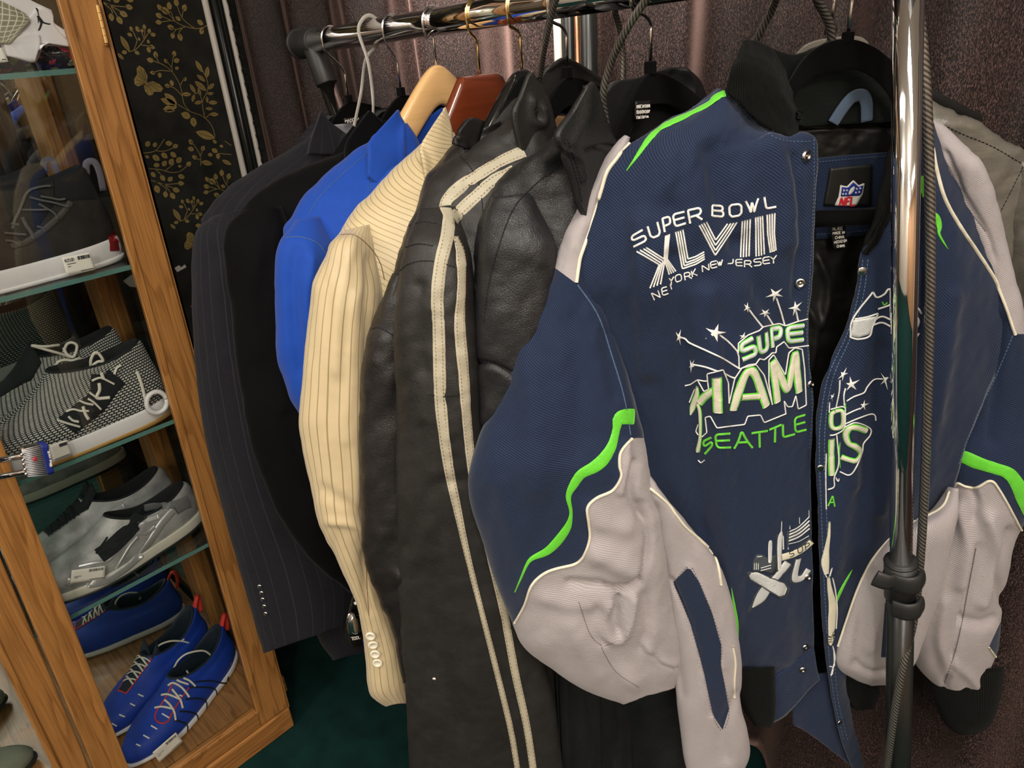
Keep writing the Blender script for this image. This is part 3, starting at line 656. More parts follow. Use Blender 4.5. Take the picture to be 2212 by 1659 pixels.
def loft(name, parent, rows, surf, mat, t=.045, n=None, k=72, folds=(), nz=(), e=.85, hollow=True, zones=None, seed=1, lining=None, step=7.0, uoff=0.0):
    rows = [tuple(r) + (0.0, t)[len(r) - 4:] if len(r) < 6 else tuple(r) for r in rows]
    R = np.array(rows, float)
    Lc = np.linalg.norm(np.diff((R[:, :2] + R[:, 2:4]) / 2, axis=0), axis=1).sum()
    n = n or max(12, int(Lc / step)); R = catmull(R, n)
    cx, cy = (R[:, 0] + R[:, 2]) / 2, (R[:, 1] + R[:, 3]) / 2
    C = surf_pt(cx, cy, surf) + FW * R[:, 4:5]
    Z = (C - CAM) @ RM[:, 2]
    hv = (rays(R[:, 2], R[:, 3]) - rays(R[:, 0], R[:, 1])) * Z[:, None] / 2
    vd = norm(C - CAM); tv = norm(vd - hv * ((vd * hv).sum(1) / np.maximum((hv * hv).sum(1), 1e-9))[:, None]) * R[:, 5:6]
    an = np.linspace(0, 2 * math.pi, k, endpoint=False) + math.pi      # starts at L, front half first
    cA, sA = np.cos(an), -np.sin(an)
    f_ = lambda v: np.sign(v) * np.abs(v) ** e
    G = C[:, None] + hv[:, None] * f_(cA)[None, :, None] - tv[:, None] * f_(sA)[None, :, None] * np.where(sA > 0, 1, .8)[None, :, None]
    G2 = np.concatenate([G, G[:, :1]], 1)
    nn = norm(np.cross(np.gradient(G2, axis=1), np.gradient(G2, axis=0)))[:, :-1]
    if ((nn * (G - C[:, None])).sum() < 0): nn = -nn
    px, py, _ = proj(G)
    h = relief(px, py, folds, nz, seed)
    face = np.clip((sA[None, :] + .15) / .5, 0.25, 1)
    fade = np.minimum(1, np.arange(n)[:, None] / 3.0)
    G = G + nn * (h * face * fade)[..., None]
    hw = np.linalg.norm(hv, axis=1)
    uf = np.linspace(0, 1, k, endpoint=False); W = np.median(hw) * 2
    S = np.concatenate([[0], np.cumsum(np.linalg.norm(np.diff(C, axis=0), axis=1))])
    ang_u = np.where(cA < 2, (cA * .5 + .5), 0) * 0 + uf * 2
    UV = np.stack(np.broadcast_arrays(ang_u[None, :] * W * 1.25 + uoff, S[:, None]), -1)
    V = G.reshape(-1, 3); UVs = UV.reshape(-1, 2); m = n
    F = [(i*k+q, i*k+(q+1)%k, (i+1)*k+(q+1)%k, (i+1)*k+q) for i in range(n-1) for q in range(k)]; mi = [0] * len(F)
    if hollow:
        e0 = G[-1]; cc = e0.mean(0); r1 = cc + (e0 - cc) * .94; up = (C[max(0, n-7)] - C[-1])
        r2 = cc + (e0 - cc) * .86 + up; base = len(V); V = np.concatenate([V, r1, r2, [r2.mean(0)]]); UVs = np.concatenate([UVs, UV[-1], UV[-1], UV[-1][:1]])
        F += [((n-1)*k+q, (n-1)*k+(q+1)%k, base+(q+1)%k, base+q) for q in range(k)]; mi += [0] * k
        F += [(base+q, base+(q+1)%k, base+k+(q+1)%k, base+k+q) for q in range(k)]; mi += [1] * k
        F += [(base+k+q, base+k+(q+1)%k, base+2*k) for q in range(k)]; mi += [1] * k
    else:
        V = np.concatenate([V, [G[-1].mean(0)]]); UVs = np.concatenate([UVs, UV[-1][:1]]); F += [((n-1)*k+q, (n-1)*k+(q+1)%k, len(V)-1) for q in range(k)]; mi += [0] * k
    V = np.concatenate([V, [G[0].mean(0)]]); UVs = np.concatenate([UVs, UV[0][:1]]); F += [((q+1)%k, q, len(V)-1) for q in range(k)]; mi += [0] * k
    attrs = None
    if zones:
        ax, ay, _ = proj(V); attrs = {z: poly_sd(ax, ay, resample(np.array(p, float), 8.0, closed=True) if sm else p) for z, (p, sm) in zones.items()}
    o = mesh_obj(name, V, F, [mat, lining or M['lining']], parent, UVs, mi, True, attrs)
    return Surf(o, V, F)
def patch(name, parent, grid, surf, mat, thick=.003, dD=None, folds=(), nz=(), nu=None, nv=None, zones=None, seed=2, mats=None, step=6.0):
    """grid[row][col] = (px, py[, depth offset]) -> smooth sheet with real thickness"""
    A = np.array([[tuple(c) + (0.0,) * (3 - len(c)) for c in r] for r in grid], float)
    if dD is not None: A[..., 2] += dD
    w = np.linalg.norm(np.diff(A[..., :2], axis=1), axis=2).sum(1).max(); h = np.linalg.norm(np.diff(A[..., :2], axis=0), axis=2).sum(0).max()
    nu = nu or max(6, int(w / step)); nv = nv or max(6, int(h / step))
    B = catmull(A, nv); B = catmull(B.transpose(1, 0, 2), nu).transpose(1, 0, 2)
    G = surf_pt(B[..., 0], B[..., 1], surf); r = norm(G - CAM); G = G + r * (B[..., 2] / (r @ FW))[..., None]
    nn = grid_normals(G); h = relief(B[..., 0], B[..., 1], folds, nz, seed); G = G + nn * h[..., None]; nn = grid_normals(G)
    Bk = G - nn * thick
    V = np.concatenate([G.reshape(-1, 3), Bk.reshape(-1, 3)]); q = nu * nv
    S = np.concatenate([np.zeros((nv, 1)), np.cumsum(np.linalg.norm(np.diff(G, axis=1), axis=2), 1)], 1); T = np.concatenate([np.zeros((1, nu)), np.cumsum(np.linalg.norm(np.diff(G, axis=0), axis=2), 0)], 0)
    UV = np.stack([np.broadcast_to(S.mean(0)[None], S.shape), np.broadcast_to(T.mean(1)[:, None], T.shape)], -1).reshape(-1, 2); UV = np.concatenate([UV, UV])
    F = [(j*nu+i, j*nu+i+1, (j+1)*nu+i+1, (j+1)*nu+i) for j in range(nv-1) for i in range(nu-1)]; nf = len(F)
    F += [(q+j*nu+i, q+(j+1)*nu+i, q+(j+1)*nu+i+1, q+j*nu+i+1) for j in range(nv-1) for i in range(nu-1)]; mi = [0] * nf + [1 if (mats or isinstance(mat, list)) else 0] * nf
    e = [(i, i+1) for i in range(nu-1)] + [(j*nu+nu-1, (j+1)*nu+nu-1) for j in range(nv-1)] + [((nv-1)*nu+i+1, (nv-1)*nu+i) for i in range(nu-1)] + [((j+1)*nu, j*nu) for j in range(nv-1)]
    F += [(a, q+a, q+b, b) for a, b in e]; mi += [0] * len(e)
    attrs = None
    if zones:
        ax, ay, _ = proj(V); attrs = {z: poly_sd(ax, ay, resample(np.array(p, float), 8.0, closed=True) if sm else p) for z, (p, sm) in zones.items()}
    o = mesh_obj(name, V, F, mat if isinstance(mat, list) else [mat], parent, UV, mi, True, attrs)
    return Surf(o, V, F[:nf])
def on_surf(surfs, P, step=2.5, smooth=True, closed=False):
    P = resample(np.array(P, float), step, smooth, closed); out = []; cur = []
    for p in P:
        h = cast(surfs, p[0], p[1])
        if h is None or (cur and np.linalg.norm(h[0] - cur[-1][0]) > .02):
            if len(cur) > 2: out.append(cur)
            cur = []
            if h is None: continue
        cur.append((h[0], h[1], p[2] if len(p) > 2 else 1.0))
    if len(cur) > 2: out.append(cur)
    return out
def band(mb, surfs, P, w, h=.0006, mi=0, lift=.0002, step=2.5, smooth=True, closed=False, taper=False):
    """raised thread/band laid on the cloth; P may carry a per-point width factor"""
    for seg in on_surf(surfs, P, step, smooth, closed):
        p = np.array([s[0] for s in seg]); nn = np.array([s[1] for s in seg]); wf = np.array([s[2] for s in seg])
        if len(p) > 4: q = p.copy(); q[1:-1] = (p[:-2] + 2 * p[1:-1] + p[2:]) / 4; p = q; q = nn.copy(); q[1:-1] = nn[:-2] + nn[1:-1] + nn[2:]; nn = norm(q)
        T = norm(np.gradient(p, axis=0)); sd = norm(np.cross(nn, T)); m = len(p); prof = [(-.5, 0), (-.42, .7), (-.2, 1), (.2, 1), (.42, .7), (.5, 0)]; V = []
        for a, b in prof: V.append(p + sd * (w * a * wf)[:, None] + nn * (lift + h * b))
        V = np.stack(V, 1).reshape(-1, 3); c = len(prof)
        S = np.concatenate([[0], np.cumsum(np.linalg.norm(np.diff(p, axis=0), axis=1))])
        UV = np.stack(np.broadcast_arrays(np.array([a for a, b in prof])[None] * w, S[:, None]), -1).reshape(-1, 2)
        F = [(i*c+j, i*c+j+1, (i+1)*c+j+1, (i+1)*c+j) for i in range(m-1) for j in range(c-1)] + [tuple(range(c)), tuple((m-1)*c+j for j in range(c))[::-1], ]
        mb.add(V, F, mi, UV)
    return mb
def stitches(mb, surfs, P, w=.0006, dash=5, gap=3, h=.0004, mi=0):
    Q = resample(np.array(P, float), 1.0)
    i = 0
    while i < len(Q) - dash: 
        band(mb, surfs, Q[i:i+dash+1], w, h, mi, step=2.0, smooth=False); i += dash + gap
    return mb
def fillpoly(mb, surfs, poly, h=.0006, mi=0, grid=5.0, lift=.0002):
    """raised flat applique: fine grid clipped to a polygon by snapping"""
    poly = np.array(poly, float); C = poly.mean(0); P = resample(poly, grid, False, True)[:-1]
    rings = max(1, int(np.linalg.norm(poly - C, axis=1).max() / (grid * 2))); pts = []; 
    for r in range(rings + 1):
        f = 1 - r / (rings + 1)
        pts.append(C + (P - C) * f)
    pts = np.concatenate(pts + [[C]]); H = [cast(surfs, *q) for q in pts]; 
    for i, x in enumerate(H):
        q = 1.0
        while H[i] is None and q > .3: q -= .08; H[i] = cast(surfs, *(C + (pts[i] - C) * q))
    if any(x is None for x in H): print('MISS poly', C); return mb
    top = np.array([x[0] + x[1] * (lift + h) for x in H]); low = np.array([x[0] + x[1] * lift for x in H[:len(P)]])
    k = len(P); V = np.concatenate([top, low]); F = [(r*k+i, r*k+(i+1)%k, (r+1)*k+(i+1)%k, (r+1)*k+i) for r in range(rings) for i in range(k)] + [(rings*k+i, rings*k+(i+1)%k, (rings+1)*k) for i in range(k)]
    b0 = len(top); F += [(i, b0+i, b0+(i+1)%k, (i+1)%k) for i in range(k)]; mb.add(V, F, mi); return mb
def star(mb, surfs, pts, c, h=.0022, mi=0):
    """five-pointed padded star from its five tips"""
    c = np.array(c, float); tips = [np.array(p, float) for p in pts]; k = len(tips); P = []
    for i in range(k):
        a, b = tips[i], tips[(i+1)%k]; P += [a, c + ((a + b) / 2 - c) * .36]
    H = [cast(surfs, *p) for p in P]; hc = cast(surfs, *c)
    if hc is None or any(x is None for x in H): return mb
    V = [x[0] + x[1] * .0004 for x in H] + [hc[0] + hc[1] * h]; mb.add(V, [(i, (i+1)%(2*k), 2*k) for i in range(2*k)], mi); return mb
GL = {'A': (1, [[(0,0),(.42,1),(.58,1),(1,0)],[(.2,.36),(.8,.36)]]), 'B': (.95, [[(0,0),(0,1),(.75,1),(.9,.9),(.9,.62),(.75,.52),(0,.52)],[(.75,.52),(.95,.42),(.95,.1),(.8,0),(0,0)]]),
 'C': (.9, [[(.95,.85),(.8,1),(.2,1),(0,.8),(0,.2),(.2,0),(.8,0),(.95,.15)]]), 'D': (.95, [[(0,0),(0,1),(.7,1),(.95,.75),(.95,.25),(.7,0),(0,0)]]), 'E': (.85, [[(.9,1),(.15,1),(0,.85),(0,.15),(.15,0),(.9,0)],[(0,.52),(.85,.52)]]), 'F': (.85, [[(.9,1),(0,1),(0,0)],[(0,.52),(.75,.52)]]),
 'G': (1, [[(.95,.85),(.8,1),(.2,1),(0,.8),(0,.2),(.2,0),(.9,0),(.95,.1),(.95,.5),(.5,.5)]]), 'H': (1, [[(0,0),(0,1)],[(1,0),(1,1)],[(0,.5),(1,.5)]]), 'I': (.25, [[(.5,0),(.5,1)]]), 'J': (.8, [[(.8,1),(.8,.15),(.65,0),(0,0)]]),
 'K': (.9, [[(0,0),(0,1)],[(.9,1),(.1,.48),(.95,0)]]), 'L': (.8, [[(0,1),(0,.1),(.12,0),(.9,0)]]), 'M': (1.15, [[(0,0),(.05,1),(.5,.3),(.95,1),(1,0)]]), 'N': (.95, [[(0,0),(0,1),(.95,0),(.95,1)]]), 'O': (1, [[(.2,0),(0,.2),(0,.8),(.2,1),(.8,1),(1,.8),(1,.2),(.8,0),(.2,0)]]),
 'P': (.9, [[(0,0),(0,1),(.8,1),(.95,.85),(.95,.55),(.8,.42),(.1,.42)]]), 'R': (.95, [[(0,0),(0,1),(.8,1),(.95,.85),(.95,.6),(.8,.45),(.1,.45)],[(.55,.45),(1,0)]]), 'S': (.95, [[(.95,1),(.15,1),(0,.88),(0,.65),(.15,.54),(.82,.5),(.95,.4),(.95,.12),(.82,0),(0,0)]]),
 'T': (.95, [[(0,1),(1,1)],[(.5,1),(.5,0)]]), 'U': (.95, [[(0,1),(0,.2),(.2,0),(.75,0),(.95,.2),(.95,1)]]), 'V': (1, [[(0,1),(.5,0),(1,1)]]), 'W': (1.3, [[(0,1),(.27,0),(.5,.8),(.73,0),(1,1)]]), 'X': (1, [[(0,1),(1,0)],[(1,1),(0,0)]]), 'Y': (.95, [[(0,1),(.5,.5),(1,1)],[(.5,.5),(.5,0)]]),
 '0': (.8, [[(.2,0),(0,.2),(0,.8),(.2,1),(.8,1),(1,.8),(1,.2),(.8,0),(.2,0)]]), '1': (.4, [[(0,.8),(.5,1),(.5,0)]]), '2': (.8, [[(0,.85),(.2,1),(.8,1),(1,.8),(.9,.55),(0,0),(1,0)]]), '5': (.8, [[(1,1),(.1,1),(0,.55),(.8,.6),(1,.4),(1,.15),(.8,0),(0,.05)]]), '7': (.8, [[(0,1),(1,1),(.3,0)]]), '$': (.8, [[(1,.85),(.2,.85),(0,.7),(.2,.52),(.8,.48),(1,.3),(.8,.15),(0,.15)],[(.5,1),(.5,0)]]), '.': (.2, [[(.3,0),(.5,.1)]]), '/': (.5, [[(0,0),(1,1)]]), ' ': (.45, [])}
def letters(word, base, top, gap=.22):
    """stroke paths of a word between a base line and a top line (px polylines); returns one list of strokes per letter"""
    wd = [GL[c][0] for c in word]; tot = sum(wd) + gap * (len(word) - 1)
    bs = np.array(base, float); tpv = np.array(top, float)
    def at(P, u):
        n = len(P) - 1
        if n == 1: return P[0] + (P[1] - P[0]) * np.asarray(u)[:, None]
        return catmull(P, 0, t=np.clip(np.asarray(u), 0, 1) * n)
    out = []; x = 0
    for c, w in zip(word, wd):
        ss = []
        for st_ in GL[c][1]:
            Q = resample(np.array(st_, float) * [w, 1], .12, smooth=False); u = (x + Q[:, 0]) / tot
            ss.append(at(bs, u) * (1 - Q[:, 1:2]) + at(tpv, u) * Q[:, 1:2])
        out.append(ss); x += w + gap
    return out
def write(mb, surfs, word, base, top, w, h=.0005, mi=0, gap=.22, step=2.0):
    for lt in letters(word, base, top, gap):
        for s in lt: band(mb, surfs, s, w, h, mi, step=step, smooth=False)
    return mb

M['lining'] = plain('black_satin_lining', (.013, .013, .012), .45, bmp=.2, bscale=60)
M['pinstripe'] = cloth('navy_pinstripe_wool', (.0105, .0105, .0155), pitch=.0012, stripes=(.017, .0007, (.032, .032, .042)), sheen=.04)
M['blackvelvet'] = plain('black_velvet_cloth', (.0035, .0035, .004), .9, sheen=.06, spec=.1, sheen_r=.25, bmp=.3, bscale=900)
M['royal'] = cloth('royal_blue_cloth', (.007, .058, .36), (.006, .048, .31), pitch=.0009, rough=.7, sheen=.1, bs=.1)
M['cream'] = cloth('cream_satin_stripe', (.56, .45, .27), (.52, .415, .245), pitch=.0011, stripes=(.0068, .0009, (.32, .25, .12)), rough=.45, sheen=.2, bs=.12, spec=.4)
M['cream_b'] = cloth('cream_satin_stripe_bias', (.60, .485, .29), (.56, .45, .26), pitch=.0011, stripes=(.0058, .0008, (.32, .25, .12)), sang=.95, rough=.45, sheen=.2, bs=.12, spec=.4)
M['cream_c'] = cloth('cream_satin_stripe_collar', (.62, .50, .30), (.58, .46, .27), pitch=.0011, stripes=(.0056, .0008, (.32, .25, .12)), sang=1.35, rough=.45, sheen=.2, bs=.12, spec=.4)
M['leather'] = leather('black_leather', (.016, .016, .017), rough=.40)
M['leather2'] = leather('charcoal_leather', (.021, .0195, .018), rough=.50, bs=.4)
M['leatherbrown'] = leather('dark_brown_leather', (.0155, .0135, .013), rough=.40)
M['stripeleather'] = leather('bone_leather_strip', (.46, .42, .31), rough=.55, bs=.4, var=.1)
M['silverleather'] = leather('silver_grey_leather', (.16, .15, .125), rough=.27, bs=.3, var=.15)
M['greylining'] = plain('grey_satin', (.25, .25, .28), .4)
M['tan'] = plain('tan_suede', (.20, .105, .045), .8, bmp=.4)

def coat(name, loc, label, cat='jacket', group=None): return thing(name, loc, label, cat, group)
def back_sheet(parent, c, nk, mat, zb, x0=-.055, x1=-.016, hw=.215, drop=.115, ntop=.012, nw=.075, side=.19, nearw=.66):
    """hollow-looking torso of a jacket behind its hanger: two thick cloth walls"""
    s = np.linspace(-1, 1, 41); v = np.linspace(0, 1, 40); y0 = nk[1]
    zt = nk[2] - ntop - .018 - drop * np.maximum(np.abs(s) - nw / hw * .5, 0) ** 1.25
    G = []
    for q in v:
        hw_ = hw + (side - hw) * min(1, q * 2.2)
        z = zt + (zb - zt) * q; y = y0 + np.where(s < 0, s * nearw, s) * hw_
        x = c[0] + (x0 + x1) / 2 + .010 * np.sin(s * 9 + q * 2) * q + .006 * np.sin(s * 21 + 1) * q
        G.append(np.stack([x, y, z], 1))
    G = np.array(G); th = (x1 - x0) / 2 * np.sqrt(np.clip(1.02 - s ** 6, .02, 1))[None, :, None] * np.array([1, 0, 0])
    A = (G + th); B = (G - th); nu, nv = 41, 40; V = np.concatenate([A.reshape(-1, 3), B.reshape(-1, 3)]); q = nu * nv
    F = [(j*nu+i, (j+1)*nu+i, (j+1)*nu+i+1, j*nu+i+1) for j in range(nv-1) for i in range(nu-1)]; F += [(q+j*nu+i, q+j*nu+i+1, q+(j+1)*nu+i+1, q+(j+1)*nu+i) for j in range(nv-1) for i in range(nu-1)]
    e = [(i, i+1) for i in range(nu-1)] + [(j*nu+nu-1, (j+1)*nu+nu-1) for j in range(nv-1)] + [((nv-1)*nu+i+1, (nv-1)*nu+i) for i in range(nu-1)] + [((j+1)*nu, j*nu) for j in range(nv-1)]
    F += [(a, q+a, q+b, b) for a, b in e]
    UV = np.concatenate([np.stack([V[:q, 1], V[:q, 2]], 1)] * 2)
    return mesh_obj('back_panel', V, F, mat, parent, UV)

WOOL = [(.0022, 60, 260, 0), (.0008, 22, 60, .2)]
# ---------- 1 navy pinstripe suit jacket
c, nk, _ = HS['g1']; sx = ('x', c[0])
g = coat('suit_jacket', nk, 'navy pinstriped suit jacket hanging at the far left end of the rail beside the cabinet')
back_sheet(g, c, nk, M['pinstripe'], .58)
b1 = loft('body', g, [(668,296,742,285,0,.012),(612,330,800,320,0,.03),(558,362,805,370,0,.045),(502,400,800,430),(458,448,790,500),(441,490,780,560),(470,560,780,620),(500,700,780,700),(530,850,785,850),(560,1000,790,1000),(600,1150,795,1150),(660,1300,800,1290),(692,1385,800,1375),(725,1425,795,1405)], sx, M['pinstripe'], t=.055, nz=WOOL, seed=11)
s1 = loft('sleeve', g, [(462,468,520,455,.01,.03),(436,496,570,505,-.01),(428,560,605,575,-.02),(430,650,620,660,-.02),(438,800,640,820,-.02),(457,950,668,960,-.02),(487,1080,705,1090,-.02),(527,1220,748,1190,-.02),(556,1325,766,1265,-.02),(578,1394,762,1330,-.02)], sx, M['pinstripe'], t=.05, nz=WOOL, folds=[([(520,520),(480,620),(500,760)],18,.004),([(610,1150),(650,1180),(700,1190)],14,-.006),([(560,700),(590,900),(640,1080)],16,-.004)], seed=12)
patch('collar', g, [[(694,240,.03),(712,262,.03)],[(672,300,.015),(762,302,.01)],[(664,332,.0),(780,335,.0)]], sx, M['pinstripe'], dD=-.046, thick=.004)
patch('lining', g, [[(716,270),(800,262)],[(724,300),(800,300)]], sx, M['greylining'], dD=-.02)
mb = MB(); stitches(mb, [s1, b1], [(436,492),(460,484),(485,488),(520,500)], dash=9, gap=0, w=.0012); mb.build('shoulder_seam', M['stitch_dark'], g)
for i, p in enumerate([(556,1266),(560,1280),(563,1294),(566,1309),(569,1325)]):
    h = cast(s1, p[0] + 6, p[1]); 
    if h: MB().lathe(h[0], h[1], [(0, .004), (.002, .0055), (.003, .0035), (.0032, 0)], 10).build('cuff_button', M['chrome'], g)
t_ = patch('neck_label', g, [[(744,256),(776,252)],[(746,266),(778,262)]], sx, M['lining'], dD=-.035)
mb = MB(); write(mb, t_, 'MADE IN', [(746,266),(775,262)], [(745,258),(774,254)], .0008); mb.build('lettering', M['paper'], t_.o)

# ---------- 2 black velvet blazer
c, nk, _ = HS['g2']; sx = ('x', c[0])
g = coat('velvet_blazer', nk, 'plain black velvet blazer between the pinstriped jacket and the royal blue one')
back_sheet(g, c, nk, M['blackvelvet'], .62)
VV = [(.0025, 70, 200, .15), (.0008, 22, 50, .2)]
b2 = loft('body', g, [(786,262,840,258,0,.012),(750,320,880,310,0,.03),(661,358,880,370,0,.045),(590,396,870,440),(539,443,850,510),(508,495,840,570),(540,600,830,650),(560,750,830,760),(600,900,840,900),(650,1050,850,1050),(700,1200,855,1200),(740,1260,860,1280)], sx, M['blackvelvet'], t=.055, nz=VV, seed=21)
s2 = loft('sleeve', g, [(530,455,600,450,.01,.03),(506,500,640,520,-.01),(503,570,665,590,-.02),(515,654,690,680,-.02),(528,800,712,815,-.02),(541,890,722,895,-.02),(573,1000,742,990,-.02),(608,1093,765,1060,-.02),(654,1160,780,1110,-.02),(705,1214,790,1150,-.02),(765,1262,805,1185,-.02)], sx, M['blackvelvet'], t=.05, nz=VV, folds=[([(560,520),(540,640),(560,760)],16,.004),([(620,900),(650,1000),(700,1080)],14,-.005)], seed=22)
patch('collar', g, [[(800,238,.03),(826,262,.03)],[(752,304,.015),(850,310,.012)],[(748,345,.0),(840,350,.0)]], sx, M['blackvelvet'], dD=-.048, thick=.005)

# ---------- 3 royal blue jacket
c, nk, _ = HS['g3']; sx = ('x', c[0])
g = coat('blue_jacket', nk, 'royal blue suit jacket on the pale wooden hanger')
back_sheet(g, c, nk, M['royal'], .78, x0=-.055, x1=-.022, ntop=.05)
b3 = loft('body', g, [(845,266,880,266,0,.012),(799,304,905,310,0,.03),(722,363,915,380,0,.045),(670,418,900,450),(636,468,890,520),(617,510,870,590),(640,620,860,660),(660,760,860,760),(690,880,860,880)], sx, M['royal'], t=.055, nz=WOOL, folds=[([(795,310),(800,400),(770,470)],9,-.003),([(850,330),(830,430)],10,.003)], seed=31)
s3 = loft('sleeve', g, [(640,478,690,470,.01,.03),(618,512,730,530,-.01),(609,557,735,590,-.02),(607,633,735,660,-.02),(611,700,740,720,-.02),(614,758,745,780,-.02),(636,833,750,850,-.02),(663,886,755,900,-.02),(680,960,760,960,-.02),(700,1040,765,1040,-.02)], sx, M['royal'], t=.05, nz=WOOL, folds=[([(640,540),(630,650),(650,800)],14,-.006),([(675,560),(665,680),(680,830)],12,.005),([(700,600),(695,720)],9,-.005)], seed=32)
patch('collar', g, [[(862,237,.03),(866,250,.03),(870,266,.03)],[(800,302,.02),(838,310,.012),(874,295,.012)],[(797,330,.010),(838,345,.002),(876,345,.002)],[(795,380,.008),(825,400,.0),(870,410,.0)]], sx, M['royal'], dD=-.056, thick=.004, folds=[([(872,260),(870,420)], 6, .003)])
patch('inner_back', g, [[(900,268),(930,250),(955,232)],[(885,310),(930,300),(975,290)],[(880,350),(930,350),(975,350)]], sx, M['royal'], dD=.0, thick=.003, nz=[(.002, 20, 60, .8)])
mb = MB()
for P in ([(800,306),(796,350),(797,420)], [(806,306),(802,350),(803,420)]): stitches(mb.mark(), [b3], P, dash=4, gap=3)
mb.mark(); stitches(mb, [b3, s3], [(617,513),(650,512),(685,525),(706,552)], dash=9, gap=0, w=.001); stitches(mb, [b3], [(795,330),(730,385),(680,440),(650,512)], dash=9, gap=0, w=.0007)
mb.build('stitching', M['stitch_navy'], g)

# ---------- 4 cream pinstriped blazer
c, nk, _ = HS['g4']; sx = ('x', c[0])
g = coat('cream_blazer', nk, 'cream satin pinstriped blazer hanging between the blue jacket and the leather coats')
back_sheet(g, c, nk, M['cream'], .60, x0=-.055, x1=-.022, ntop=.07)
CR = [(.0024, 50, 300, 0), (.0006, 16, 50, .2)]
b4 = loft('body', g, [(945,290,980,285,0,.012),(911,312,1000,330,0,.03),(862,359,1005,390,0,.045),(780,443,995,470),(737,503,975,540),(712,545,950,610),(730,640,900,690),(740,760,880,770),(750,900,880,900),(760,1050,890,1050),(775,1150,890,1150)], sx, M['cream_b'], t=.055, nz=CR, seed=41)
s4 = loft('sleeve', g, [(748,500,800,488,.01,.03),(730,512,815,530,-.01),(708,553,832,605,-.025),(691,600,832,650,-.03),(683,675,825,700,-.03),(675,760,822,770,-.03),(668,850,820,860,-.03),(667,905,820,910,-.03),(677,977,822,975,-.03),(695,1076,822,1065,-.03),(718,1128,825,1110,-.03),(753,1191,835,1160,-.03),(785,1268,848,1235,-.03),(793,1330,868,1310,-.03),(799,1394,885,1380,-.03),(805,1462,895,1450,-.03),(842,1492,900,1482,-.03)], sx, M['cream'], t=.048, nz=CR, folds=[([(760,520),(735,640),(725,800)],14,.005),([(800,560),(795,700),(790,900),(787,1100)],10,-.004),([(700,1060),(750,1090),(790,1120)],12,-.005),([(712,1125),(760,1130),(790,1150)],9,.004),([(787,1200),(789,1270),(800,1320)],10,-.005),([(770,640),(755,800),(750,950)],13,.003)], seed=42)
patch('collar', g, [[(960,233,.03),(963,232,.03),(968,244,.03)],[(935,272,.02),(955,272,.018),(977,280,.02)],[(911,312,.014),(945,318,.006),(981,314,.01)],[(912,340,.008),(950,350,.0),(984,350,.0)],[(922,385,.004),(955,395,-.002),(988,390,.0)]], sx, M['cream_c'], dD=-.052, thick=.004, folds=[([(912,312),(935,350),(925,400)], 6, -.002)])
mb = MB(); stitches(mb, [b4, s4], [(733,507),(765,508),(795,530),(820,565),(832,610)], dash=9, gap=0, w=.0011); stitches(mb.mark(), [b4], [(912,314),(912,350),(922,390)], dash=9, gap=0, w=.0011); stitches(mb.mark(), [s4], [(787,1150),(790,1190),(793,1270),(797,1330)], dash=9, gap=0, w=.0009); mb.build('seam', M['tan'], g)
for p in ((801,1372),(806,1391),(811,1411),(816,1430)):
    h = cast(s4, *p)
    if h: MB().lathe(h[0], h[1], [(0, .0068), (.0022, .0075), (.0036, .0065), (.0036, .005), (.0028, .0045), (.0028, 0)], 16).build('cuff_button', M['creambutton'] if 'creambutton' in M else M['cream_cord'], g)

# ---------- 5 dark brown leather jacket
c, nk, _ = HS['g5']; sx = ('x', c[0])
g = coat('leather_jacket', nk, 'dark brown leather jacket squeezed between the cream blazer and the striped leather coat')
back_sheet(g, c, nk, M['leatherbrown'], .66, x0=-.055, x1=-.022, ntop=.06)
LE = [(.003, 60, 120, .3), (.0012, 24, 40, .8)]
b5 = loft('body', g, [(990,300,1080,262),(944,354,1080,330),(919,390,1060,400),(906,443,1040,460),(885,489,1010,520),(868,548,980,580),(850,600,950,630),(812,700,930,705),(810,800,930,800),(815,1000,930,1000),(830,1200,930,1200)], sx, M['leatherbrown'], t=.055, nz=LE, seed=51)
s5 = loft('sleeve', g, [(850,590,900,590,0,.03),(818,680,915,680,-.01),(801,716,915,725,-.02),(788,785,915,800,-.02),(782,931,920,930,-.02),(783,1060,920,1060,-.02),(786,1140,920,1140,-.02),(799,1214,925,1210,-.02),(831,1280,930,1275,-.02),(862,1362,935,1350,-.02),(880,1450,938,1440,-.02)], sx, M['leatherbrown'], t=.045, nz=LE, folds=[([(862,1240),(866,1255)],10,.006)], seed=52)
patch('collar', g, [[(1010,262),(1025,254),(1048,262)],[(988,292),(1010,285),(1040,290)],[(984,312),(1005,322),(1030,325)]], sx, M['leatherbrown'], dD=-.06, thick=.006, folds=[([(986,296),(1000,300),(1005,320)], 5, .004)])
mb = MB(); stitches(mb, [s5, b5], [(803,711),(820,708),(855,728)], dash=9, gap=0, w=.0016); mb.build('seam', M['stitch_dark'], g)

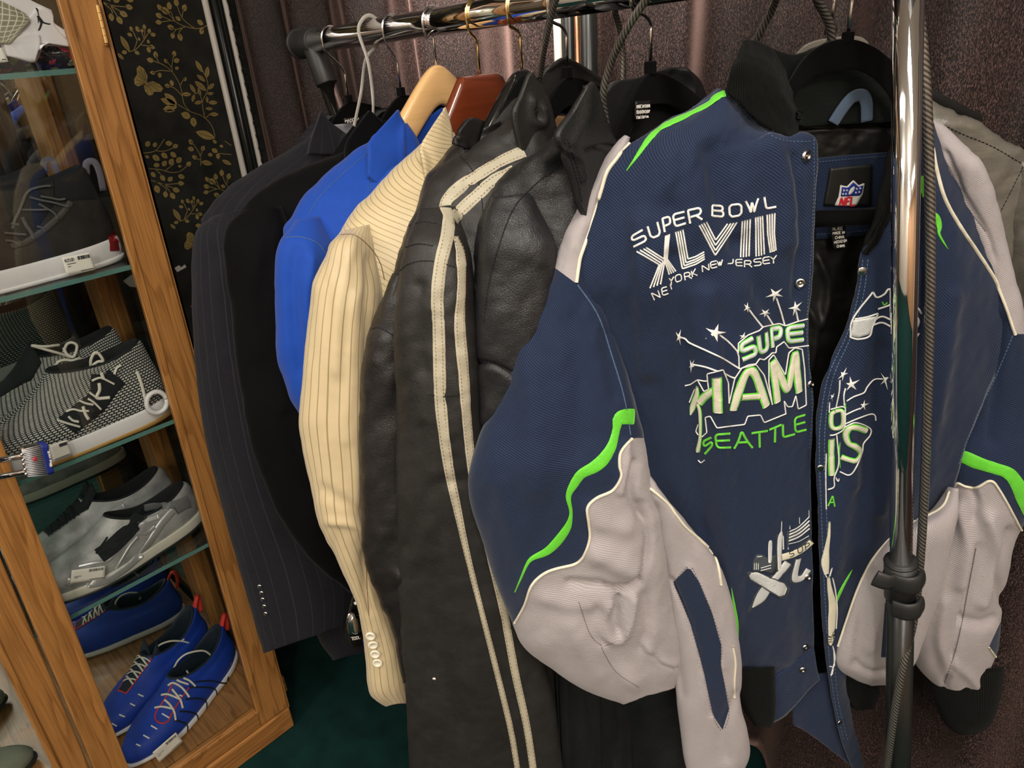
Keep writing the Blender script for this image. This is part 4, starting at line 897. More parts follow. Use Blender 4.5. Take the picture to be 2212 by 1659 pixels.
# ---------- 6 long striped leather coat
c, nk, _ = HS['g6']; sx = ('x', c[0])
g = coat('striped_leather_coat', nk, 'long black leather coat with two bone stripes running down its sleeve', 'coat')
back_sheet(g, c, nk, M['leather2'], .30, x0=-.07, x1=-.03, hw=.21)
b6 = loft('body', g, [(1095,262,1165,235),(1058,290,1195,290),(1002,330,1200,350),(957,352,1195,410),(932,388,1180,460),(912,440,1160,520),(893,482,1140,580),(877,540,1120,650),(880,620,1110,720),(890,760,1110,800),(900,900,1110,900),(910,1100,1130,1100),(920,1300,1180,1300),(930,1500,1200,1500),(940,1720,1220,1720)], sx, M['leather2'], t=.055, nz=LE, folds=[([(1060,300),(1010,350),(985,400)],14,.003)], seed=61)
s6 = loft('sleeve', g, [(905,455,985,450,.01,.03),(884,512,1015,530,-.01),(867,580,1028,600,-.025),(860,650,1034,680,-.03),(857,750,1040,770,-.03),(858,850,1052,865,-.03),(860,930,1064,950,-.03),(862,1050,1090,1070,-.03),(863,1150,1115,1170,-.03),(865,1250,1145,1270,-.03),(870,1350,1170,1360,-.03),(876,1450,1190,1460,-.03),(882,1560,1205,1560,-.03),(890,1680,1222,1680,-.03),(896,1760,1230,1760,-.03)], sx, M['leather2'], t=.052, nz=[(.0035, 90, 260, .1), (.001, 24, 40, .8)], folds=[([(880,1180),(930,1060),(1000,1040)],14,-.004),([(930,760),(935,820),(915,900)],14,.003),([(905,620),(900,720),(912,800)],18,-.004)], seed=62)
cl6 = patch('collar', g, [[(1144,163),(1151,156),(1160,168)],[(1128,204),(1155,210),(1182,198)],[(1112,240),(1160,252),(1197,250)],[(1116,282),(1165,290),(1206,292)],[(1130,328),(1168,335),(1212,318)]], sx, M['leather2'], dD=-.064, thick=.005, folds=[([(1148,215),(1152,260),(1162,272),(1175,262),(1172,232)],7,.006),([(1156,240),(1160,256)],5,-.006)])
patch('back_collar', g, [[(1160,182),(1188,141),(1218,124),(1256,141),(1312,178)],[(1180,225),(1200,190),(1224,170),(1254,190),(1300,225)],[(1185,262),(1205,245),(1228,240),(1254,250),(1290,262)]], sx, M['leather2'], dD=.03, thick=.006, folds=[([(1186,146),(1218,130),(1256,146),(1312,182)],5,.004)])
patch('neck_facing', g, [[(1188,246),(1215,244),(1238,258)],[(1192,290),(1215,292),(1240,300)]], sx, M['leather'], dD=.004)
patch('hanger_patch', g, [[(1192,252),(1215,250),(1232,258)],[(1196,286),(1215,290),(1222,292)]], sx, M['tan'], dD=-.004)
mb = MB()
SA = [(1131,327,1),(1085,347,1),(1030,380,1),(985,412,1),(962,440,1),(969,470,1.0),(966,510,1),(952,570,.95),(945,640,.95),(948,720,.95),(951,850,.95),(958,930,.9),(971,1020,.8),(988,1100,.7),(1010,1200,.55),(1040,1320,.5),(1073,1450,.55),(1104,1580,.6),(1122,1690,.6)]
SB = [(1112,368,1),(1065,392,1),(1035,418,1),(1002,448,1),(978,474,1)]
SC = [(984,512,.5),(995,550,.95),(997,620,.9),(993,700,.9),(1001,800,.9),(1008,900,.85),(1018,1000,.75),(1034,1090,.75),(1060,1200,.75),(1088,1320,.75),(1112,1450,.75),(1138,1570,.75),(1156,1690,.75)]
for P in (SA, SB, SC): band(mb.mark(), [b6, s6], P, .0136, .0010, step=4)
o_ = mb.build('bone_stripe', M['stripeleather'], g)
mb = MB()
for P in (SA, SB, SC):
    for s_ in (-1, 1):
        Q = resample(np.array(P, float), 6.0); T = norm(np.gradient(Q[:, :2], axis=0)); Qs = Q[:, :2] + np.stack([-T[:, 1], T[:, 0]], 1) * (s_ * 7.8 * Q[:, 2:3]); stitches(mb, [b6, s6], Qs, dash=4, gap=4, w=.0007, h=.0014)
mb.build('stripe_stitching', M['tan'], o_)
mb = MB()
for P in ([(882,488),(912,480),(950,484)], [(874,535),(905,527),(940,532)], [(864,585),(880,572),(910,564),(945,566),(985,578)], [(1112,243),(1114,280),(1124,315),(1140,347)], [(975,322),(1012,356),(1035,400),(1045,470)], [(860,795),(880,815),(910,830)], [(925,852),(960,856),(1010,850)]): stitches(mb.mark(), [b6, s6, cl6], P, dash=6, gap=2, w=.0012, h=.0006)
mb.build('seam', M['stitch_dark'], g)
h = cast(s6, 938, 1466)
if h: MB().lathe(h[0], h[1], [(0, .002), (.0006, .0025), (.0008, 0)], 7).build('lint_speck', M['paper'], g)

# ---------- 7 plain black leather jacket
c, nk, _ = HS['g7']; sx = ('x', c[0])
g = coat('leather_jacket', nk, 'plain black leather jacket between the striped leather coat and the navy varsity jacket')
back_sheet(g, c, nk, M['leather'], .25, x0=-.07, x1=-.03, hw=.21, side=.2)
b7 = loft('body', g, [(1190,300,1262,290,0.000),(1160,328,1345,330,0.000),(1114,363,1365,395,0.020),(1080,409,1365,460,0.030),(1055,473,1350,530,0.035),(1039,528,1330,600,0.040),(1034,612,1300,680,0.045),(1035,700,1280,760,0.050),(1060,800,1280,850,0.055),(1080,950,1290,950,0.060),(1100,1150,1330,1150,0.070),(1130,1350,1400,1350,0.080),(1170,1500,1450,1500,0.080),(1190,1640,1490,1640,0.080),(1200,1760,1500,1760,0.080)], sx, M['leather'], t=.048, nz=LE, seed=71, folds=[([(1200,330),(1130,440),(1090,560)],16,.004)])
s7 = loft('sleeve', g, [(1066,450,1150,440,.05,.02),(1040,528,1200,540,.028,.030),(1032,612,1215,630,.028,.034),(1027,700,1200,720,.03,.036),(1029,775,1180,810,.035,.036),(1034,815,1160,850,.04,.036),(1034,880,1150,900,.045,.036),(1036,960,1140,970,.05,.036),(1055,1040,1160,1050,.055,.036),(1095,1160,1200,1160,.065,.036),(1140,1280,1250,1280,.075,.036),(1170,1400,1300,1400,.08,.036),(1190,1480,1330,1470,.08,.036)], sx, M['leather'], t=.05, nz=[(.0018, 50, 110, .4), (.0007, 20, 35, .9)], folds=[([(1030,782),(1070,790),(1110,812)],6,-.004)], seed=72)
cl7 = patch('collar', g, [[(1264,186),(1276,176),(1292,192)],[(1240,240),(1274,246),(1313,262)],[(1208,291),(1264,302),(1336,314)],[(1221,335),(1276,348),(1350,345)],[(1240,390),(1292,405),(1335,395)],[(1252,440),(1272,470),(1300,450)]], sx, M['leather'], dD=-.072, thick=.006, folds=[([(1270,190),(1262,260),(1240,310)],14,.004),([(1270,325),(1300,318),(1334,322)],5,-.005),([(1222,325),(1252,345),(1262,390)],5,.004)])
patch('far_collar', g, [[(1300,215),(1330,178),(1380,168),(1440,150),(1478,146),(1512,172),(1528,212)],[(1310,260),(1345,235),(1400,215),(1450,205),(1480,205),(1500,225),(1515,250)],[(1330,320),(1360,310),(1400,300),(1450,290),(1480,280),(1490,275),(1500,280)]], sx, M['leather'], dD=.03, thick=.006, folds=[([(1475,152),(1490,185),(1485,230)],7,.010),([(1455,160),(1462,200)],6,-.006)])
t_ = patch('neck_label', g, [[(1374,219),(1408,217)],[(1372,258),(1400,255)]], sx, M['lining'], dD=-.02, thick=.001)
mb = MB()
for y, wd_ in ((230, 'MADE IN CHINA'), (242, 'ECHO EN CHINA'), (254, 'FAIT EN CHINE')): write(mb, t_, wd_, [(1375, y + 4), (1403, y + 2)], [(1375, y - 3), (1404, y - 5)], .0007, step=1.0)
mb.build('lettering', M['paper'], t_.o)
mb = MB()
for P in ([(1219,300),(1235,350),(1250,400),(1258,440)], [(1226,300),(1243,350),(1258,400)], [(1219,348),(1160,395),(1110,450),(1075,540),(1055,620),(1045,700)], [(1030,778),(1068,786),(1110,812)]): stitches(mb.mark(), [b7, s7, cl7], P, dash=7, gap=1, w=.0013, h=.0006)
mb.build('seam', M['stitch_dark'], g)
# ================================================================== varsity jacket
def varsity(name, base):
    m, t, b = nt(name); b.inputs['Roughness'].default_value = .85; b.inputs['Specular IOR Level'].default_value = .2
    b.inputs['Sheen Weight'].default_value = .18; b.inputs['Sheen Roughness'].default_value = .4
    w = N(t, 'ShaderNodeTexWave', wave_type='BANDS', bands_direction='X'); w.inputs['Scale'].default_value = 2 * math.pi / .0021 / 20
    w.inputs['Distortion'].default_value = .8; w.inputs['Detail'].default_value = 2; w.inputs['Detail Scale'].default_value = 2
    L(t, uvmap(t, rot=.85), w.inputs[0]); n = noise(t, uvmap(t, obj=True), 28, 5, .6)
    navy = mixc(t, w.outputs[1], (.0055, .010, .026), (.024, .040, .088)); navy = mixc(t, math_(t, 'MULTIPLY', n, .5), navy, (.017, .028, .064))
    grey = mixc(t, w.outputs[1], (.36, .325, .335), (.47, .43, .435)); grey = mixc(t, math_(t, 'MULTIPLY', n, .4), grey, (.36, .33, .32))
    green = mixc(t, w.outputs[1], (.10, .52, .035), (.17, .68, .06))
    c = navy if base == 'navy' else grey
    for z_, col in (('grey', grey), ('navy', navy), ('green', green)):
        a = N(t, 'ShaderNodeAttribute', attribute_name='z_' + z_); c = mixc(t, math_(t, 'GREATER_THAN', a.outputs[2], .0001), c, col)
    L(t, c, b.inputs['Base Color']); bump(t, b, w.outputs[1], .35, .0007); return m
M['v_navy'] = varsity('navy_twill', 'navy'); M['v_grey'] = varsity('grey_twill', 'grey')
M['rib'] = knitrib('black_rib_knit', (.0065, .0075, .0065), (.002, .0024, .002))
M['blacktwill'] = cloth('black_green_knit', (.008, .011, .0095), (.003, .0045, .004), pitch=.0016, ang=1.57, sheen=.05)
M['rednfl'] = plain('red_embroidery', (.60, .02, .03), .6); M['bluenfl'] = plain('blue_embroidery', (.015, .035, .28), .6)
hk = rail_at(1845)
c8, n8, t8 = HS['g8'] = hanger(1845, (1831, 80), 'velvet', M['steel'], 'black velvet hanger carrying the navy varsity jacket in front', D=.70)
dirF = np.array([FW[1], -FW[0], 0.]); dirF = dirF if dirF @ RM[:, 0] > 0 else -dirF
def hanger8():
    z = np.array([0, 0, 1.])
    outer = [(1660,330),(1680,240),(1705,175),(1740,122),(1785,92),(1831,84),(1880,98),(1925,132),(1960,175),(1990,230),(2010,300)]
    inner = [(1700,350),(1700,270),(1712,215),(1740,175),(1785,155),(1831,150),(1870,160),(1905,190),(1930,235),(1945,300),(1950,350)]
    O = resample(np.array(outer, float), 6); I = resample(np.array(inner, float), 6); n = 60
    f = lambda P: np.stack([np.interp(np.linspace(0, 1, n), np.linspace(0, 1, len(P)), P[:, j]) for j in (0, 1)], 1)
    O, I = f(O), f(I); A = PF(O[:, 0], O[:, 1], .70); B = PF(I[:, 0], I[:, 1], .70)
    mb = MB(); P = np.concatenate([A, B[::-1]]); mb.prism(P - FW * .0035, P + FW * .0035); q = PF(np.array(1831.), np.array(84.), .70)
    mb.tube([q - z * .004, q + z * .006], .0055, 12); mb.build('shoulder_arm', M['velvet'], t8, bevel=.0015, smooth=False)
    a = PF(np.array([1700., 2010.]), np.array([476., 462.]), .70); mb = MB(); mb.tube([a[0], a[1]], .0085, 14, flat=1.0); mb.build('trouser_bar', M['velvet'], t8)
hanger8()
g = coat('varsity_jacket', n8, 'navy and grey varsity jacket with green stripes and white football embroidery hanging open in front')
NVN = [(.0022, 70, 220, .1), (.0007, 20, 50, .5)]
V_ = ('f', .68)
GR_SL = [(1420,948),(1364,948),(1341,977),(1338,1006),(1342,1029),(1324,1058),(1289,1075),(1269,1096),(1272,1128),(1274,1162),(1263,1197),(1243,1217),(1196,1229),(1168,1243),(1147,1266),(1133,1307),(1113,1344),(1085,1360),(1100,1460),(1350,1580),(1500,1580),(1500,950)]
GN_SL = [(1380,879),(1361,879),(1341,878),(1326,891),(1326,920),(1312,954),(1283,989),(1248,1012),(1228,1041),(1220,1076),(1228,1099),(1231,1116),(1214,1145),(1173,1185),(1142,1206),(1127,1237),(1110,1280),(1118,1268),(1133,1238),(1152,1208),(1185,1200),(1220,1168),(1240,1128),(1240,1105),(1232,1084),(1237,1064),(1254,1041),(1289,1029),(1324,1006),(1335,972),(1335,931),(1347,920),(1367,924),(1385,930)]
YK_SL = [(1375,290),(1333,342),(1312,371),(1300,409),(1287,451),(1270,506),(1253,557),(1244,612),(1198,578),(1150,560),(1200,440),(1290,300)]
GN_BD = [(1560,188),(1542,200),(1536,216),(1506,231),(1464,246),(1422,266),(1385,290),(1367,333),(1351,367),(1371,345),(1397,316),(1422,295),(1464,268),(1515,242),(1544,221),(1575,198)]
# lining and back
bk = loft('back_panel', g, [(1585,215,1985,200,0,.012),(1540,300,2010,280),(1480,420,2050,420),(1400,600,2090,600),(1390,800,2080,800),(1400,1000,2050,1000),(1450,1200,1990,1200),(1520,1380,1930,1380),(1600,1480,1880,1470)], ('f', .765), M['lining'], t=.014, nz=[(.004, 40, 90, .5), (.002, 15, 30, 1)], seed=81)
lin = patch('lining', g, [[(1705,262),(1780,258),(1860,254),(1960,254)],[(1710,330),(1780,330),(1860,325),(1970,320)],[(1715,520),(1780,520),(1860,520),(1965,520)],[(1715,700),(1780,700),(1850,700),(1880,700)],[(1730,900),(1765,900),(1790,900),(1820,900)]], V_, M['lining'], dD=.055, nz=[(.002, 34, 34, .5), (.0005, 12, 18, 1)], folds=[([(1712,278),(1800,274),(1950,270)],4,-.004),([(1770,560),(1790,620),(1775,700)],9,.006),([(1730,640),(1760,700),(1750,800)],9,.005)])
bc = patch('back_collar', g, [[(1640,92),(1712,118),(1780,100),(1850,98),(1920,125),(1985,185)],[(1670,170),(1712,190),(1780,180),(1850,178),(1920,190),(1985,220)],[(1700,240),(1730,272),(1790,269),(1850,267),(1920,264),(1985,262)]], V_, M['blacktwill'], dD=.045, thick=.005)
fc = patch('neck_facing', g, [[(1764,342),(1830,336),(1935,328)],[(1762,430),(1830,428),(1935,420)],[(1762,517),(1830,512),(1930,500)]], V_, M['v_navy'], dD=.046, thick=.002)
c8f = lambda p: (1740 + p[0] / 3.77, 320 + p[1] / 3.77)
lb = patch('brand_patch', g, [[c8f((205,165)),c8f((360,148)),c8f((545,132))],[c8f((150,470)),c8f((330,470)),c8f((530,470))]], V_, M['lining'], dD=.0435, thick=.001)
def cm(f, P): return [(*f(p[:2]), *p[2:]) for p in P]
mb = MB(); sh = [(283,300),(335,312),(388,258),(432,302),(480,282),(464,375),(408,478),(230,478),(268,395)]
fillpoly(mb, lb, cm(c8f, sh), .0004); o_ = mb.build('shield_emblem', M['thread_white'], lb.o)
mb = MB(); fillpoly(mb, lb, cm(c8f, [(294,315),(342,322),(386,275),(430,315),(466,300),(456,365),(436,384),(284,392)]), .0004, lift=.0008); mb.build('blue_field', M['bluenfl'], lb.o)
mb = MB()
for x, y in ((308,342),(332,342),(300,372),(324,372),(412,330),(440,325),(405,360),(432,356)):
    P = [(x + 11 * math.sin(a + (0 if k % 2 == 0 else 0)) * (1 if k % 2 == 0 else .42), y - 11 * math.cos(a) * (1 if k % 2 == 0 else .42)) for k, a in enumerate(np.linspace(0, 2 * math.pi, 11)[:-1])]
    fillpoly(mb, lb, cm(c8f, P), .0003, lift=.0014, grid=1.2)
fillpoly(mb, lb, cm(c8f, [(390,308),(398,320),(385,350),(358,378),(345,376),(348,352),(365,325)]), .0003, lift=.0014, grid=2); mb.build('small_stars', M['thread_white'], lb.o)
def quads(mb, surfs, f, items, w, h=.0007, mi=0, step=1.6, lift=.0002):
    for ch, bl, br, tl, tr in items:
        bl, br, tl, tr = [np.array(f(p), float) for p in (bl, br, tl, tr)]; gw = GL[ch][0]
        for s in GL[ch][1]:
            Q = resample(np.array(s, float), .1, smooth=False); u = (Q[:, 0] / gw)[:, None]; v = Q[:, 1:2]
            P = (bl * (1 - u) + br * u) * (1 - v) + (tl * (1 - u) + tr * u) * v
            band(mb, surfs, P, w, h, mi, step=step, smooth=False, lift=lift)
    return mb
mb = MB(); quads(mb, lb, c8f, [('N',(272,470),(305,468),(290,404),(324,402)),('F',(322,468),(350,462),(335,402),(362,398)),('L',(362,468),(392,465),(372,396),(385,394))], .0022, .0003, lift=.001, step=1.0); mb.build('red_letters', M['rednfl'], lb.o)
tg = patch('size_label', g, [[c8f((200,640)),c8f((325,640))],[c8f((232,832)),c8f((345,800))]], V_, M['lining'], dD=.034, thick=.0008)
mb = MB()
for wd_, a, b_, hgt in (('XL/EG',(220,668),(300,664),22),('MADE IN',(222,704),(318,696),22),('CHINA',(242,740),(314,732),22),('HECHO EN',(234,778),(334,762),22),('CHINA',(256,810),(318,804),22)):
    write(mb, tg, wd_, [c8f(a), c8f(b_)], [c8f((a[0], a[1] - hgt)), c8f((b_[0], b_[1] - hgt))], .0007, .0002, step=1.0)
mb.build('lettering', M['paper'], tg.o)
lp = PF(np.array([1800.,1818.,1840.,1862.,1872.,1873.]), np.array([266.,238.,212.,206.,222.,262.]), .72)
MB().tube(catmull(lp, 40), .0058, 8, flat=.22, up=FW).build('hanging_loop', cloth('denim_tape', (.12, .18, .27), (.05, .08, .13), pitch=.0016), g)
# left front
fl_rows = [
 [(1550,194,.02),(1560,196,.015),(1568,198,.01),(1574,200,.01)],
 [(1485,238,.02),(1530,236,.0),(1575,234,-.005),(1612,232,.01)],
 [(1424,272,.01),(1500,272,-.015),(1580,272,-.015),(1652,271,.01)],
 [(1350,316,.0),(1470,315,-.025),(1590,305,-.02),(1692,294,.005)],
 [(1310,372,-.004),(1450,360,-.03),(1600,340,-.025),(1762,298,.0)],
 [(1284,460,-.008),(1430,450,-.035),(1600,440,-.03),(1762,420,.0)],
 [(1262,530,-.010),(1420,530,-.04),(1600,530,-.03),(1757,520,.0)],
 [(1247,608,-.012),(1420,620,-.04),(1600,620,-.032),(1752,612,.0)],
 [(1292,680,-.010),(1440,690,-.035),(1600,700,-.03),(1746,700,.0)],
 [(1325,770,-.010),(1460,780,-.03),(1610,790,-.03),(1750,780,.0)],
 [(1352,860,-.010),(1480,870,-.025),(1620,880,-.03),(1758,870,.0)],
 [(1368,960,-.004),(1490,970,-.02),(1625,980,-.028),(1752,970,.0)],
 [(1385,1060,.0),(1500,1070,-.015),(1630,1080,-.025),(1749,1060,.0)],
 [(1410,1160,.02),(1520,1180,-.01),(1640,1190,-.022),(1754,1170,.0)],
 [(1440,1260,.03),(1545,1280,-.005),(1650,1290,-.02),(1756,1270,.0)],
 [(1470,1360,.04),(1570,1380,.005),(1660,1385,-.012),(1757,1360,.005)],
 [(1520,1455,.05),(1592,1466,.015),(1668,1462,-.002),(1757,1402,.01)]]
FF = [([(1460,560),(1480,760),(1500,1000),(1520,1150)],22,-0.0087),([(1530,640),(1545,800),(1560,1000),(1580,1200),(1590,1420)],22,0.0087),([(1540,330),(1560,420),(1600,520)],26,-0.0087),([(1660,300),(1690,400),(1700,520)],28,0.0072),([(1600,540),(1640,620),(1680,700)],24,-0.0072),([(1450,450),(1500,560),(1540,700)],26,-0.0058),([(1710,340),(1725,480),(1718,640)],10,-0.0043),([(1380,480),(1390,640),(1400,800)],22,0.0072),([(1650,1230),(1690,1330),(1700,1420)],24,0.0058)]
zfl = None
fl = patch('front_left', g, fl_rows, V_, M['v_navy'], thick=.0035, folds=FF, nz=NVN, zones=zfl, seed=82, step=5)
WB = patch('hem_tab', g, [[(1668,1460),(1715,1432),(1758,1400)],[(1666,1510),(1718,1480),(1766,1445)],[(1668,1562),(1715,1530),(1772,1470)]], V_, M['v_navy'], dD=-.002, thick=.004, nz=NVN)
rb = loft('waist_rib', g, [(1560,1450,1672,1440,0,.02),(1585,1470,1672,1475),(1597,1505,1672,1520),(1612,1540,1668,1556),(1632,1568,1660,1572,0,.012)], V_, M['rib'], t=.02)
# grey side panel with welt pocket
WELT = [(1454,1258),(1488,1224),(1509,1255),(1538,1324),(1558,1394),(1558,1440),(1575,1532),(1561,1577),(1540,1545),(1520,1451),(1491,1347)]
sp = loft('side_panel', g, [(1366,975,1374,980,-.005,.008),(1368,1000,1392,1005,-.008,.018),(1378,1050,1428,1062,-.01),(1388,1095,1468,1110,-.012),(1400,1150,1508,1158,-.012),(1410,1200,1545,1208,-.012),(1422,1255,1566,1262,-.012),(1434,1320,1582,1325,-.012),(1444,1385,1592,1395,-.012),(1451,1450,1594,1450,-.012),(1458,1510,1592,1505,-.012),(1465,1560,1606,1560,-.012),(1473,1620,1614,1610,-.012),(1485,1665,1598,1650,-.012),(1500,1700,1560,1690,-.01,.02)], V_, M['v_grey'], t=.030, nz=[(.0015, 40, 120, .1)], folds=[([(1415,1100),(1440,1300),(1470,1500)],14,-.004),([(1450,1255),(1490,1350),(1518,1450),(1538,1545)],5,-.006),([(1488,1224),(1540,1330),(1560,1440)],6,.003),([(1590,1500),(1560,1580),(1570,1640)],10,-.004)], zones={'z_navy': (WELT, False)}, seed=83, step=5)
# left sleeve
SLF = [([(1268,1100),(1300,1130),(1345,1140)],20,0.0048),([(1352,960),(1352,1010),(1338,1060)],9,0.0048),([(1368,1000),(1362,1060),(1385,1120)],9,-0.0080),
 ([(1385,1090),(1400,1150),(1395,1210),(1372,1250)],8,-0.0080),([(1290,1190),(1340,1215),(1368,1230)],26,0.0104),([(1230,1262),(1290,1262),(1340,1272),(1378,1252)],7,-0.0120),
 ([(1180,1290),(1230,1305),(1290,1300)],16,0.0048),([(1318,1300),(1305,1340),(1316,1375),(1340,1385)],8,0.0080),([(1338,1290),(1332,1330),(1338,1366)],7,-0.0112),([(1368,1290),(1362,1335),(1350,1370)],9,0.0088),([(1395,1290),(1400,1350),(1385,1400)],12,-0.0048),
 ([(1290,1300),(1296,1345),(1305,1390)],5,-0.0048),([(1300,1400),(1330,1440),(1370,1480)],16,0.0040),([(1240,1350),(1262,1400),(1290,1450)],22,0.0048),([(1395,1395),(1420,1425),(1452,1438)],9,0.0048),([(1405,1412),(1430,1435),(1460,1445)],5,-0.0048),
 ([(1130,760),(1160,900),(1150,1050)],30,0.0048),([(1240,700),(1260,850),(1240,980)],30,-0.0040),([(1310,720),(1330,850)],16,-0.0040),([(1080,1050),(1120,1180),(1150,1280)],24,0.0040),([(1180,1080),(1170,1160),(1120,1230)],18,-0.0032)]
sl = loft('sleeve_left', g, [(1362,300,1374,306,0.03,0.012),(1322,348,1352,358,0.028,0.02),(1290,405,1322,418,0.026,0.026),(1252,465,1302,482,0.024,0.03),(1219,532,1282,552,0.022,0.034),(1198,585,1276,606,0.02,0.036),(1160,665,1312,676,0.016,0.04),(1120,760,1340,758,0.01,0.046),(1075,860,1368,858,0.004,0.052),(1032,948,1388,942,0,0.058),(1012,1010,1396,1003,-0.006),(1014,1075,1410,1063,-0.006),(1038,1155,1428,1130,-0.006),(1068,1245,1438,1210,-0.006),(1106,1340,1450,1290,-0.006),(1132,1392,1460,1350,-0.006),(1192,1438,1468,1400,-0.006,.05),(1270,1487,1468,1445,-0.006,.045),(1345,1514,1455,1478,-0.006,.03)], V_, M['v_navy'], t=.062, n=190, k=150, folds=SLF, nz=NVN + [(.0004, 24, 24, .3)], zones={'z_grey': (GR_SL, True), 'z_grey2': (YK_SL, False)}, seed=84)
# merge the shoulder yoke into the grey mask (same cloth)
def merge(o, a, b):
    A, B = o.data.attributes[a], o.data.attributes[b]; n = len(A.data); x = np.zeros(n, np.float32); y = np.zeros(n, np.float32); A.data.foreach_get('value', x); B.data.foreach_get('value', y); A.data.foreach_set('value', np.maximum(x, y)); 
merge(sl.o, 'z_grey', 'z_grey2')
# right front
FR = [([(1800,800),(1830,900),(1850,1050)],14,.004),([(1900,760),(1890,900),(1860,1100),(1840,1250)],22,-.006),([(2060,640),(2040,760),(2020,900)],18,.005),([(1960,600),(1950,760),(1925,950),(1900,1100)],18,.006)]
fr = patch('front_right', g, [
 [(1990,250,.0),(2000,252,.0),(2008,252,.005),(2014,254,.01)],
 [(1962,340,-.01),(1990,340,-.01),(2015,338,-.005),(2038,335,.01)],
 [(1930,430,-.01),(1980,432,-.015),(2040,432,-.01),(2092,430,.015)],
 [(1888,510,-.01),(1960,515,-.018),(2060,518,-.012),(2142,520,.02)],
 [(1861,548,-.01),(1950,580,-.018),(2080,600,-.012),(2188,625,.03)],
 [(1850,630,-.01),(1930,660,-.018),(2060,690,-.012),(2190,720,.03)],
 [(1826,715,-.01),(1915,740,-.016),(2040,770,-.012),(2152,808,.025)],
 [(1784,810,-.01),(1880,830,-.014),(2010,860,-.01),(2114,890,.02)],
 [(1767,910,-.01),(1850,930,-.014),(1980,950,-.01),(2085,965,.02)],
 [(1765,1000,-.01),(1840,1010,-.012),(1960,1030,-.005),(2066,1035,.02)],
 [(1769,1100,-.008),(1830,1110,-.01),(1920,1120,.0),(2040,1120,.03)],
 [(1773,1210,-.006),(1815,1215,-.006),(1880,1215,.005),(1960,1210,.035)],
 [(1778,1310,-.004),(1805,1312,-.002),(1850,1310,.01),(1890,1300,.035)],
 [(1786,1410,-.002),(1800,1410,.002),(1822,1405,.01),(1845,1395,.03)],
 [(1800,1510,.0),(1810,1510,.003),(1822,1505,.01),(1832,1495,.02)],
 [(1820,1600,.0),(1830,1598,.003),(1840,1592,.008),(1848,1585,.012)],
 [(1850,1675,.0),(1856,1672,.003),(1862,1668,.006),(1868,1664,.01)]], V_, M['v_navy'], dD=-.004, thick=.0035, folds=FR, nz=NVN, zones=None and {'z_green': ([(2010,448),(2028,462),(2036,488),(2031,504),(2048,540),(2024,512),(2022,494),(2010,486)], False), 'z_green2': ([(1842,1228),(1826,1246),(1806,1284),(1806,1302),(1824,1275)], False)}, seed=85, step=5)
pf_ = patch('placket_facing', g, [[(1712,1472),(1750,1466),(1790,1457)],[(1712,1520),(1765,1525),(1812,1545)],[(1716,1568),(1775,1605),(1848,1662)]], V_, M['v_navy'], dD=.008, thick=.004, nz=NVN)
sr_ = loft('side_panel_right', g, [(2052,1052,2066,1055,0,.008),(2010,1108,2062,1108,0,.02),(1930,1156,2052,1160),(1882,1210,2042,1212),(1852,1272,2028,1272),(1826,1345,2008,1335),(1808,1398,1990,1390),(1810,1440,1976,1430),(1850,1468,1950,1465),(1885,1482,1930,1480,0,.015)], V_, M['v_grey'], dD=-.0 if False else None, t=.028) if False else loft('side_panel_right', g, [(2052,1052,2066,1055,.0,.008),(2010,1108,2062,1108,.0,.02),(1930,1156,2052,1160),(1882,1210,2042,1212),(1852,1272,2028,1272),(1826,1345,2008,1335),(1808,1398,1990,1390),(1810,1440,1976,1430),(1850,1468,1950,1465),(1885,1482,1930,1480,0,.015)], V_, M['v_grey'], t=.028, nz=[(.0015, 40, 120, .1)], folds=[([(1880,1240),(1860,1330),(1850,1430)],12,-.005),([(1920,1200),(1905,1300),(1880,1400)],14,.005),([(1990,1150),(1980,1280)],14,.004),([(1850,1440),(1880,1455),(1920,1450)],8,-.005)], zones={'z_navy': ([(1912,1300),(1922,1298),(1935,1420),(1903,1420)], False)}, seed=86)
loft('waist_rib_right', g, [(1800,1425,1975,1420,0,.02),(1808,1465,1900,1470),(1820,1505,1898,1500),(1850,1535,1885,1532,0,.012)], ('f', .70), M['rib'], t=.02)
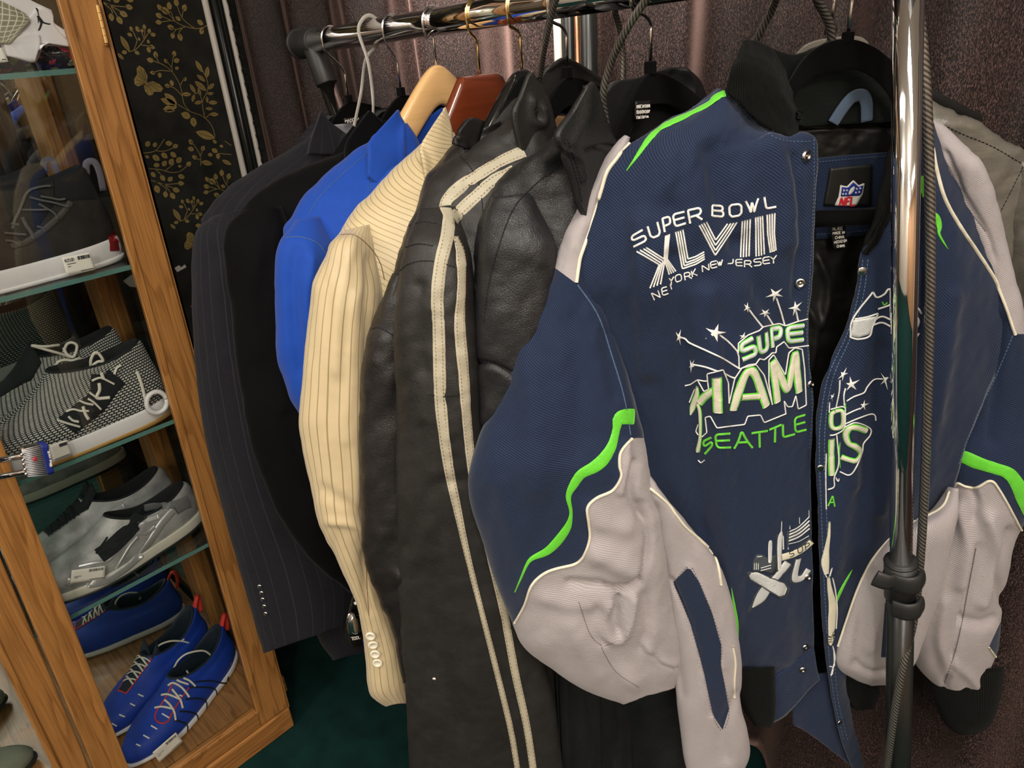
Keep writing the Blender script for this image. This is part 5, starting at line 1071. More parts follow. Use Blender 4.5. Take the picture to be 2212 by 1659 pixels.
# right sleeve
GR_SR = [(2055,1062),(2068,1042),(2085,1050),(2110,1052),(2140,1038),(2160,1060),(2185,1105),(2215,1160),(2225,1180),(2196,1190),(2186,1290),(2163,1340),(2136,1398),(2160,1432),(2176,1448),(2190,1500),(2100,1600),(1950,1500),(1950,1060)]
GN_SR = [(2060,962),(2087,969),(2113,977),(2179,1000),(2199,1018),(2230,1070),(2245,1150),(2222,1120),(2205,1085),(2188,1052),(2150,1032),(2113,1024),(2072,1012),(2050,1005)]
YK_SR = [(1995,240),(2013,320),(2022,370),(2040,430),(2068,482),(2100,530),(2128,572),(2152,612),(2175,670),(2192,722),(2260,720),(2200,400),(2080,200)]
sR = loft('sleeve_right', g, [(1990,246,2016,252,.02,.015),(1998,300,2072,300,.02,.03),(2010,370,2112,365,.03),(2030,440,2140,430,.03),(2065,540,2170,520,.035),(2100,640,2196,625,.04),(2110,740,2226,730,.04),(2095,850,2252,830,.04),(2072,950,2266,930,.04),(2056,1010,2270,1000,.035),(2053,1060,2262,1060,.03),(2058,1120,2248,1110,.03),(2045,1190,2222,1160,.03),(2018,1270,2203,1220,.03),(1997,1350,2193,1290,.03),(1991,1405,2185,1350,.03),(2005,1460,2178,1410,.03),(2045,1510,2174,1455,.03,.04),(2095,1536,2152,1508,.03,.02)], ('f', .70), M['v_navy'], t=.055, n=150, k=120, nz=NVN, folds=[([(2110,1180),(2090,1280),(2060,1400),(2040,1480)],5,-.006),([(2135,1120),(2150,1200),(2120,1300)],16,.010),([(2075,1100),(2090,1180),(2075,1260)],14,.008),([(2180,1150),(2150,1230),(2170,1300)],12,-.008),([(2040,1300),(2030,1380),(2050,1450)],12,.006),([(2080,1340),(2120,1350),(2150,1340)],10,-.007),([(2060,1430),(2100,1470),(2120,1520)],10,.006),([(2160,700),(2150,850),(2140,950)],16,-.006),([(2100,1060),(2110,1090),(2105,1120)],8,-.006),([(2045,330),(2080,420),(2130,500),(2150,560)],6,-.003)], zones={'z_grey': (GR_SR, False), 'z_grey2': (YK_SR, False)}, seed=87)
merge(sR.o, 'z_grey', 'z_grey2')
loft('cuff', g, [(2005,1462,2165,1440,.0,.03),(2018,1500,2158,1490),(2035,1545,2145,1540),(2058,1575,2125,1572),(2080,1588,2105,1586,0,.012)], ('f', .735), M['rib'], t=.03)
# collar wings
clL = patch('collar_left', g, [[(1596,108,.02),(1612,86,.02),(1645,90,.025),(1680,122,.02),(1708,180,.01),(1722,244,.0)],[(1580,150,.0),(1605,135,-.005),(1645,150,-.005),(1680,185,-.005),(1708,225,-.005),(1725,266,.0)],[(1568,196,.0),(1603,228,-.008),(1645,266,-.01),(1678,288,-.01),(1706,293,-.008),(1727,293,.0)]], V_, M['rib'], thick=.006, nz=[(.0015, 30, 30, .3)])
clR = patch('collar_right', g, [[(1968,170,.03),(1985,180,.01),(1995,200,.0)],[(1936,250,.02),(1965,255,-.005),(1992,260,-.005)],[(1918,330,.02),(1945,338,-.008),(1972,345,-.005)],[(1898,420,.02),(1922,430,-.01),(1942,435,-.008)],[(1878,490,.015),(1892,505,-.012),(1902,512,-.01)],[(1860,538,.0),(1864,545,-.012),(1868,551,-.012)]], V_, M['rib'], dD=-.006, thick=.006, nz=[(.0015, 30, 30, .3)])
# green appliques
mb = MB()
band(mb.mark(), [sl], [(1369,900,1.4),(1350,900,1.35),(1336,905,1.2),(1331,928,.75),(1322,962,.95),(1305,990,1.15),(1285,1008,1.1),(1256,1024,.95),(1240,1046,.85),(1228,1072,.5),(1233,1102,.32),(1232,1120,.4),(1224,1142,.75),(1202,1172,.95),(1180,1192,.8),(1150,1206,.5),(1138,1220,.3),(1126,1248,.22),(1113,1278,.1)], .0118, .0010, step=3)
band(mb.mark(), [fl], [(1566,202,.9),(1552,207,1.0),(1532,224,1.1),(1502,240,1.1),(1466,257,1.15),(1430,275,1.1),(1404,298,.8),(1388,320,.6),(1371,345,.3),(1354,369,.05)], .0092, .0010, step=3)
band(mb.mark(), [fl], [(1580,1270,.2),(1586,1310,1),(1592,1345,1),(1595,1376,.2)], .0035, .0008, step=2)
band(mb.mark(), [fl], [(1555,1244,.2),(1562,1266,1),(1574,1300,1),(1586,1340,.9)], .0045, .0008, step=2)
band(mb.mark(), [sR], [(2066,984,1),(2085,988,1),(2112,1000,1),(2150,1012,.85),(2178,1022,.85),(2195,1042,.9),(2210,1072,1),(2225,1110,1)], .0165, .0010, step=3)
band(mb.mark(), [fr], [(2012,458,.5),(2024,470,1.1),(2029,490,1.1),(2028,505,.5),(2038,524,.35),(2047,538,.05)], .0050, .0008, step=2)
band(mb.mark(), [fr], [(1841,1230,.1),(1832,1246,.7),(1820,1268,1),(1810,1290,.8),(1806,1304,.2)], .0050, .0008, step=2)
band(mb.mark(), [fr], [(1990,380,.6),(1992,400,1),(1995,425,.4)], .0060, .0008, step=2)
mb.build('green_applique', M['thread_green'], g)
# piping, edge stitching, snaps
mb = MB()
band(mb.mark(), [sl, fl], GR_SL[1:17], .0030, .0022, step=3)
band(mb.mark(), [sl, fl], [(1359,308),(1333,342),(1312,371),(1300,409),(1287,451),(1270,506),(1253,557),(1245,610)], .0034, .0022, step=3)
band(mb.mark(), [sp, fl], [(1372,984),(1385,1036),(1412,1060),(1442,1088),(1462,1115),(1482,1140),(1510,1165),(1536,1192),(1550,1222),(1557,1262)], .0030, .0022, step=3)
band(mb.mark(), [sp, fl, rb], [(1582,1395),(1588,1430),(1586,1470),(1586,1505)], .0028, .002, step=3)
band(mb.mark(), [sR, fr], YK_SR[1:10], .0030, .0022, step=3)
band(mb.mark(), [sr_, fr], [(2052,1060),(2038,1092),(2005,1114),(1965,1130),(1925,1160),(1884,1212),(1854,1272),(1828,1345),(1811,1395)], .0026, .0018, step=3)
band(mb.mark(), [sR], [(2056,1058),(2068,1043),(2085,1050),(2110,1052),(2140,1038),(2160,1060),(2185,1105),(2212,1158)], .0028, .002, step=3)
band(mb.mark(), [sR], [(2136,1398),(2160,1432),(2174,1448),(2172,1466)], .0026, .002, step=3)
mb.build('piping', M['cream_cord'], g)
mb = MB()
R_ = [(1758,300),(1758,400),(1753,520),(1748,612),(1742,700),(1746,780),(1754,870),(1748,970)]
stitches(mb.mark(), [fl], R_, dash=5, gap=3, w=.0008); stitches(mb.mark(), [fl], [(1572,206),(1606,240),(1645,278),(1690,303),(1756,306)], dash=5, gap=3, w=.0008)
for o_ in (3, 14): stitches(mb.mark(), [fr], [(1861+o_,560),(1852+o_,632),(1828+o_,718),(1786+o_,814),(1769+o_,912),(1767+o_,1000),(1771+o_,1100),(1775+o_,1210),(1780+o_,1310),(1787+o_,1410),(1800+o_*.7,1510),(1821+o_*.7,1600)], dash=6, gap=2, w=.0011)
stitches(mb.mark(), [sl, fl], [(1247,614),(1292,682),(1322,770),(1348,858),(1364,950)], dash=12, gap=0, w=.0016); stitches(mb.mark(), [sR, fr], [(2188,724),(2150,815),(2112,892),(2084,965),(2070,1005)], dash=6, gap=2, w=.0012)
stitches(mb.mark(), [fc], [(1768,350),(1830,344),(1930,336)], dash=5, gap=2, w=.0007); stitches(mb.mark(), [fc], [(1766,506),(1830,502),(1925,492)], dash=5, gap=2, w=.0007)
stitches(mb.mark(), [fl], [(1545,206),(1505,228),(1425,264)], dash=5, gap=0, w=.0008)
mb.build('edge_stitching', M['stitch_navy'], g)
mb = MB(); stitches(mb.mark(), [sp], WELT + WELT[:1], dash=4, gap=3, w=.0008); band(mb.mark(), [sl], [(1325,1390),(1305,1395),(1300,1400),(1330,1450),(1380,1485)], .0008, .0003); band(mb.mark(), [sl], [(1250,1300),(1275,1370),(1303,1398)], .0008, .0003); band(mb.mark(), [sR], [(2108,1185),(2092,1270),(2068,1390),(2040,1478)], .0012, .0003); band(mb.mark(), [sR], [(2018,332),(2050,360),(2085,440),(2130,500)], .0012, .0003); mb.build('seam', plain('grey_thread', (.17, .15, .15), .8), g)
for (x, y), r_, sq in (((1740,337),.0058,1),((1728,611),.0056,1),((1760,828),.0048,1),((1751,1245),.005,1),((1738,1396),.0048,1),((1733,1445),.0048,1)):
    h = cast([fl, WB], min(x, 1744) if y != 828 else 1750, y)
    if h is None: continue
    mb = MB(); mb.lathe(h[0], h[1], [(0, r_), (.0008, r_ * 1.04), (.0024, r_ * .92), (.003, r_ * .7), (.003, r_ * .5), (.0018, r_ * .45), (.0018, r_ * .2), (.0024, r_ * .12)], 22); mb.build('snap', M['steel'], g)
for x, y in ((1862,585),(1772,1010),(1813,1560),(1805,1640)):
    h = cast([fr, pf_], x, y)
    if h is not None: MB().lathe(h[0], h[1], [(0, .0045), (.0015, .0045), (.002, .003), (.002, 0)], 16).build('snap', M['steel'], g)

# ---- embroidery on the left front
S4 = [fl]
c4 = lambda p: (1330 + p[0] / 4.916, 400 + p[1] / 4.916); c5 = lambda p: (1440 + p[0] / 3.95, 600 + p[1] / 3.95)
mb = MB()
quads(mb, S4, c4, [('S',(198,652),(326,586),(168,545),(285,476)),('U',(376,566),(475,528),(336,436),(440,390)),('P',(520,498),(585,465),(494,356),(565,334)),('E',(630,442),(742,405),(604,312),(726,284)),('R',(790,404),(908,366),(766,268),(900,238)),
 ('B',(1022,326),(1140,338),(1022,216),(1140,222)),('O',(1212,338),(1335,318),(1204,212),(1334,198)),('W',(1415,296),(1510,282),(1376,168),(1552,134)),('L',(1596,250),(1690,232),(1576,124),(1650,118))], .0021, .0010)
mb.build('lettering', M['thread_white'], g)['label'] = 'white embroidered words SUPER BOWL'
mb = MB()
XL = [[(225,705),(462,845),(362,1092)],[(258,690),(482,828),(400,1080)],[(292,675),(502,808),(437,1065)],[(320,662),(520,790),(475,1050)],
 [(530,535),(512,790),(565,945)],[(543,530),(522,790),(588,935)],[(556,526),(532,788),(612,925)],[(568,520),(542,785),(635,912)],
 [(635,495),(708,888),(850,840),(948,780)],[(660,488),(727,857),(848,812),(945,757)],[(685,480),(745,825),(846,788),(943,733)],[(712,470),(765,785),(845,760),(940,708)],
 [(885,425),(1055,745),(1290,392)],[(908,412),(1057,695),(1255,398)],[(932,402),(1058,640),(1222,403)],[(960,393),(1060,585),(1185,410)]]
for a, b_ in zip([(1345,380),(1372,372),(1398,366),(1428,358),(1485,340),(1508,335),(1532,330),(1555,325)], [(1325,765),(1355,762),(1385,758),(1415,752),(1490,752),(1518,748),(1545,742),(1575,730)]): XL.append([a, b_])
for a, m_, b_ in zip([(1605,312),(1632,306),(1660,300),(1688,295)], [(1612,520),(1636,520),(1660,515),(1682,510)], [(1640,712),(1660,705),(1680,700),(1700,690)]): XL.append([a, m_, b_])
for P in XL: band(mb, S4, cm(c4, P), .0015, .0008, step=2, smooth=False)
mb.build('roman_numerals', M['thread_white'], g)['label'] = 'white pinstriped numerals XLVIII'
mb = MB()
quads(mb, S4, c4, [('N',(408,1216),(475,1194),(376,1144),(446,1114)),('E',(498,1172),(550,1152),(484,1094),(534,1080)),('I',(560,1120),(575,1112),(545,1060),(560,1055)),('Y',(572,1062),(600,1054),(562,988),(612,972)),('O',(638,1032),(704,1010),(628,962),(692,942)),('R',(738,1008),(800,990),(726,936),(782,922)),('K',(812,972),(860,958),(802,908),(846,884)),('.',(872,916),(884,914),(872,900),(884,898)),
 ('N',(922,918),(992,904),(916,852),(984,832)),('E',(1012,884),(1072,868),(1002,818),(1062,804)),('W',(1086,862),(1136,854),(1072,802),(1150,786)),('J',(1185,834),(1242,832),(1190,790),(1244,786)),('E',(1276,858),(1338,856),(1270,792),(1338,788)),('R',(1366,868),(1440,868),(1366,802),(1434,800)),('S',(1466,856),(1542,848),(1466,786),(1542,776)),('E',(1562,838),(1630,828),(1560,770),(1624,760)),('Y',(1660,832),(1686,826),(1636,760),(1704,744))], .0012, .0007, step=1.4)
mb.build('lettering', M['thread_white'], g)['label'] = 'small white embroidered words NEW YORK NEW JERSEY'
mb = MB()
for cc, tips in (((1690,1155),[(1645,1095),(1768,1095),(1775,1180),(1670,1238),(1585,1190)]),((1392,1300),[(1398,1240),(1430,1300),(1402,1354),(1358,1335),(1360,1262)]),((1585,1355),[(1545,1318),(1627,1312),(1642,1360),(1575,1404),(1518,1376)]),((1905,1298),[(1900,1230),(1978,1238),(1965,1335),(1880,1387),(1828,1308)])): star(mb.mark(), S4, cm(c4, tips), c4(cc))
for cc, tips in (((415,470),[(440,392),(508,465),(432,548),(328,522),(332,428)]),((100,505),[(122,438),(150,512),(118,576),(82,540),(76,462)]),((214,750),[(238,698),(240,755),(208,815),(192,765),(202,700)]),((650,500),[(668,460),(690,500),(660,520),(625,525),(618,492)])): star(mb.mark(), S4, cm(c5, tips), c5(cc))
mb.build('star_cluster', M['thread_white'], g)['label'] = 'white padded embroidered stars'
mb = MB()
for P in ([(700,270),(760,350),(815,420)],[(850,315),(905,400)],[(935,170),(975,290),(1005,400)],[(1100,280),(1120,370)],[(450,490),(530,550),(605,630)],[(110,505),(160,520),(200,555),(350,625),(480,690),(620,775)],[(230,740),(330,760),(430,795)],[(500,820),(540,842),(578,855)]): band(mb, S4, cm(c5, P), .0017, .0011, step=2)
for P in ([(600,630),(615,670),(618,780),(700,742),(760,735),(790,690),(830,700),(880,660),(895,640),(930,640),(935,590),(1000,545)],[(155,920),(205,910),(265,870),(320,880),(350,880)],[(350,880),(345,820),(480,785),(525,900),(530,1070)],[(530,1070),(580,860),(640,770),(760,740),(830,830),(900,1080)],
 [(900,1080),(870,900),(870,700),(910,655),(1010,830),(1040,640),(1090,598),(1155,610),(1175,780),(1190,1085),(1120,1120),(1100,1005),(1070,1100),(1030,1100),(1000,1050),(1015,1160)],[(1015,1160),(830,1235),(800,1170),(690,1180),(665,1250),(430,1280),(375,1180),(330,1190),(345,1320),(305,1355)],
 [(265,870),(320,970),(360,950),(350,880)],[(1000,545),(1040,600),(1240,575)],[(610,640),(610,560),(690,490),(790,450),(820,420),(960,390),(1010,410),(1110,375),(1200,352)],[(240,950),(195,1060)],[(270,1250),(250,1310),(272,1340)],[(270,1555),(295,1580),(325,1555)]): band(mb, S4, cm(c5, P), .0013, .0009, step=2, smooth=False)
mb.build('outline_stitching', M['thread_white'], g)
SUPE = [('S',(645,700),(765,650),(635,570),(735,515)),('U',(800,640),(862,612),(782,492),(848,462)),('P',(905,590),(960,560),(890,440),(972,425)),('E',(1035,545),(1155,530),(1030,425),(1160,410))]
mb = MB(); quads(mb, S4, c5, SUPE, .0056, .0007, step=2); HAMS = [([(428,850),(432,1000),(438,1150)],1),([(280,1065),(330,1010),(400,965),(425,960)],.8),([(262,925,.3),(258,1000,.6),(225,1100,.7),(205,1165,.2)],1),([(262,1065,.5),(285,1150,.45),(288,1350,.4),(268,1470,.55),(262,1485,.1)],1),
 ([(565,1130),(610,980),(665,840),(700,800),(745,810),(790,920),(850,1095)],1),([(640,1020),(710,1015),(790,1010)],.75),([(945,1060),(925,880),(905,725),(965,830),(1030,950),(1065,800),(1095,650),(1110,800),(1130,975)],1)]
HW = .0073
def hams(mb, w, h, lift): 
    for P, k_ in HAMS: band(mb, S4, cm(c5, [(p[0], p[1], (p[2] if len(p) > 2 else 1)) for p in P]), w * k_ if w == HW else HW * k_ + .0028, h, step=2, lift=lift)
hams(mb, 0, .0008, .0002)
quads(mb, S4, c5, [('S',(330,1500),(392,1430),(312,1395),(384,1362)),('E',(430,1450),(536,1448),(414,1338),(530,1330)),('A',(576,1455),(730,1448),(600,1320),(680,1316)),('T',(735,1445),(845,1440),(722,1326),(850,1308)),('T',(880,1405),(960,1395),(872,1298),(972,1256)),('L',(992,1362),(1078,1338),(990,1250),(1050,1240)),('E',(1096,1320),(1182,1298),(1090,1196),(1172,1172))], .0026, .0010, step=1.6)
mb.build('green_lettering', M['thread_green'], g)['label'] = 'green embroidered SEATTLE and green edging of the big letters'
mb = MB(); quads(mb, S4, c5, SUPE, .0036, .0008, step=2, lift=.0008); mb.build('silver_lettering', M['thread_silver'], g)
mb = MB(); hams(mb, HW, .0007, .0009); mb.build('cream_lettering', M['thread_cream'], g)['label'] = 'cream applique letters HAM edged in green'
c6 = lambda p: (1580 + p[0] / 4.147, 1060 + p[1] / 4.147)
mb = MB()
fillpoly(mb, S4, cm(c6, [(185,735),(188,640),(222,572),(275,568),(312,600),(400,572),(402,700),(372,752),(300,725)]), .0006)
for P, w in (([(128,742,.15),(165,745,.5),(215,770,1),(320,822,1),(420,872,1),(470,898,1),(510,900,.5)],.0190),([(150,1088,.08),(185,1045,.5),(240,985,.9),(290,900,1),(400,770,1),(520,640,1)],.0155),([(600,600),(560,740),(570,800),(700,715)],.0120),([(435,600),(560,560),(722,430)],.0100),([(425,380),(418,720)],.0060),([(345,460),(345,650)],.0052),([(505,350),(505,520)],.003),([(505,420),(600,370),(700,300)],.0105)): band(mb, S4, cm(c6, P), w, .0004, step=2)
mb.build('skyline_patch', M['thread_dark'], g)['label'] = 'dark backing of the skyline embroidery near the hem'
mb = MB()
for P, w in (([(165,742,.3),(210,762,1),(320,820,1),(420,870,1),(450,890,1),(480,900,.6)],.0158),([(190,1040,.15),(220,1010,.6),(260,960,1),(310,880,1),(400,775,1),(505,640,1)],.0112),([(600,605),(568,740),(575,790),(635,775),(690,700)],.0095)): band(mb, S4, cm(c6, P), w, .0007, step=2, lift=.0006)
for P, w in (([(447,270),(443,380)],.0012),([(445,360,.3),(438,400,1),(430,450,1),(426,700,1)],.0058),([(460,400),(462,520)],.0018),([(348,438,.3),(345,470,1),(342,620,1),(338,645,.5)],.0050),([(205,640),(205,700)],.0010),([(222,640),(222,700)],.0010),([(240,645),(240,700)],.0010),([(262,690),(350,665)],.001),([(262,712),(350,690)],.001),([(225,590),(270,585)],.001),
 ([(515,365),(600,320),(695,230)],.0016),([(512,392),(600,350),(698,265)],.0022),([(510,420),(600,380),(698,300)],.0022),([(508,448),(600,410),(698,335)],.0022),([(520,310),(520,340)],.001),([(605,235),(605,290)],.001),([(690,170),(692,230)],.001),([(505,475),(600,450),(690,400)],.0008),([(505,500),(506,520)],.001)): band(mb, S4, cm(c6, P), w, .0006, step=1.6, lift=.0007)
mb.build('skyline_embroidery', M['thread_silver'], g)['label'] = 'silver letters XL under a small city skyline'
mb = MB(); band(mb, S4, cm(c6, [(445,595),(560,560),(650,510),(722,445)]), .0098, .0006, step=2, lift=.0010); mb.build('banner', M['thread_cream'], g)
mb = MB(); quads(mb, S4, c6, [('S',(515,588),(552,572),(510,540),(546,528)),('U',(588,556),(628,538),(584,508),(622,492)),('P',(655,522),(690,500),(648,474),(686,458))], .0010, .0004, step=1.0, lift=.0018); mb.build('lettering', M['stitch_dark'], g)
# ---- embroidery on the right front
S7 = [fr]; c7 = lambda p: (1740 + p[0] / 4.608, 760 + p[1] / 4.608)
mb = MB()
for cc, tips in (((370,225),[(410,150),(422,212),(365,292),(320,270),(348,200)]),((452,325),[(440,243),(540,275),(507,377),(402,387),(400,312)]),((790,270),[(748,206),(828,250),(822,385),(745,325),(775,268)]),((575,530),[(587,476),(633,511),(592,580),(538,580),(545,520)]),((262,445),[(290,410),(285,440),(265,500),(245,470),(250,425)])): star(mb.mark(), S7, cm(c7, tips), c7(cc))
for P in ([(340,280),(335,400),(305,550)],[(395,360),(380,430),(385,530)],[(405,490),(480,445),(580,405),(610,350),(680,275),(770,268)],[(400,625),(470,590),(545,560)],[(400,715),(500,670),(640,620),(690,630),(700,680)],[(240,500),(235,600)],
 [(250,570),(380,545),(395,620),(385,760),(300,820),(240,830)],[(310,820),(330,1100),(285,1250),(285,1340),(220,1370)],[(205,1010),(200,1250),(205,1560)],[(395,745),(500,705),(640,760),(640,830),(575,910),(560,1000),(490,1170),(430,1225),(340,1190)],[(300,1250),(325,1290),(335,1260)]): band(mb, S7, cm(c7, P), .0014, .0010, step=2)
c8g = c8f
for P in ([(365,1540),(385,1390),(550,1170)],[(550,1170),(580,1215),(640,1190),(670,1150),(690,1150)],[(365,1540),(430,1555),(520,1530),(545,1450),(590,1350)],[(560,1400),(620,1370),(690,1395)],[(550,1440),(620,1420),(690,1450)],[(590,1310),(650,1290),(700,1270)],[(400,1392),(500,1375),(590,1345)],[(895,1290),(925,1315),(940,1345)],[(895,1545),(925,1505)],[(692,1150),(694,1350),(706,1500)]): band(mb, S7, cm(c8g, P), .0018, .0010, step=2)
fillpoly(mb, S7, cm(c8g, [(893,1368),(918,1378),(928,1412),(915,1450),(893,1475)]), .0008)
mb.build('star_and_bird_embroidery', M['thread_white'], g)['label'] = 'white stars and bird head outline on the right front'
mb = MB(); fillpoly(mb, S7, cm(c8g, [(388,1400),(480,1385),(580,1368),(548,1460),(520,1515),(430,1542),(370,1530)]), .0006); mb.build('silver_fill', M['thread_silver'], g)
mb = MB(); OO = [(300,590),(360,585),(378,640),(368,735),(300,765),(258,735),(258,625),(300,590)]; SS = [(605,785),(500,752),(430,765),(402,830),(430,910),(500,945),(545,1000),(505,1080),(440,1075),(350,1045)]; II = [(258,865),(255,1050),(260,1225)]
for P, w in ((OO, .0052), (SS, .0072), (II, .0072), ([(225,1530),(270,1430),(290,1535)], .0018), ([(235,1500),(285,1495)], .0015), ([(345,900,.3),(330,1000,1),(345,1150,.3)], .0025), ([(392,510),(398,560)], .0015)): band(mb, S7, cm(c7, P), w, .0008, step=2, smooth=len(P) > 4)
band(mb, S7, cm(c8g, [(625,1250),(640,1280),(665,1255)]), .0014, .0008)
mb.build('green_lettering', M['thread_green'], g)
mb = MB()
for P, w in ((OO, .0034), (SS, .0048), (II, .0045)): band(mb, S7, cm(c7, P), w, .0007, step=2, lift=.0010)
for P, w in (([(878,275,.3),(872,400,.5),(850,540,.9),(840,640,1.3),(850,740,.8)],.0075),([(868,770,.4),(880,880,.7),(905,1020,1.2),(900,1150,1.3),(895,1270,1.2),(890,1330,1.2),(885,1380,.5)],.0085)): band(mb, S7, cm(c6, P), w, .0012, step=2)
mb.build('cream_lettering', M['thread_cream'], g)
mb = MB()
for P in ([(818,590),(822,700),(850,770)],[(830,560),(855,540)],[(900,690),(880,760)],[(905,780),(930,900),(945,1060),(935,1230)],[(790,1070),(835,1090)],[(905,1390),(925,1500),(890,1650)],[(850,1570),(905,1580),(900,1640)],[(915,1420),(920,1560)]): band(mb, S7, cm(c6, P), .0016, .0012, step=2)
mb.build('frayed_threads', M['thread_white'], g)
mb = MB(); band(mb, S7, cm(c6, [(845,1280),(880,1300),(940,1260)]), .0008, .0004, lift=.0016); band(mb, S7, cm(c6, [(850,1350),(880,1385),(925,1340)]), .0008, .0004, lift=.0016); quads(mb, S7, c6, [('E',(855,1350),(890,1345),(850,1300),(888,1310)),('R',(905,1320),(930,1290),(900,1270),(925,1235))], .0009, .0004, step=1.0, lift=.0016); mb.build('lettering', M['stitch_dark'], g)

# ================================================================== silver leather jacket behind
q = PF(np.array(1800.), np.array(60.), .80)
g = coat('leather_jacket', q, 'silver grey leather jacket half hidden behind the navy varsity jacket at the right edge')
SV = [(.003, 60, 90, .5), (.001, 18, 30, .9)]
sb = loft('body', g, [(1960,190,2010,215,0,.02),(1940,260,2085,262),(1930,320,2160,312),(1940,400,2200,350),(1950,520,2210,420),(1960,700,2190,560),(1970,900,2190,700),(1980,1100,2190,1000),(1990,1250,2180,1200)], ('f', .80), M['silverleather'], t=.045, nz=SV, seed=91)
ss = loft('sleeve', g, [(2150,330,2215,350,0,.03),(2150,420,2240,400),(2155,520,2250,500),(2160,640,2250,650),(2150,800,2240,800),(2140,950,2235,950)], ('f', .795), M['silverleather'], t=.045, nz=SV, seed=92, folds=[([(2170,400),(2165,560)],8,-.006)])
patch('collar', g, [[(1716,122),(1745,95),(1790,82),(1850,78),(1872,88),(1880,104)],[(1716,130),(1748,108),(1790,96),(1850,92),(1868,98),(1878,112)]], ('f', .785), M['silverleather'], thick=.006)
mb = MB(); stitches(mb, [sb, ss], [(2022,262),(2080,290),(2140,315),(2205,352)], dash=6, gap=3, w=.0010); stitches(mb, [sb, ss], [(2210,360),(2180,420),(2150,480)], dash=6, gap=3, w=.001); mb.build('stitching', M['stitch_dark'], g)
c9 = rail_at(1775); n9 = PF(np.array(1795.), np.array(60.), .79)
t9 = thing('wire_hanger', n9, 'thin hanger hook behind the varsity jacket hanger, carrying the silver grey jacket', 'hanger')
MB().tube(hook_wire(c9, n9), .0019, 10).build('hook', M['steel'], t9)
mb = MB(); mb.tube([n9 + (0, 0, .004), n9 - (0, 0, .006)], .006, 10); mb.tube([n9 - dirF * .17 - (0, 0, .10), n9 - (0, 0, .012), n9 + dirF * .17 - (0, 0, .10)], .006, 10); mb.build('shoulder_arm', M['blackplastic'], t9)

# ================================================================== security cables and strap
def cable_mat():
    m, t, b = nt('steel_cable_in_clear_vinyl'); b.inputs['Metallic'].default_value = .6; b.inputs['Roughness'].default_value = .38; b.inputs['Coat Weight'].default_value = 1.0; b.inputs['Coat Roughness'].default_value = .06
    w = N(t, 'ShaderNodeTexWave', wave_type='BANDS', bands_direction='DIAGONAL'); w.inputs['Scale'].default_value = 1.0; w.inputs['Distortion'].default_value = 0
    mp = N(t, 'ShaderNodeMapping'); tc = N(t, 'ShaderNodeTexCoord'); L(t, tc.outputs['UV'], mp.inputs[0]); mp.inputs['Scale'].default_value = (2 * math.pi * 10 / 20, 2 * math.pi * 420 / 20, 1)
    L(t, mp.outputs[0], w.inputs[0]); L(t, mixc(t, w.outputs[1], (.035, .030, .026), (.27, .25, .22)), b.inputs['Base Color']); bump(t, b, w.outputs[1], .25, .0004); return m
M['cable'] = cable_mat()
def cable(pts, r, label, bury=0):
    P = np.array([PF(np.array(float(x)), np.array(float(y)), d) for x, y, d in pts]); P = catmull(P, 90)
    o = MB().tube(P, r, 16).build('security_cable', M['cable']); tag(o, label, 'cable'); return o
cable([(1195,440,.90),(1170,300,.90),(1162,200,.885),(1168,150,.865),(1180,80,.825),(1200,0,.79),(1235,-80,.75),(1290,-150,.74),(1330,-120,.80),(1345,-60,.84),(1338,-10,.87),(1328,20,.875),(1338,60,.89),(1345,110,.9),(1345,200,.90),(1350,300,.90)], .0036, 'looped steel security cable passing over the rail between the two black leather collars')
cable([(1330,400,.775),(1308,260,.765),(1303,200,.755),(1318,140,.745),(1350,70,.72),(1395,0,.70),(1450,-70,.67),(1540,-130,.66),(1640,-100,.69),(1676,-20,.73),(1668,20,.75),(1642,70,.765),(1625,110,.775),(1620,200,.78)], .0036, 'steel security cable arching over the rail from the plain leather jacket to the varsity collar')
cable([(1760,-40,.73),(1766,0,.735),(1782,30,.74),(1794,62,.745),(1796,120,.75),(1790,200,.755)], .0042, 'short steel cable end hanging behind the varsity jacket hanger')
cable([(1975,-10,.66),(1988,60,.655),(2000,200,.652),(2008,400,.65),(2009,600,.645),(2005,800,.64),(1999,1000,.632),(1990,1180,.625),(1975,1330,.618),(1950,1440,.605),(1932,1540,.60),(1918,1640,.60),(1905,1740,.61)], .0046, 'long steel security cable hanging down beside the bright chrome upright')
c, nk, _ = HS['g2']
st0 = PX(np.array(765.), np.array(272.), c[0] - .045); rr_ = rail_at(800); st1 = PX(np.array(803.), np.array(290.), c[0] + .02)
fr_pts = [st1, PX(np.array(806.), np.array(220.), rr_[0] + .015), PX(np.array(812.), np.array(135.), rr_[0] + .01) - (0, .014, 0), rr_ + (0, -.021, .0), rr_ + (0, -.012, .017), rr_ + (0, .004, .0225), rr_ + (0, .019, .012), rr_ + (-.002, .021, -.004), rr_ + (-.004, .010, -.020), PX(np.array(790.), np.array(130.), rr_[0] - .01), PX(np.array(780.), np.array(200.), rr_[0] - .02), st0]
M['strap'] = plain('grey_white_tape', (.42, .40, .36), .6, bmp=.5, bscale=500)
o = MB().tube(catmull(np.array(fr_pts), 90), .0030, 8, flat=.4, up=(-1, 0, 0)).build('ribbon_loop', M['strap']); tag(o, 'thin off-white strap looped over the rail above the black velvet blazer', 'strap')

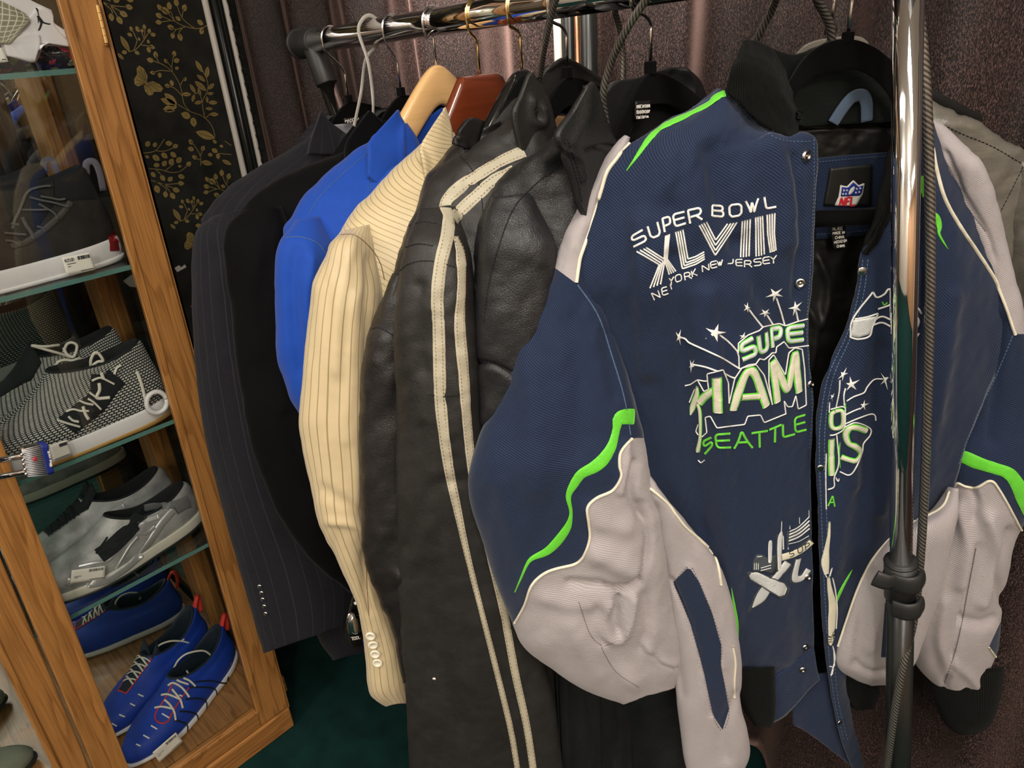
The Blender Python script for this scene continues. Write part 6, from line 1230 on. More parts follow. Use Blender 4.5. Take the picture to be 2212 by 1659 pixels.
# padlock on a card hanging behind the cream cuff
c, nk, _ = HS['g4']
xk = c[0] - .03; k0 = PX(np.array(775.), np.array(1330.), xk)
g = thing('padlock_pack', k0, 'black and blue card with a small padlock showing behind the cream sleeve cuff', 'packaged padlock')
SK = ('x', xk)
patch('card', g, [[(772,1256),(800,1256)],[(752,1330),(805,1320)],[(748,1385),(805,1375)],[(762,1400),(805,1392)]], SK, M['blackwood'], dD=.012, thick=.002)
patch('blue_panel', g, [[(770,1268),(800,1266)],[(768,1300),(802,1300)]], SK, plain('blue_card', (.01, .02, .12), .4), dD=.0095, thick=.0015); patch('blue_corner', g, [[(783,1376),(802,1372)],[(786,1396),(802,1392)]], SK, plain('blue_card', (.01, .03, .25), .4), dD=.0095, thick=.0015)
lk = patch('lock_body', g, [[(748,1340,.006),(765,1330,.0),(800,1328,.004)],[(750,1358,.005),(768,1352,-.004),(802,1344,.003)],[(754,1375,.006),(770,1370,-.003),(800,1362,.003)]], SK, M['steel'], thick=.012)
mb = MB(); P = PX(np.array([751.,754.,763.,768.]), np.array([1345.,1328.,1326.,1345.]), xk); mb.tube(catmull(P, 20), .0022, 8); mb.build('shackle', M['chrome'], g)
cd_ = patch('title_strip', g, [[(757,1377),(800,1368)],[(760,1386),(800,1378)]], SK, M['blackwood'], dD=-.002, thick=.001)
mb = MB(); write(mb, cd_, 'TOOL', [(760,1383),(778,1379)], [(759,1377),(777,1373)], .0010, step=1.0); mb.build('lettering', M['paper'], cd_.o)
mb = MB(); P = PX(np.array([766.,770.,778.,781.,776.,768.]), np.array([1262.,1256.,1258.,1266.,1268.,1266.]), xk); mb.tube(catmull(P, 24), .0018, 8); mb.tube(PX(np.array([766.,772.,780.]), np.array([1304.,1301.,1304.]), xk - .002), .0024, 8); mb.build('zip_tie', M['paper'], g)
# ================================================================== shoes
M['knitbw'] = None
def knit_bw():
    m, t, b = nt('black_white_basket_knit'); b.inputs['Roughness'].default_value = .85
    ck = N(t, 'ShaderNodeTexBrick'); ck.inputs['Scale'].default_value = 1; ck.offset = .5
    ck.inputs['Color1'].default_value = (.62, .62, .58, 1); ck.inputs['Color2'].default_value = (.50, .50, .47, 1); ck.inputs['Mortar'].default_value = (.015, .015, .015, 1)
    ck.inputs['Mortar Size'].default_value = .0013; ck.inputs['Mortar Smooth'].default_value = .1; ck.inputs['Brick Width'].default_value = .0082; ck.inputs['Row Height'].default_value = .0050
    L(t, uvmap(t), ck.inputs[0]); L(t, ck.outputs[0], b.inputs['Base Color']); bump(t, b, ck.outputs[1], -.8, .001); return m
M['knitbw'] = knit_bw()
M['blueup'] = plain('royal_blue_mesh', (.006, .040, .36), .6, var=.2, bmp=.4, bscale=700)
M['navyup'] = plain('dark_navy_mesh', (.008, .014, .030), .7, bmp=.3, bscale=700)
M['redtrim'] = plain('red_trim', (.62, .03, .02), .55)
M['lacewhite'] = plain('cotton_lace', (.66, .63, .55), .8, bmp=.5, bscale=900)
M['lacegrey'] = cloth('black_grey_lace', (.13, .13, .125), (.006, .006, .006), pitch=.002, ang=1.57)
M['blackknit'] = plain('black_camo_knit', (.016, .014, .012), .8, var=.7, bmp=.8, bscale=420)
M['solewhite'] = plain('white_midsole', (.74, .72, .74), .45)
M['gum'] = plain('gum_rubber', (.42, .24, .07), .5)
M['maroon'] = plain('maroon_heel_rubber', (.16, .012, .012), .3)
M['silvermesh'] = plain('silver_mesh', (.40, .40, .40), .5, metal=.35, var=.5, bmp=.8, bscale=600)
M['silverfoil'] = plain('silver_overlay', (.55, .55, .56), .42, metal=.6)
M['greyup'] = plain('grey_suede', (.17, .17, .175), .6, metal=.2)
M['creamsole'] = plain('cream_midsole', (.60, .58, .50), .5)
M['greyup2'] = plain('charcoal_overlay', (.045, .040, .036), .6, bmp=.4)
M['darkin'] = plain('shoe_lining', (.008, .009, .011), .9)

def shoe_frame(heel, toe_dir):
    d = norm(np.array([toe_dir[0], toe_dir[1], 0.])); l = np.array([-d[1], d[0], 0.]); z = np.array([0, 0, 1.]); h = np.array(heel, float)
    return lambda P: h + np.asarray(P)[..., 0:1] * d + np.asarray(P)[..., 1:2] * l + np.asarray(P)[..., 2:3] * z
def prof(x, Lx): return np.interp(x / Lx, [0, .12, .35, .55, .72, .88, 1], [.72, .80, .78, .92, 1.0, .93, .80])
def ring(xh, xf, w, zh, zf, zm, Lx, n=56, pw=.82, dip=0):
    a = np.linspace(0, 2 * math.pi, n, endpoint=False); xc, aa = (xh + xf) / 2, (xf - xh) / 2
    c, s = np.cos(a), np.sin(a); x = xc + aa * np.sign(c) * np.abs(c) ** .92; y = w * np.sign(s) * np.abs(s) ** pw * prof(np.clip(x, 0, Lx), Lx)
    u = (x - xh) / max(xf - xh, 1e-6); z = np.where(u < .5, zh + (zm - zh) * np.sin(np.clip(u * 2, 0, 1) * math.pi / 2), zm + (zf - zm) * (1 - np.cos(np.clip(u * 2 - 1, 0, 1) * math.pi / 2)))
    return np.stack([x, y, z], 1)
def loft_rings(rings, sub=5):
    R = catmull(np.array([r.ravel() for r in rings]), (len(rings) - 1) * sub + 1); return R.reshape(len(R), -1, 3)
def ring_mesh(name, R, T, mat, parent, cap0=True, cap1=True, mats=None, split=None):
    n, k = R.shape[:2]; V = T(R.reshape(-1, 3)); F = [(i*k+q, i*k+(q+1)%k, (i+1)*k+(q+1)%k, (i+1)*k+q) for i in range(n-1) for q in range(k)]
    if cap0: F.append(tuple(range(k))[::-1])
    if cap1: F.append(tuple((n-1)*k+q for q in range(k)))
    per = np.concatenate([np.zeros((n, 1)), np.cumsum(np.linalg.norm(np.diff(R, axis=1), axis=2), 1)], 1); hgt = np.concatenate([np.zeros((1, k)), np.cumsum(np.linalg.norm(np.diff(R, axis=0), axis=2), 0)], 0)
    UV = np.stack([np.broadcast_to(per[0:1], per.shape), hgt], -1).reshape(-1, 2)
    o = mesh_obj(name, V, F, mats or [mat], parent, UV, None); return Surf(o, V, F)
def shoe(parent, heel, tdir, upmat, solemat, lin, Lx=.30, W=.050, kind='runner', sole_h=.030, outmat=None, hi=0.0):
    T = shoe_frame(heel, tdir); s = sole_h; k = Lx / .30
    if kind == 'runner': LV = [(0,.300,W,s,s,s),(-.006,.302,W*1.05,s+.018,s+.016,s+.012),(-.007,.285,W*1.02,s+.038,s+.034,s+.030),(-.003,.250,W*.92,s+.055,s+.046,s+.046),(.0,.212,W*.78,s+.068,s+.060,s+.056),(.004,.180,W*.70,s+.080+hi,s+.078,s+.060+hi*.5),(.010,.160,W*.66,s+.084+hi,s+.092,s+.062+hi*.5)]
    else: LV = [(0,.300,W,s,s,s),(-.006,.302,W*1.05,s+.020,s+.016,s+.014),(-.006,.285,W*1.02,s+.045,s+.036,s+.034),(-.002,.245,W*.92,s+.070,s+.052,s+.056),(.002,.205,W*.80,s+.092,s+.072,s+.080),(.006,.172,W*.74,s+.110+hi,s+.098,s+.098+hi*.5),(.010,.155,W*.70,s+.116+hi,s+.118,s+.104+hi*.5)]
    rg = [ring(a * k, b * k, w, zh, zf, zm, Lx) for a, b, w, zh, zf, zm in LV]
    up = ring_mesh('upper', loft_rings(rg), T, upmat, parent, True, False)
    a, b, w, zh, zf, zm = LV[-1]
    inn = [ring(a * k, b * k, w, zh, zf, zm, Lx), ring((a + .004) * k, (b - .004) * k, w * .9, zh + .004, zf + .003, zm + .004, Lx), ring((a + .009) * k, (b - .010) * k, w * .78, zh - .004, zf - .008, zm - .006, Lx), ring((a + .012) * k, (b - .004) * k, w * .8, zh - .030, zf - .04, zm - .03, Lx), ring((a + .01) * k, (b + .03) * k, w * .85, s + .012, s + .012, s + .012, Lx)]
    col = ring_mesh('collar_lining', loft_rings(inn), T, lin, parent, False, True)
    so = [ring(.006, .292 * k, W * .90, .001, .006, .0, Lx), ring(-.004, .302 * k, W * 1.03, .006, .012, .003, Lx), ring(-.010, .306 * k, W * 1.09, s * .6, s * .75, s * .5, Lx), ring(-.009, .304 * k, W * 1.07, s * 1.15, s * 1.0, s * .95, Lx), ring(.0, .296 * k, W * .98, s * 1.2, s * 1.02, s, Lx)]
    sole = ring_mesh('midsole', loft_rings(so), T, solemat, parent)
    if outmat:
        ou = [ring(.004, .294 * k, W * .94, .0, .004, -.001, Lx), ring(-.006, .303 * k, W * 1.07, .002, .008, .001, Lx), ring(-.011, .307 * k, W * 1.10, .010, .014, .006, Lx), ring(-.006, .300 * k, W * 1.0, .012, .016, .008, Lx)]
        ring_mesh('outsole', loft_rings(ou, 3), T, outmat, parent)
    return T, up, col, sole
def down(S, T, x, y):
    p = T(np.array([[x, y, .3]]))[0]; h = S.bvh().ray_cast(Vector(p), Vector((0, 0, -1)), 1); return np.array(h[0]) if h[0] is not None else None
def laces(parent, S, T, mat, xs, w=.016, r=.0022, name='lace', loops=True):
    for i, x in enumerate(xs):
        mb = MB()
        for sg in (1, -1):
            P = []
            for u in np.linspace(-1, 1, 9):
                h = down(S, T, x + .010 * (u * sg * .5 + .5), u * w * (1 + .12 * i))
                if h is not None: P.append(h + (0, 0, .0022 + .0035 * (1 - u * u) + (.001 if sg > 0 else 0)))
            if len(P) > 4: mb.tube(catmull(np.array(P), 18), r, 8, flat=.55, up=(0, 0, 1))
        mb.build(name, mat, parent)
def trace_tubes(parent, name, mat, surfs, f, strokes, r=.0018, lift=.0014, flat=1.0):
    mb = MB()
    for P in strokes:
        for seg in on_surf(surfs, cm(f, P), 1.6):
            p = np.array([q[0] + q[1] * lift for q in seg]); 
            if len(p) > 6:
                for _ in range(2): q = p.copy(); q[1:-1] = (p[:-2] + p[1:-1] * 2 + p[2:]) / 4; p = q
            mb.tube(p, r, 8, flat=flat)
    return mb.build(name, mat, parent)
def free_tubes(parent, name, mat, f, x, strokes, r=.0018):
    mb = MB()
    for P in strokes:
        Q = resample(np.array(cm(f, P), float), 2.0); mb.tube(PX(Q[:, 0], Q[:, 1], x + .012 * np.sin(np.linspace(0, 3.1, len(Q)))), r, 8) if False else mb.tube(np.array([PX(np.array(a), np.array(b), x + .010 * math.sin(3.1 * i / len(Q))) for i, (a, b) in enumerate(Q[:, :2])]), r, 8)
    return mb.build(name, mat, parent)
def price_tag(parent, f, quad, surf, lines, price=None, mat=None):
    """paper label: quad = tl, tr, br, bl in crop coordinates"""
    tl, tr, br, bl = [np.array(f(p)) for p in quad]; lp = lambda u, v: tuple((tl * (1 - u) + tr * u) * (1 - v) + (bl * (1 - u) + br * u) * v)
    t_ = patch('price_tag', parent, [[lp(0, 0), lp(.5, 0), lp(1, 0)], [lp(0, 1), lp(.5, 1), lp(1, 1)]], surf, M['paper'], thick=.0006)
    mb = MB(); rs = random.Random(3)
    x = .52
    while x < .93:
        w_ = rs.choice((.0006, .001, .0014)); band(mb, t_, [lp(x, .10), lp(x, .30)], w_, .0001, step=1.5, smooth=False); x += .022 + w_ * 6
    if price: write(mb, t_, price, [lp(.06, .30), lp(.38, .30)], [lp(.06, .13), lp(.38, .13)], .0009, .0001, step=1.0)
    for (u0, v, u1) in lines: band(mb, t_, [lp(u0, v), lp(u1, v)], .0012, .0001, step=1.5, smooth=False)
    mb.build('print', M['ink'], t_.o); return t_
def tongue(parent, S, T, mat, x0, x1, w0, w1, Lx, zt, edge=None, er=.0014):
    rows = []; 
    for x in np.linspace(x1, x0, 14):
        w = w0 + (w1 - w0) * (x - x0) / (x1 - x0); r_ = []
        for u in np.linspace(-1, 1, 9):
            h = down(S, T, x, u * w)
            if h is None: h = T(np.array([[x, u * w, zt]]))[0]
            r_.append(h + (0, 0, .0012))
        rows.append(r_)
    c = np.array(rows[-1]); d = norm(T(np.array([[0, 0, 0.]]))[0] - T(np.array([[1., 0, 0]]))[0])
    for q in (1, 2, 3): rows.append(c + d * .008 * q + np.array([0, 0, 1.]) * (.009 * q) )
    G = np.array(rows); nv, nu = G.shape[:2]; V = G.reshape(-1, 3); F = [(j*nu+i, j*nu+i+1, (j+1)*nu+i+1, (j+1)*nu+i) for j in range(nv-1) for i in range(nu-1)]
    o = mesh_obj('tongue', V, F, mat, parent); m = o.modifiers.new('t', 'SOLIDIFY'); m.thickness = .003; m.offset = 0
    if edge:
        P = np.concatenate([G[:14, 0][::-1], G[0, 1:-1], G[:14, -1]]); MB().tube(catmull(P, 60), er, 8).build('eyestay', edge, parent)
SZ = [z + .004 for z in SHZ]
def pair2(heel, tdir, dx, dy): 
    return (heel[0] + dx, heel[1] + dy, heel[2])

# ---- royal blue pair on the cabinet floor
cb = lambda p: (160 + p[0] / 3.8675, 1230 + p[1] / 3.8675)
TONG = True
zf = .1135; hB = np.array([-1.498, .412, zf]); dB = (.115, -.30)
def blue(heel, label, first):
    g = thing('sneaker', heel, label, 'sneaker'); T, up, col, so = shoe(g, heel, dB, M['blueup'], M['solewhite'], M['navyup'], Lx=.325, W=.057, sole_h=.019, hi=.020)
    P = T(np.array([[.012, .006, .115], [-.004, .006, .138], [-.014, .0, .135], [-.012, 0, .110], [-.006, 0, .09]])); MB().tube(catmull(P, 20), .0058, 10, flat=.6).build('heel_loop', M['redtrim'], g)
    return g, T, up, col, so
g, T, up, col, so = blue(hB, 'royal blue sneaker with red heel loop and price tag, front one on the cabinet floor', 1)
trace_tubes(g, 'side_webbing', M['navyup'], [up, so], cb, [[(830,1255),(900,1275),(945,1300),(950,1370),(965,1430)],[(880,1185),(960,1190),(1025,1215),(1035,1290),(990,1340)],[(930,1085),(1040,1078),(1100,1100),(1105,1170),(1060,1225)],[(960,985),(1090,985),(1175,1000),(1190,1060),(1150,1110)],[(1010,940),(1140,930),(1260,950),(1290,900)]], r=.0030, lift=.0002, flat=.5)
trace_tubes(g, 'eyestay', M['redtrim'], up, cb, [[(820,960),(760,1080),(690,1185),(682,1250),(725,1285),(785,1268),(815,1210),(880,1100),(960,985)]], r=.0016, lift=.0006)
trace_tubes(g, 'lace', M['lacewhite'], up, cb, [[(680,1158),(740,1148),(830,1168)],[(845,1260),(835,1190),(800,1130),(760,1090)],[(735,1050),(790,1045),(880,1085)],[(905,1160),(885,1090),(820,1000)],[(790,970),(830,948),(900,990),(960,1070)],[(810,880),(870,930),(950,960)],[(905,905),(960,930),(1010,978)]], r=.0024, lift=.0028)
trace_tubes(g, 'reflector', M['thread_white'], up, cb, [[(735,1205),(795,1240)],[(645,1305),(695,1335)],[(580,1385),(630,1412)],[(520,1460),(555,1475)],[(878,1048),(905,1060)]], r=.0016, lift=.0006)
free_tubes(g, 'loose_lace', M['lacewhite'], cb, -1.475, [[(835,820),(870,760),(930,710),(1010,685),(1090,682),(1150,725),(1190,780)],[(1078,895),(1130,860),(1180,800),(1230,760),(1285,715)],[(940,845),(955,880),(920,910)]], r=.0023)
free_tubes(g, 'lace_tip', M['lacewhite'], cb, -1.47, [[(1190,765),(1290,712)]], r=.0042)
trace_tubes(g, 'red_tick', M['redtrim'], [up, col], cb, [[(1352,690),(1345,760),(1320,800),(1312,785)]], r=.0008, lift=.0004)
price_tag(g, cb, [(655,1530),(850,1362),(912,1440),(715,1615)], ('x', -1.340), [(.06,.45,.35),(.06,.58,.2),(.55,.88,.95)])
h2 = pair2(hB, dB, -.118, -.015)
g, T, up, col, so = blue(h2, 'royal blue sneaker behind the tagged one on the cabinet floor, nearer the mirror', 0)
tongue(g, up, T, M['navyup'], .165, .245, .020, .013, .325, .09, M['redtrim'], .0018)
laces(g, up, T, M['lacewhite'], [.215, .20, .185, .172])
trace_tubes(g, 'reflector', M['thread_white'], up, cb, [[(470,1120),(510,1140)],[(378,1212),(425,1232)],[(316,1285),(358,1308)],[(535,1042),(580,1062)]], r=.0016, lift=.0006)
free_tubes(g, 'loose_lace', M['lacewhite'], cb, h2[0] + .05, [[(690,760),(665,700),(710,635),(800,600),(900,600),(965,620),(968,660),(910,710),(830,755)],[(880,610),(890,680),(880,740)],[(930,570),(885,610)]], r=.0022)

# ---- silver pair
cs = lambda p: (p[0] / 4.484, 960 + p[1] / 4.484)
hS = np.array([-1.424, .415, SZ[3]]); dS = (.025, -.30)
def silver(heel, label):
    g = thing('sneaker', heel, label, 'sneaker'); T, up, col, so = shoe(g, heel, dS, M['silvermesh'], M['creamsole'], M['darkin'], Lx=.325, sole_h=.028, outmat=M['blackplastic'], hi=-.004)
    return g, T, up, col, so
g, T, up, col, so = silver(hS, 'silver mesh running sneaker with cream sole and price tag on the lowest glass shelf')
def bands_on(parent, name, mat, surfs, f, items, h=.0016):
    mb = MB()
    for P, w in items: band(mb, surfs, cm(f, P), w, h, step=2)
    return mb.build(name, mat, parent)
bands_on(g, 'tongue', M['darkin'], [up, col], cs, [([(960,1080),(1060,1010),(1180,900),(1290,780),(1400,640)],.030)])
bands_on(g, 'overlay', M['silverfoil'], [up, so], cs, [([(640,1330),(800,1350),(1000,1330),(1150,1250),(1300,1130),(1450,950),(1560,780),(1680,640)],.016),([(1330,760),(1400,740),(1530,700)],.013),([(1300,850),(1420,860),(1500,800)],.009),([(1130,1200),(1250,1000),(1330,900)],.006),([(760,1180),(900,1150),(1040,1130),(1110,1060)],.007)])
bands_on(g, 'heel_overlay', M['greyup'], [up, col, so], cs, [([(1390,620),(1480,600),(1560,600),(1700,580),(1830,520)],.016),([(1700,640),(1760,600),(1850,560)],.022)])
trace_tubes(g, 'lace', M['darkin'], up, cs, [[(960,1080),(1010,1040),(1060,1060),(1130,1000),(1170,930)],[(1000,1080),(1060,1020),(1130,1030),(1160,960)],[(1110,940),(1180,920),(1240,900),(1260,850)],[(1180,930),(1250,860),(1330,780),(1440,680)],[(930,1060),(1000,960),(1040,900)],[(1260,800),(1340,720),(1340,640)]], r=.0017, lift=.0022)
price_tag(g, cs, [(695,1220),(1025,1175),(1015,1300),(680,1350)], ('x', -1.345), [(.1,.52,.3),(.1,.62,.22),(.55,.88,.95)], 'S55.00' if False else None)
h2 = pair2(hS, dS, -.108, -.01)
g, T, up, col, so = silver(h2, 'silver mesh running sneaker behind the tagged one on the lowest glass shelf')
tongue(g, up, T, M['darkin'], .17, .25, .022, .014, .325, .08, M['greyup'])
laces(g, up, T, M['darkin'], [.235, .22, .205, .19], r=.0018)
bands_on(g, 'overlay', M['silverfoil'], [up], cs, [([(480,1180),(560,1220),(690,1200)],.012),([(1050,680),(1120,640),(1200,600)],.014),([(1000,800),(1100,790),(1190,730)],.012),([(780,1000),(850,940),(900,890)],.009)])

# ---- knit pair
ck_ = lambda p: (p[0] / 4.1475, 640 + p[1] / 4.1475)
hK = np.array([-1.366, .402, SZ[2]]); dK = (-.025, -.30)
def knit(heel, label):
    g = thing('sneaker', heel, label, 'sneaker'); T, up, col, so = shoe(g, heel, dK, M['knitbw'], M['solewhite'], M['darkin'], Lx=.325, sole_h=.034, W=.048, kind='mid', outmat=M['gum'], hi=.010)
    return g, T, up, col, so
g, T, up, col, so = knit(hK, 'black and white knit sneaker with gum sole and price tag on the third shelf')
bands_on(g, 'tongue', M['darkin'], [up], ck_, [([(600,1160),(700,1080),(850,960),(950,820),(1050,720)],.040),([(880,700),(870,800),(900,900)],.022)])
bands_on(g, 'gum_stripe', M['gum'], [so], ck_, [([(490,1530),(700,1520),(900,1470),(1100,1390),(1300,1280),(1450,1170)],.012)], .0010)
trace_tubes(g, 'lace', M['lacewhite'], [up, col] + [Surf(None, up.V, up.F)], ck_, [[(510,1105),(600,1135),(710,1165)],[(610,1075),(650,1110),(700,1120)],[(590,1030),(650,1010),(720,1025),(790,1025)],[(740,985),(760,1050),(790,1100)],[(705,930),(760,955),(830,970)],[(785,915),(840,950),(900,1010)],[(800,860),(840,890),(870,915)],[(885,775),(890,840),(865,910),(980,905)],[(820,755),(860,735),(910,730),(1020,785)],[(905,680),(925,740)],[(1080,615),(1040,640),(1020,695)],[(1220,670),(1260,780),(1295,920)]], r=.0030, lift=.0030, flat=.6)
free_tubes(g, 'loose_lace', M['lacewhite'], ck_, -1.37, [[(815,660),(815,570),(850,505),(890,520),(925,580),(880,585),(830,620),(815,650)],[(930,615),(970,620),(1005,630)]], r=.0026)
mb = MB(); a = PX(np.array(ck_((1405,950))[0]), np.array(ck_((1405,950))[1]), -1.327); mb.tube([a + np.array([0, .018 * math.cos(q), .021 * math.sin(q)]) for q in np.linspace(0, 2 * math.pi, 30)], .0045, 8, closed=False); mb.build('heel_ring', M['solewhite'], g)
price_tag(g, ck_, [(440,1335),(600,1285),(650,1420),(480,1490)], ('x', -1.315), [(.1,.88,.9)])
h2 = pair2(hK, dK, -.118, -.005)
g, T, up, col, so = knit(h2, 'black and white knit sneaker standing behind the tagged one on the third shelf')
tongue(g, up, T, M['darkin'], .17, .255, .030, .020, .325, .10)
bands_on(g, 'tongue', M['darkin'], [up], ck_, [([(150,1130),(300,1050),(430,930),(560,800),(700,700)],.036)])
trace_tubes(g, 'lace', M['lacewhite'], up, ck_, [[(120,1075),(210,1080),(320,1100)],[(225,1050),(320,1045)],[(215,1000),(300,950),(440,945)],[(350,960),(395,990),(405,1050)],[(370,910),(440,870),(510,860)],[(450,870),(480,920),(510,960)],[(440,835),(500,850)],[(530,780),(510,850),(600,840)],[(490,700),(560,680),(560,730),(640,765)]], r=.0030, lift=.0030, flat=.6)
free_tubes(g, 'loose_lace', M['lacewhite'], ck_, h2[0] + .02, [[(490,640),(520,590),(580,570),(650,575),(720,560),(800,630)],[(645,570),(650,660)],[(570,500),(600,430),(650,415),(690,450),(660,540),(600,520),(570,460)],[(280,440),(420,480),(560,520),(630,550)],[(285,440),(400,450),(530,435)]], r=.0026)

# ---- black pair
ck2 = lambda p: (p[0] / 5.53, 350 + p[1] / 5.53)
hJ = np.array([-1.390, .408, SZ[1]]); dJ = (-.02, -.30)
def blackshoe(heel, label):
    g = thing('basketball_shoe', heel, label, 'sneaker'); T, up, col, so = shoe(g, heel, dJ, M['blackknit'], M['solewhite'], M['darkin'], Lx=.33, W=.054, kind='mid', sole_h=.036, outmat=M['solewhite'], hi=.012)
    P = T(np.array([[.008, .0, .150], [.002, .0, .168], [-.010, .0, .168], [-.013, 0, .150], [-.010, 0, .12]])); MB().tube(catmull(P, 20), .0060, 10, flat=.25, up=(1, 0, 0)).build('pull_tab', plain('lavender_grey_webbing', (.13, .12, .15), .7), g)
    return g, T, up, col, so
g, T, up, col, so = blackshoe(hJ, 'black basketball shoe with white midsole, red heel and price tag on the second shelf')
bands_on(g, 'tongue', M['darkin'], [up, col], ck2, [([(150,860),(300,720),(420,560),(540,400)],.036)])
bands_on(g, 'side_panel', M['silverfoil'] if False else M['greyup2'], [up], ck2, [([(850,480),(760,600),(640,720),(480,850),(300,960),(120,1010)],.010)])
bands_on(g, 'ankle_strap', M['darkin'], [up, col], ck2, [([(640,330),(800,350),(1000,350),(1120,340)],.030)], .002)
bands_on(g, 'heel_panel', M['maroon'], [so, up], ck2, [([(1330,840),(1360,960),(1370,1060)],.020)], .0016)
mb = MB()
for P in ([(1360,850),(1362,885),(1358,912)],[(1358,912),(1345,950)],[(1360,912),(1385,935),(1418,958)],[(1362,890),(1382,905)]): band(mb, [so, up], cm(ck2, P), .0012, .0006, lift=.0022, step=1.5)
mb.build('leaping_figure_logo', M['rednfl'], g)
trace_tubes(g, 'lace', M['lacegrey'], [up, col], ck2, [[(480,410),(600,430),(700,450),(770,440)],[(350,420),(500,460),(650,490),(810,540)],[(460,500),(560,560),(640,610),(690,680)],[(250,570),(400,575),(560,570)],[(260,660),(310,760),(370,850),(400,915)],[(440,770),(500,790),(530,830)],[(130,740),(220,750)],[(50,850),(180,860),(300,870)],[(60,940),(150,950),(230,995)],[(600,290),(450,310),(320,370),(260,500),(220,600),(170,700),(145,800)]], r=.0032, lift=.0032, flat=.5)
price_tag(g, ck2, [(737,1140),(1080,1075),(1145,1285),(800,1358)], ('x', -1.322), [(.12,.42,.42),(.12,.56,.22),(.5,.9,.95)], '$125.00')
h2 = pair2(hJ, dJ, -.125, -.03)
g, T, up, col, so = blackshoe(h2, 'black basketball shoe behind the tagged one on the second shelf, nearer the mirror'); tongue(g, up, T, M['darkin'], .17, .26, .028, .018, .33, .11); laces(g, up, T, M['lacegrey'], [.23, .215, .2, .185], r=.0026)

# ---- white and floral shoe lying on its side on the top shelf
cw = lambda p: (p[0] / 7.373, p[1] / 7.373)
SX = ('x', -1.36)
hW = PX(np.array(150.), np.array(140.), -1.36); g = thing('basketball_shoe', (hW[0], hW[1], SZ[0]), 'white and multicoloured floral sneaker with a mesh window lying on the top glass shelf', 'sneaker')
def floral():
    m, t, b = nt('floral_knit'); b.inputs['Roughness'].default_value = .8; v = uvmap(t, obj=True)
    vo = N(t, 'ShaderNodeTexVoronoi'); vo.inputs['Scale'].default_value = 95; L(t, v, vo.inputs[0]); s = N(t, 'ShaderNodeSeparateColor'); L(t, vo.outputs[1], s.inputs[0])
    c = ramp(t, s.outputs[0], [(0, (.012,.014,.03)),(.3, (.03,.03,.25)),(.42, (.30,.38,.10)),(.55, (.55,.62,.50)),(.66, (.012,.012,.02)),(.78, (.62,.05,.15)),(.9, (.05,.06,.03))], 'CONSTANT')
    n = noise(t, v, 420, 2); L(t, mixc(t, math_(t, 'GREATER_THAN', n, .56), c, (.02, .025, .05)), b.inputs['Base Color']); bump(t, b, n, .6, .001); return m
T = lambda P: P
fl_ = loft('upper', g, [(-60,120,-60,170,.02,.03),(0,105,0,156,.02),(40,95,42,156,.02),(80,92,84,153,.02),(120,92,124,150,.02),(150,95,154,147,.02),(172,98,172,140,.02,.02)][::1], SX, floral(), t=.035, hollow=False)
wp = patch('arch_plate', g, [[(-40,-40),(20,-25),(70,2),(112,22)],[(-40,20),(20,30),(75,35),(116,48)],[(-40,80),(20,75),(80,70),(150,78)],[(-40,118),(18,120),(76,112),(84,98)]], SX, M['white'], dD=-.035, thick=.012)
wp2 = patch('heel_plate', g, [[cw((440,300)),cw((620,100)),cw((800,160)),cw((850,240))],[cw((520,420)),cw((640,300)),cw((780,330)),cw((870,410))],[cw((560,520)),cw((680,520)),cw((830,530)),cw((1000,560))],[cw((540,620)),cw((680,640)),cw((900,640)),cw((1120,680))],[cw((560,700)),cw((700,690)),cw((900,710)),cw((1120,745))]], SX, M['white'], dD=-.036, thick=.012)
wp3 = patch('side_plate', g, [[cw((60,700)),cw((250,600)),cw((460,520)),cw((640,560))],[cw((90,800)),cw((280,760)),cw((460,700)),cw((650,690))],[cw((120,890)),cw((300,930)),cw((480,980)),cw((560,980))]], SX, M['white'], dD=-.038, thick=.012)
def grid_mat():
    m, t, b = nt('translucent_grid_mesh'); b.inputs['Roughness'].default_value = .35
    ck = N(t, 'ShaderNodeTexBrick'); ck.offset = 0; ck.inputs['Scale'].default_value = 1; ck.inputs['Color1'].default_value = (.20,.19,.13,1); ck.inputs['Color2'].default_value = (.26,.25,.18,1); ck.inputs['Mortar'].default_value = (.62,.60,.48,1)
    ck.inputs['Mortar Size'].default_value = .0007; ck.inputs['Brick Width'].default_value = .0075; ck.inputs['Row Height'].default_value = .0072; L(t, uvmap(t), ck.inputs[0]); L(t, ck.outputs[0], b.inputs['Base Color']); return m
patch('mesh_window', g, [[(-40,-20),(10,5),(40,20),(56,30)],[(-40,40),(10,40),(45,42),(64,44)],[(-40,80),(0,84),(25,78),(45,66)],[(-40,92),(0,93),(15,94),(22,94)]], SX, grid_mat(), dD=-.041, thick=.002)
mb = MB()
for P, w in (([(570,125,.5),(590,150,1.2),(605,200,.6),(612,240,.8)],.0024),([(595,235,1.5),(605,240,1.5)],.0030),([(600,250,1),(630,300,1.3),(665,350,1.5)],.0036),([(598,260,.8),(606,310,.6),(610,365,.6)],.0020),([(660,345,1),(720,370,.8),(785,385,.7),(800,378,.5)],.0028),([(665,350,1),(645,420,.9),(622,475,.7),(605,482,.4)],.0028)): band(mb, [wp2, wp], cm(cw, P), w, .0004, step=1.5)
mb.build('leaping_figure_logo', M['stitch_dark'], g)
mb = MB(); band(mb, [wp3, wp2, fl_], cm(cw, [(110,890),(300,940),(500,985),(570,960),(620,860),(670,740),(760,720),(900,725),(1110,745)]), .0022, .0016); mb.build('plate_edge', M['solewhite'], g)
price_tag(g, cw, [(-200,640),(0,660),(138,985),(-180,1020)], ('x', -1.315), [(.7,.86,.92)])

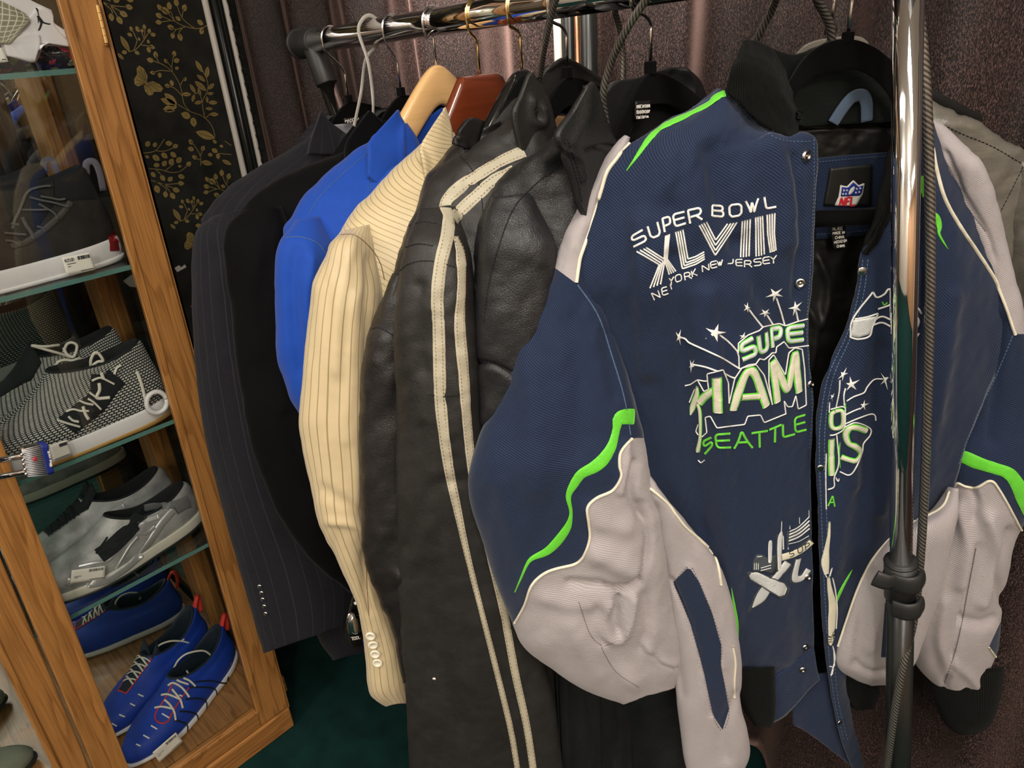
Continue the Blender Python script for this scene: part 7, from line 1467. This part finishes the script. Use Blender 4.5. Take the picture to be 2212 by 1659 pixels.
# ---- grey shoe toe on the floor of the left bay
hG = PX(np.array(30.), np.array(1640.), -1.42); hG = PZ(np.array(60.), np.array(1628.), .1135 + .03); hG[2] = .1135
g = thing('slipper', hG, 'pale grey-green shoe toe at the bottom left corner inside the left bay', 'shoe')
T, up, col, so = shoe(g, hG - np.array([.03, .29, 0]), (.03, .29), plain('sage_suede', (.20, .21, .16), .8, bmp=.4), M['blackplastic'], M['darkin'], Lx=.30, sole_h=.02)

# ---- padlock and long hasp bars on the doors
cp = lambda p: (p[0] / 4.484, 960 + p[1] / 4.484)
kp = PX(np.array(cp((370, 170))[0]), np.array(cp((370, 170))[1]), -1.25)
g = thing('padlock', kp, 'laminated steel padlock with a red star and blue band locking the cabinet doors', 'padlock')
SP = ('x', -1.25)
pl = patch('lock_body', g, [[cp((215,55)),cp((310,30)),cp((400,10))],[cp((240,190)),cp((340,170)),cp((430,150))],[cp((270,310)),cp((370,305)),cp((465,295))]], SP, M['steel'], thick=.018)
mb = MB()
for k in range(17):
    u = k / 16; a = np.array(cp((212, 55))) * (1 - u) + np.array(cp((268, 310))) * u; b_ = np.array(cp((402, 8))) * (1 - u) + np.array(cp((466, 294))) * u
    A = PX(a[0], a[1], -1.2485); B = PX(b_[0], b_[1], -1.2485); mb.tube([A, B], .0009, 6)
mb.build('lamination', M['silverfoil'], g)
patch('blue_band', g, [[cp((398,10)),cp((430,5)),cp((462,0))],[cp((430,150)),cp((462,148)),cp((495,150))],[cp((462,297)),cp((495,290)),cp((527,275))]], SP, plain('blue_vinyl', (.015, .03, .22), .4), dD=-.0015, thick=.020)
bb = Surf(None, *(lambda G: (G, [(0, 1, 3, 2)]))(np.array([PX(*map(np.array, cp(p)), -1.2465) for p in ((398,0),(465,-8),(460,305),(530,285))])))
mb = MB()
for ch, bl, br, tl, tr in (('B',(486,214),(482,182),(504,212),(500,180)),('R',(482,178),(478,150),(499,176),(495,148)),('I',(478,146),(477,138),(494,144),(493,136)),('N',(476,134),(472,112),(492,132),(488,110)),('K',(471,108),(467,88),(487,106),(483,86)),('S',(466,84),(462,66),(482,82),(478,64))): quads(mb, bb, cp, [(ch, tl, bl, tr, br)] if False else [(ch, br, tr, bl, tl)] if False else [(ch, tuple(np.array(bl)), tuple(np.array(br)), tuple(np.array(tl) ), tuple(np.array(tr)))], .0011, .0003, step=1.0)
mb.build('lettering', M['paper'], g)
bs = Surf(None, *(lambda G: (G, [(0, 1, 3, 2)]))(np.array([PX(*map(np.array, cp(p)), -1.2465) for p in ((200,0),(470,0),(200,320),(470,320))])))
mb = MB(); sc_ = np.array(cp((338, 140))); tips = [(sc_[0] + 9 * math.sin(a), sc_[1] - 8.5 * math.cos(a)) for a in np.linspace(-.2, 6.083, 6)[:-1]]; star(mb, [bs], tips, sc_, .002); mb.build('star_emblem', M['rednfl'], g)
mb = MB()
for y0, y1 in ((140, 112), (312, 270)):
    A, B = cp((-900, y0 + 170)), cp((232, y1)); mb.tube([PX(np.array(A[0]), np.array(A[1]), -1.262), PX(np.array(B[0]), np.array(B[1]), -1.258)], .0048, 14)
mb.build('shackle', M['chrome'], g)
mb = MB()
for y in (95, 150, 190, 240, 285):
    p = cp((212 + (y - 95) * .22, y)); q = PX(np.array(p[0]), np.array(p[1]), -1.250); mb.lathe(q, (1, 0, 0), [(0, .003), (.002, .0026), (.003, .001)], 8)
mb.build('rivets', M['chrome'], g)

for o in bpy.data.objects:
    if '_w' in o: del o['_w']
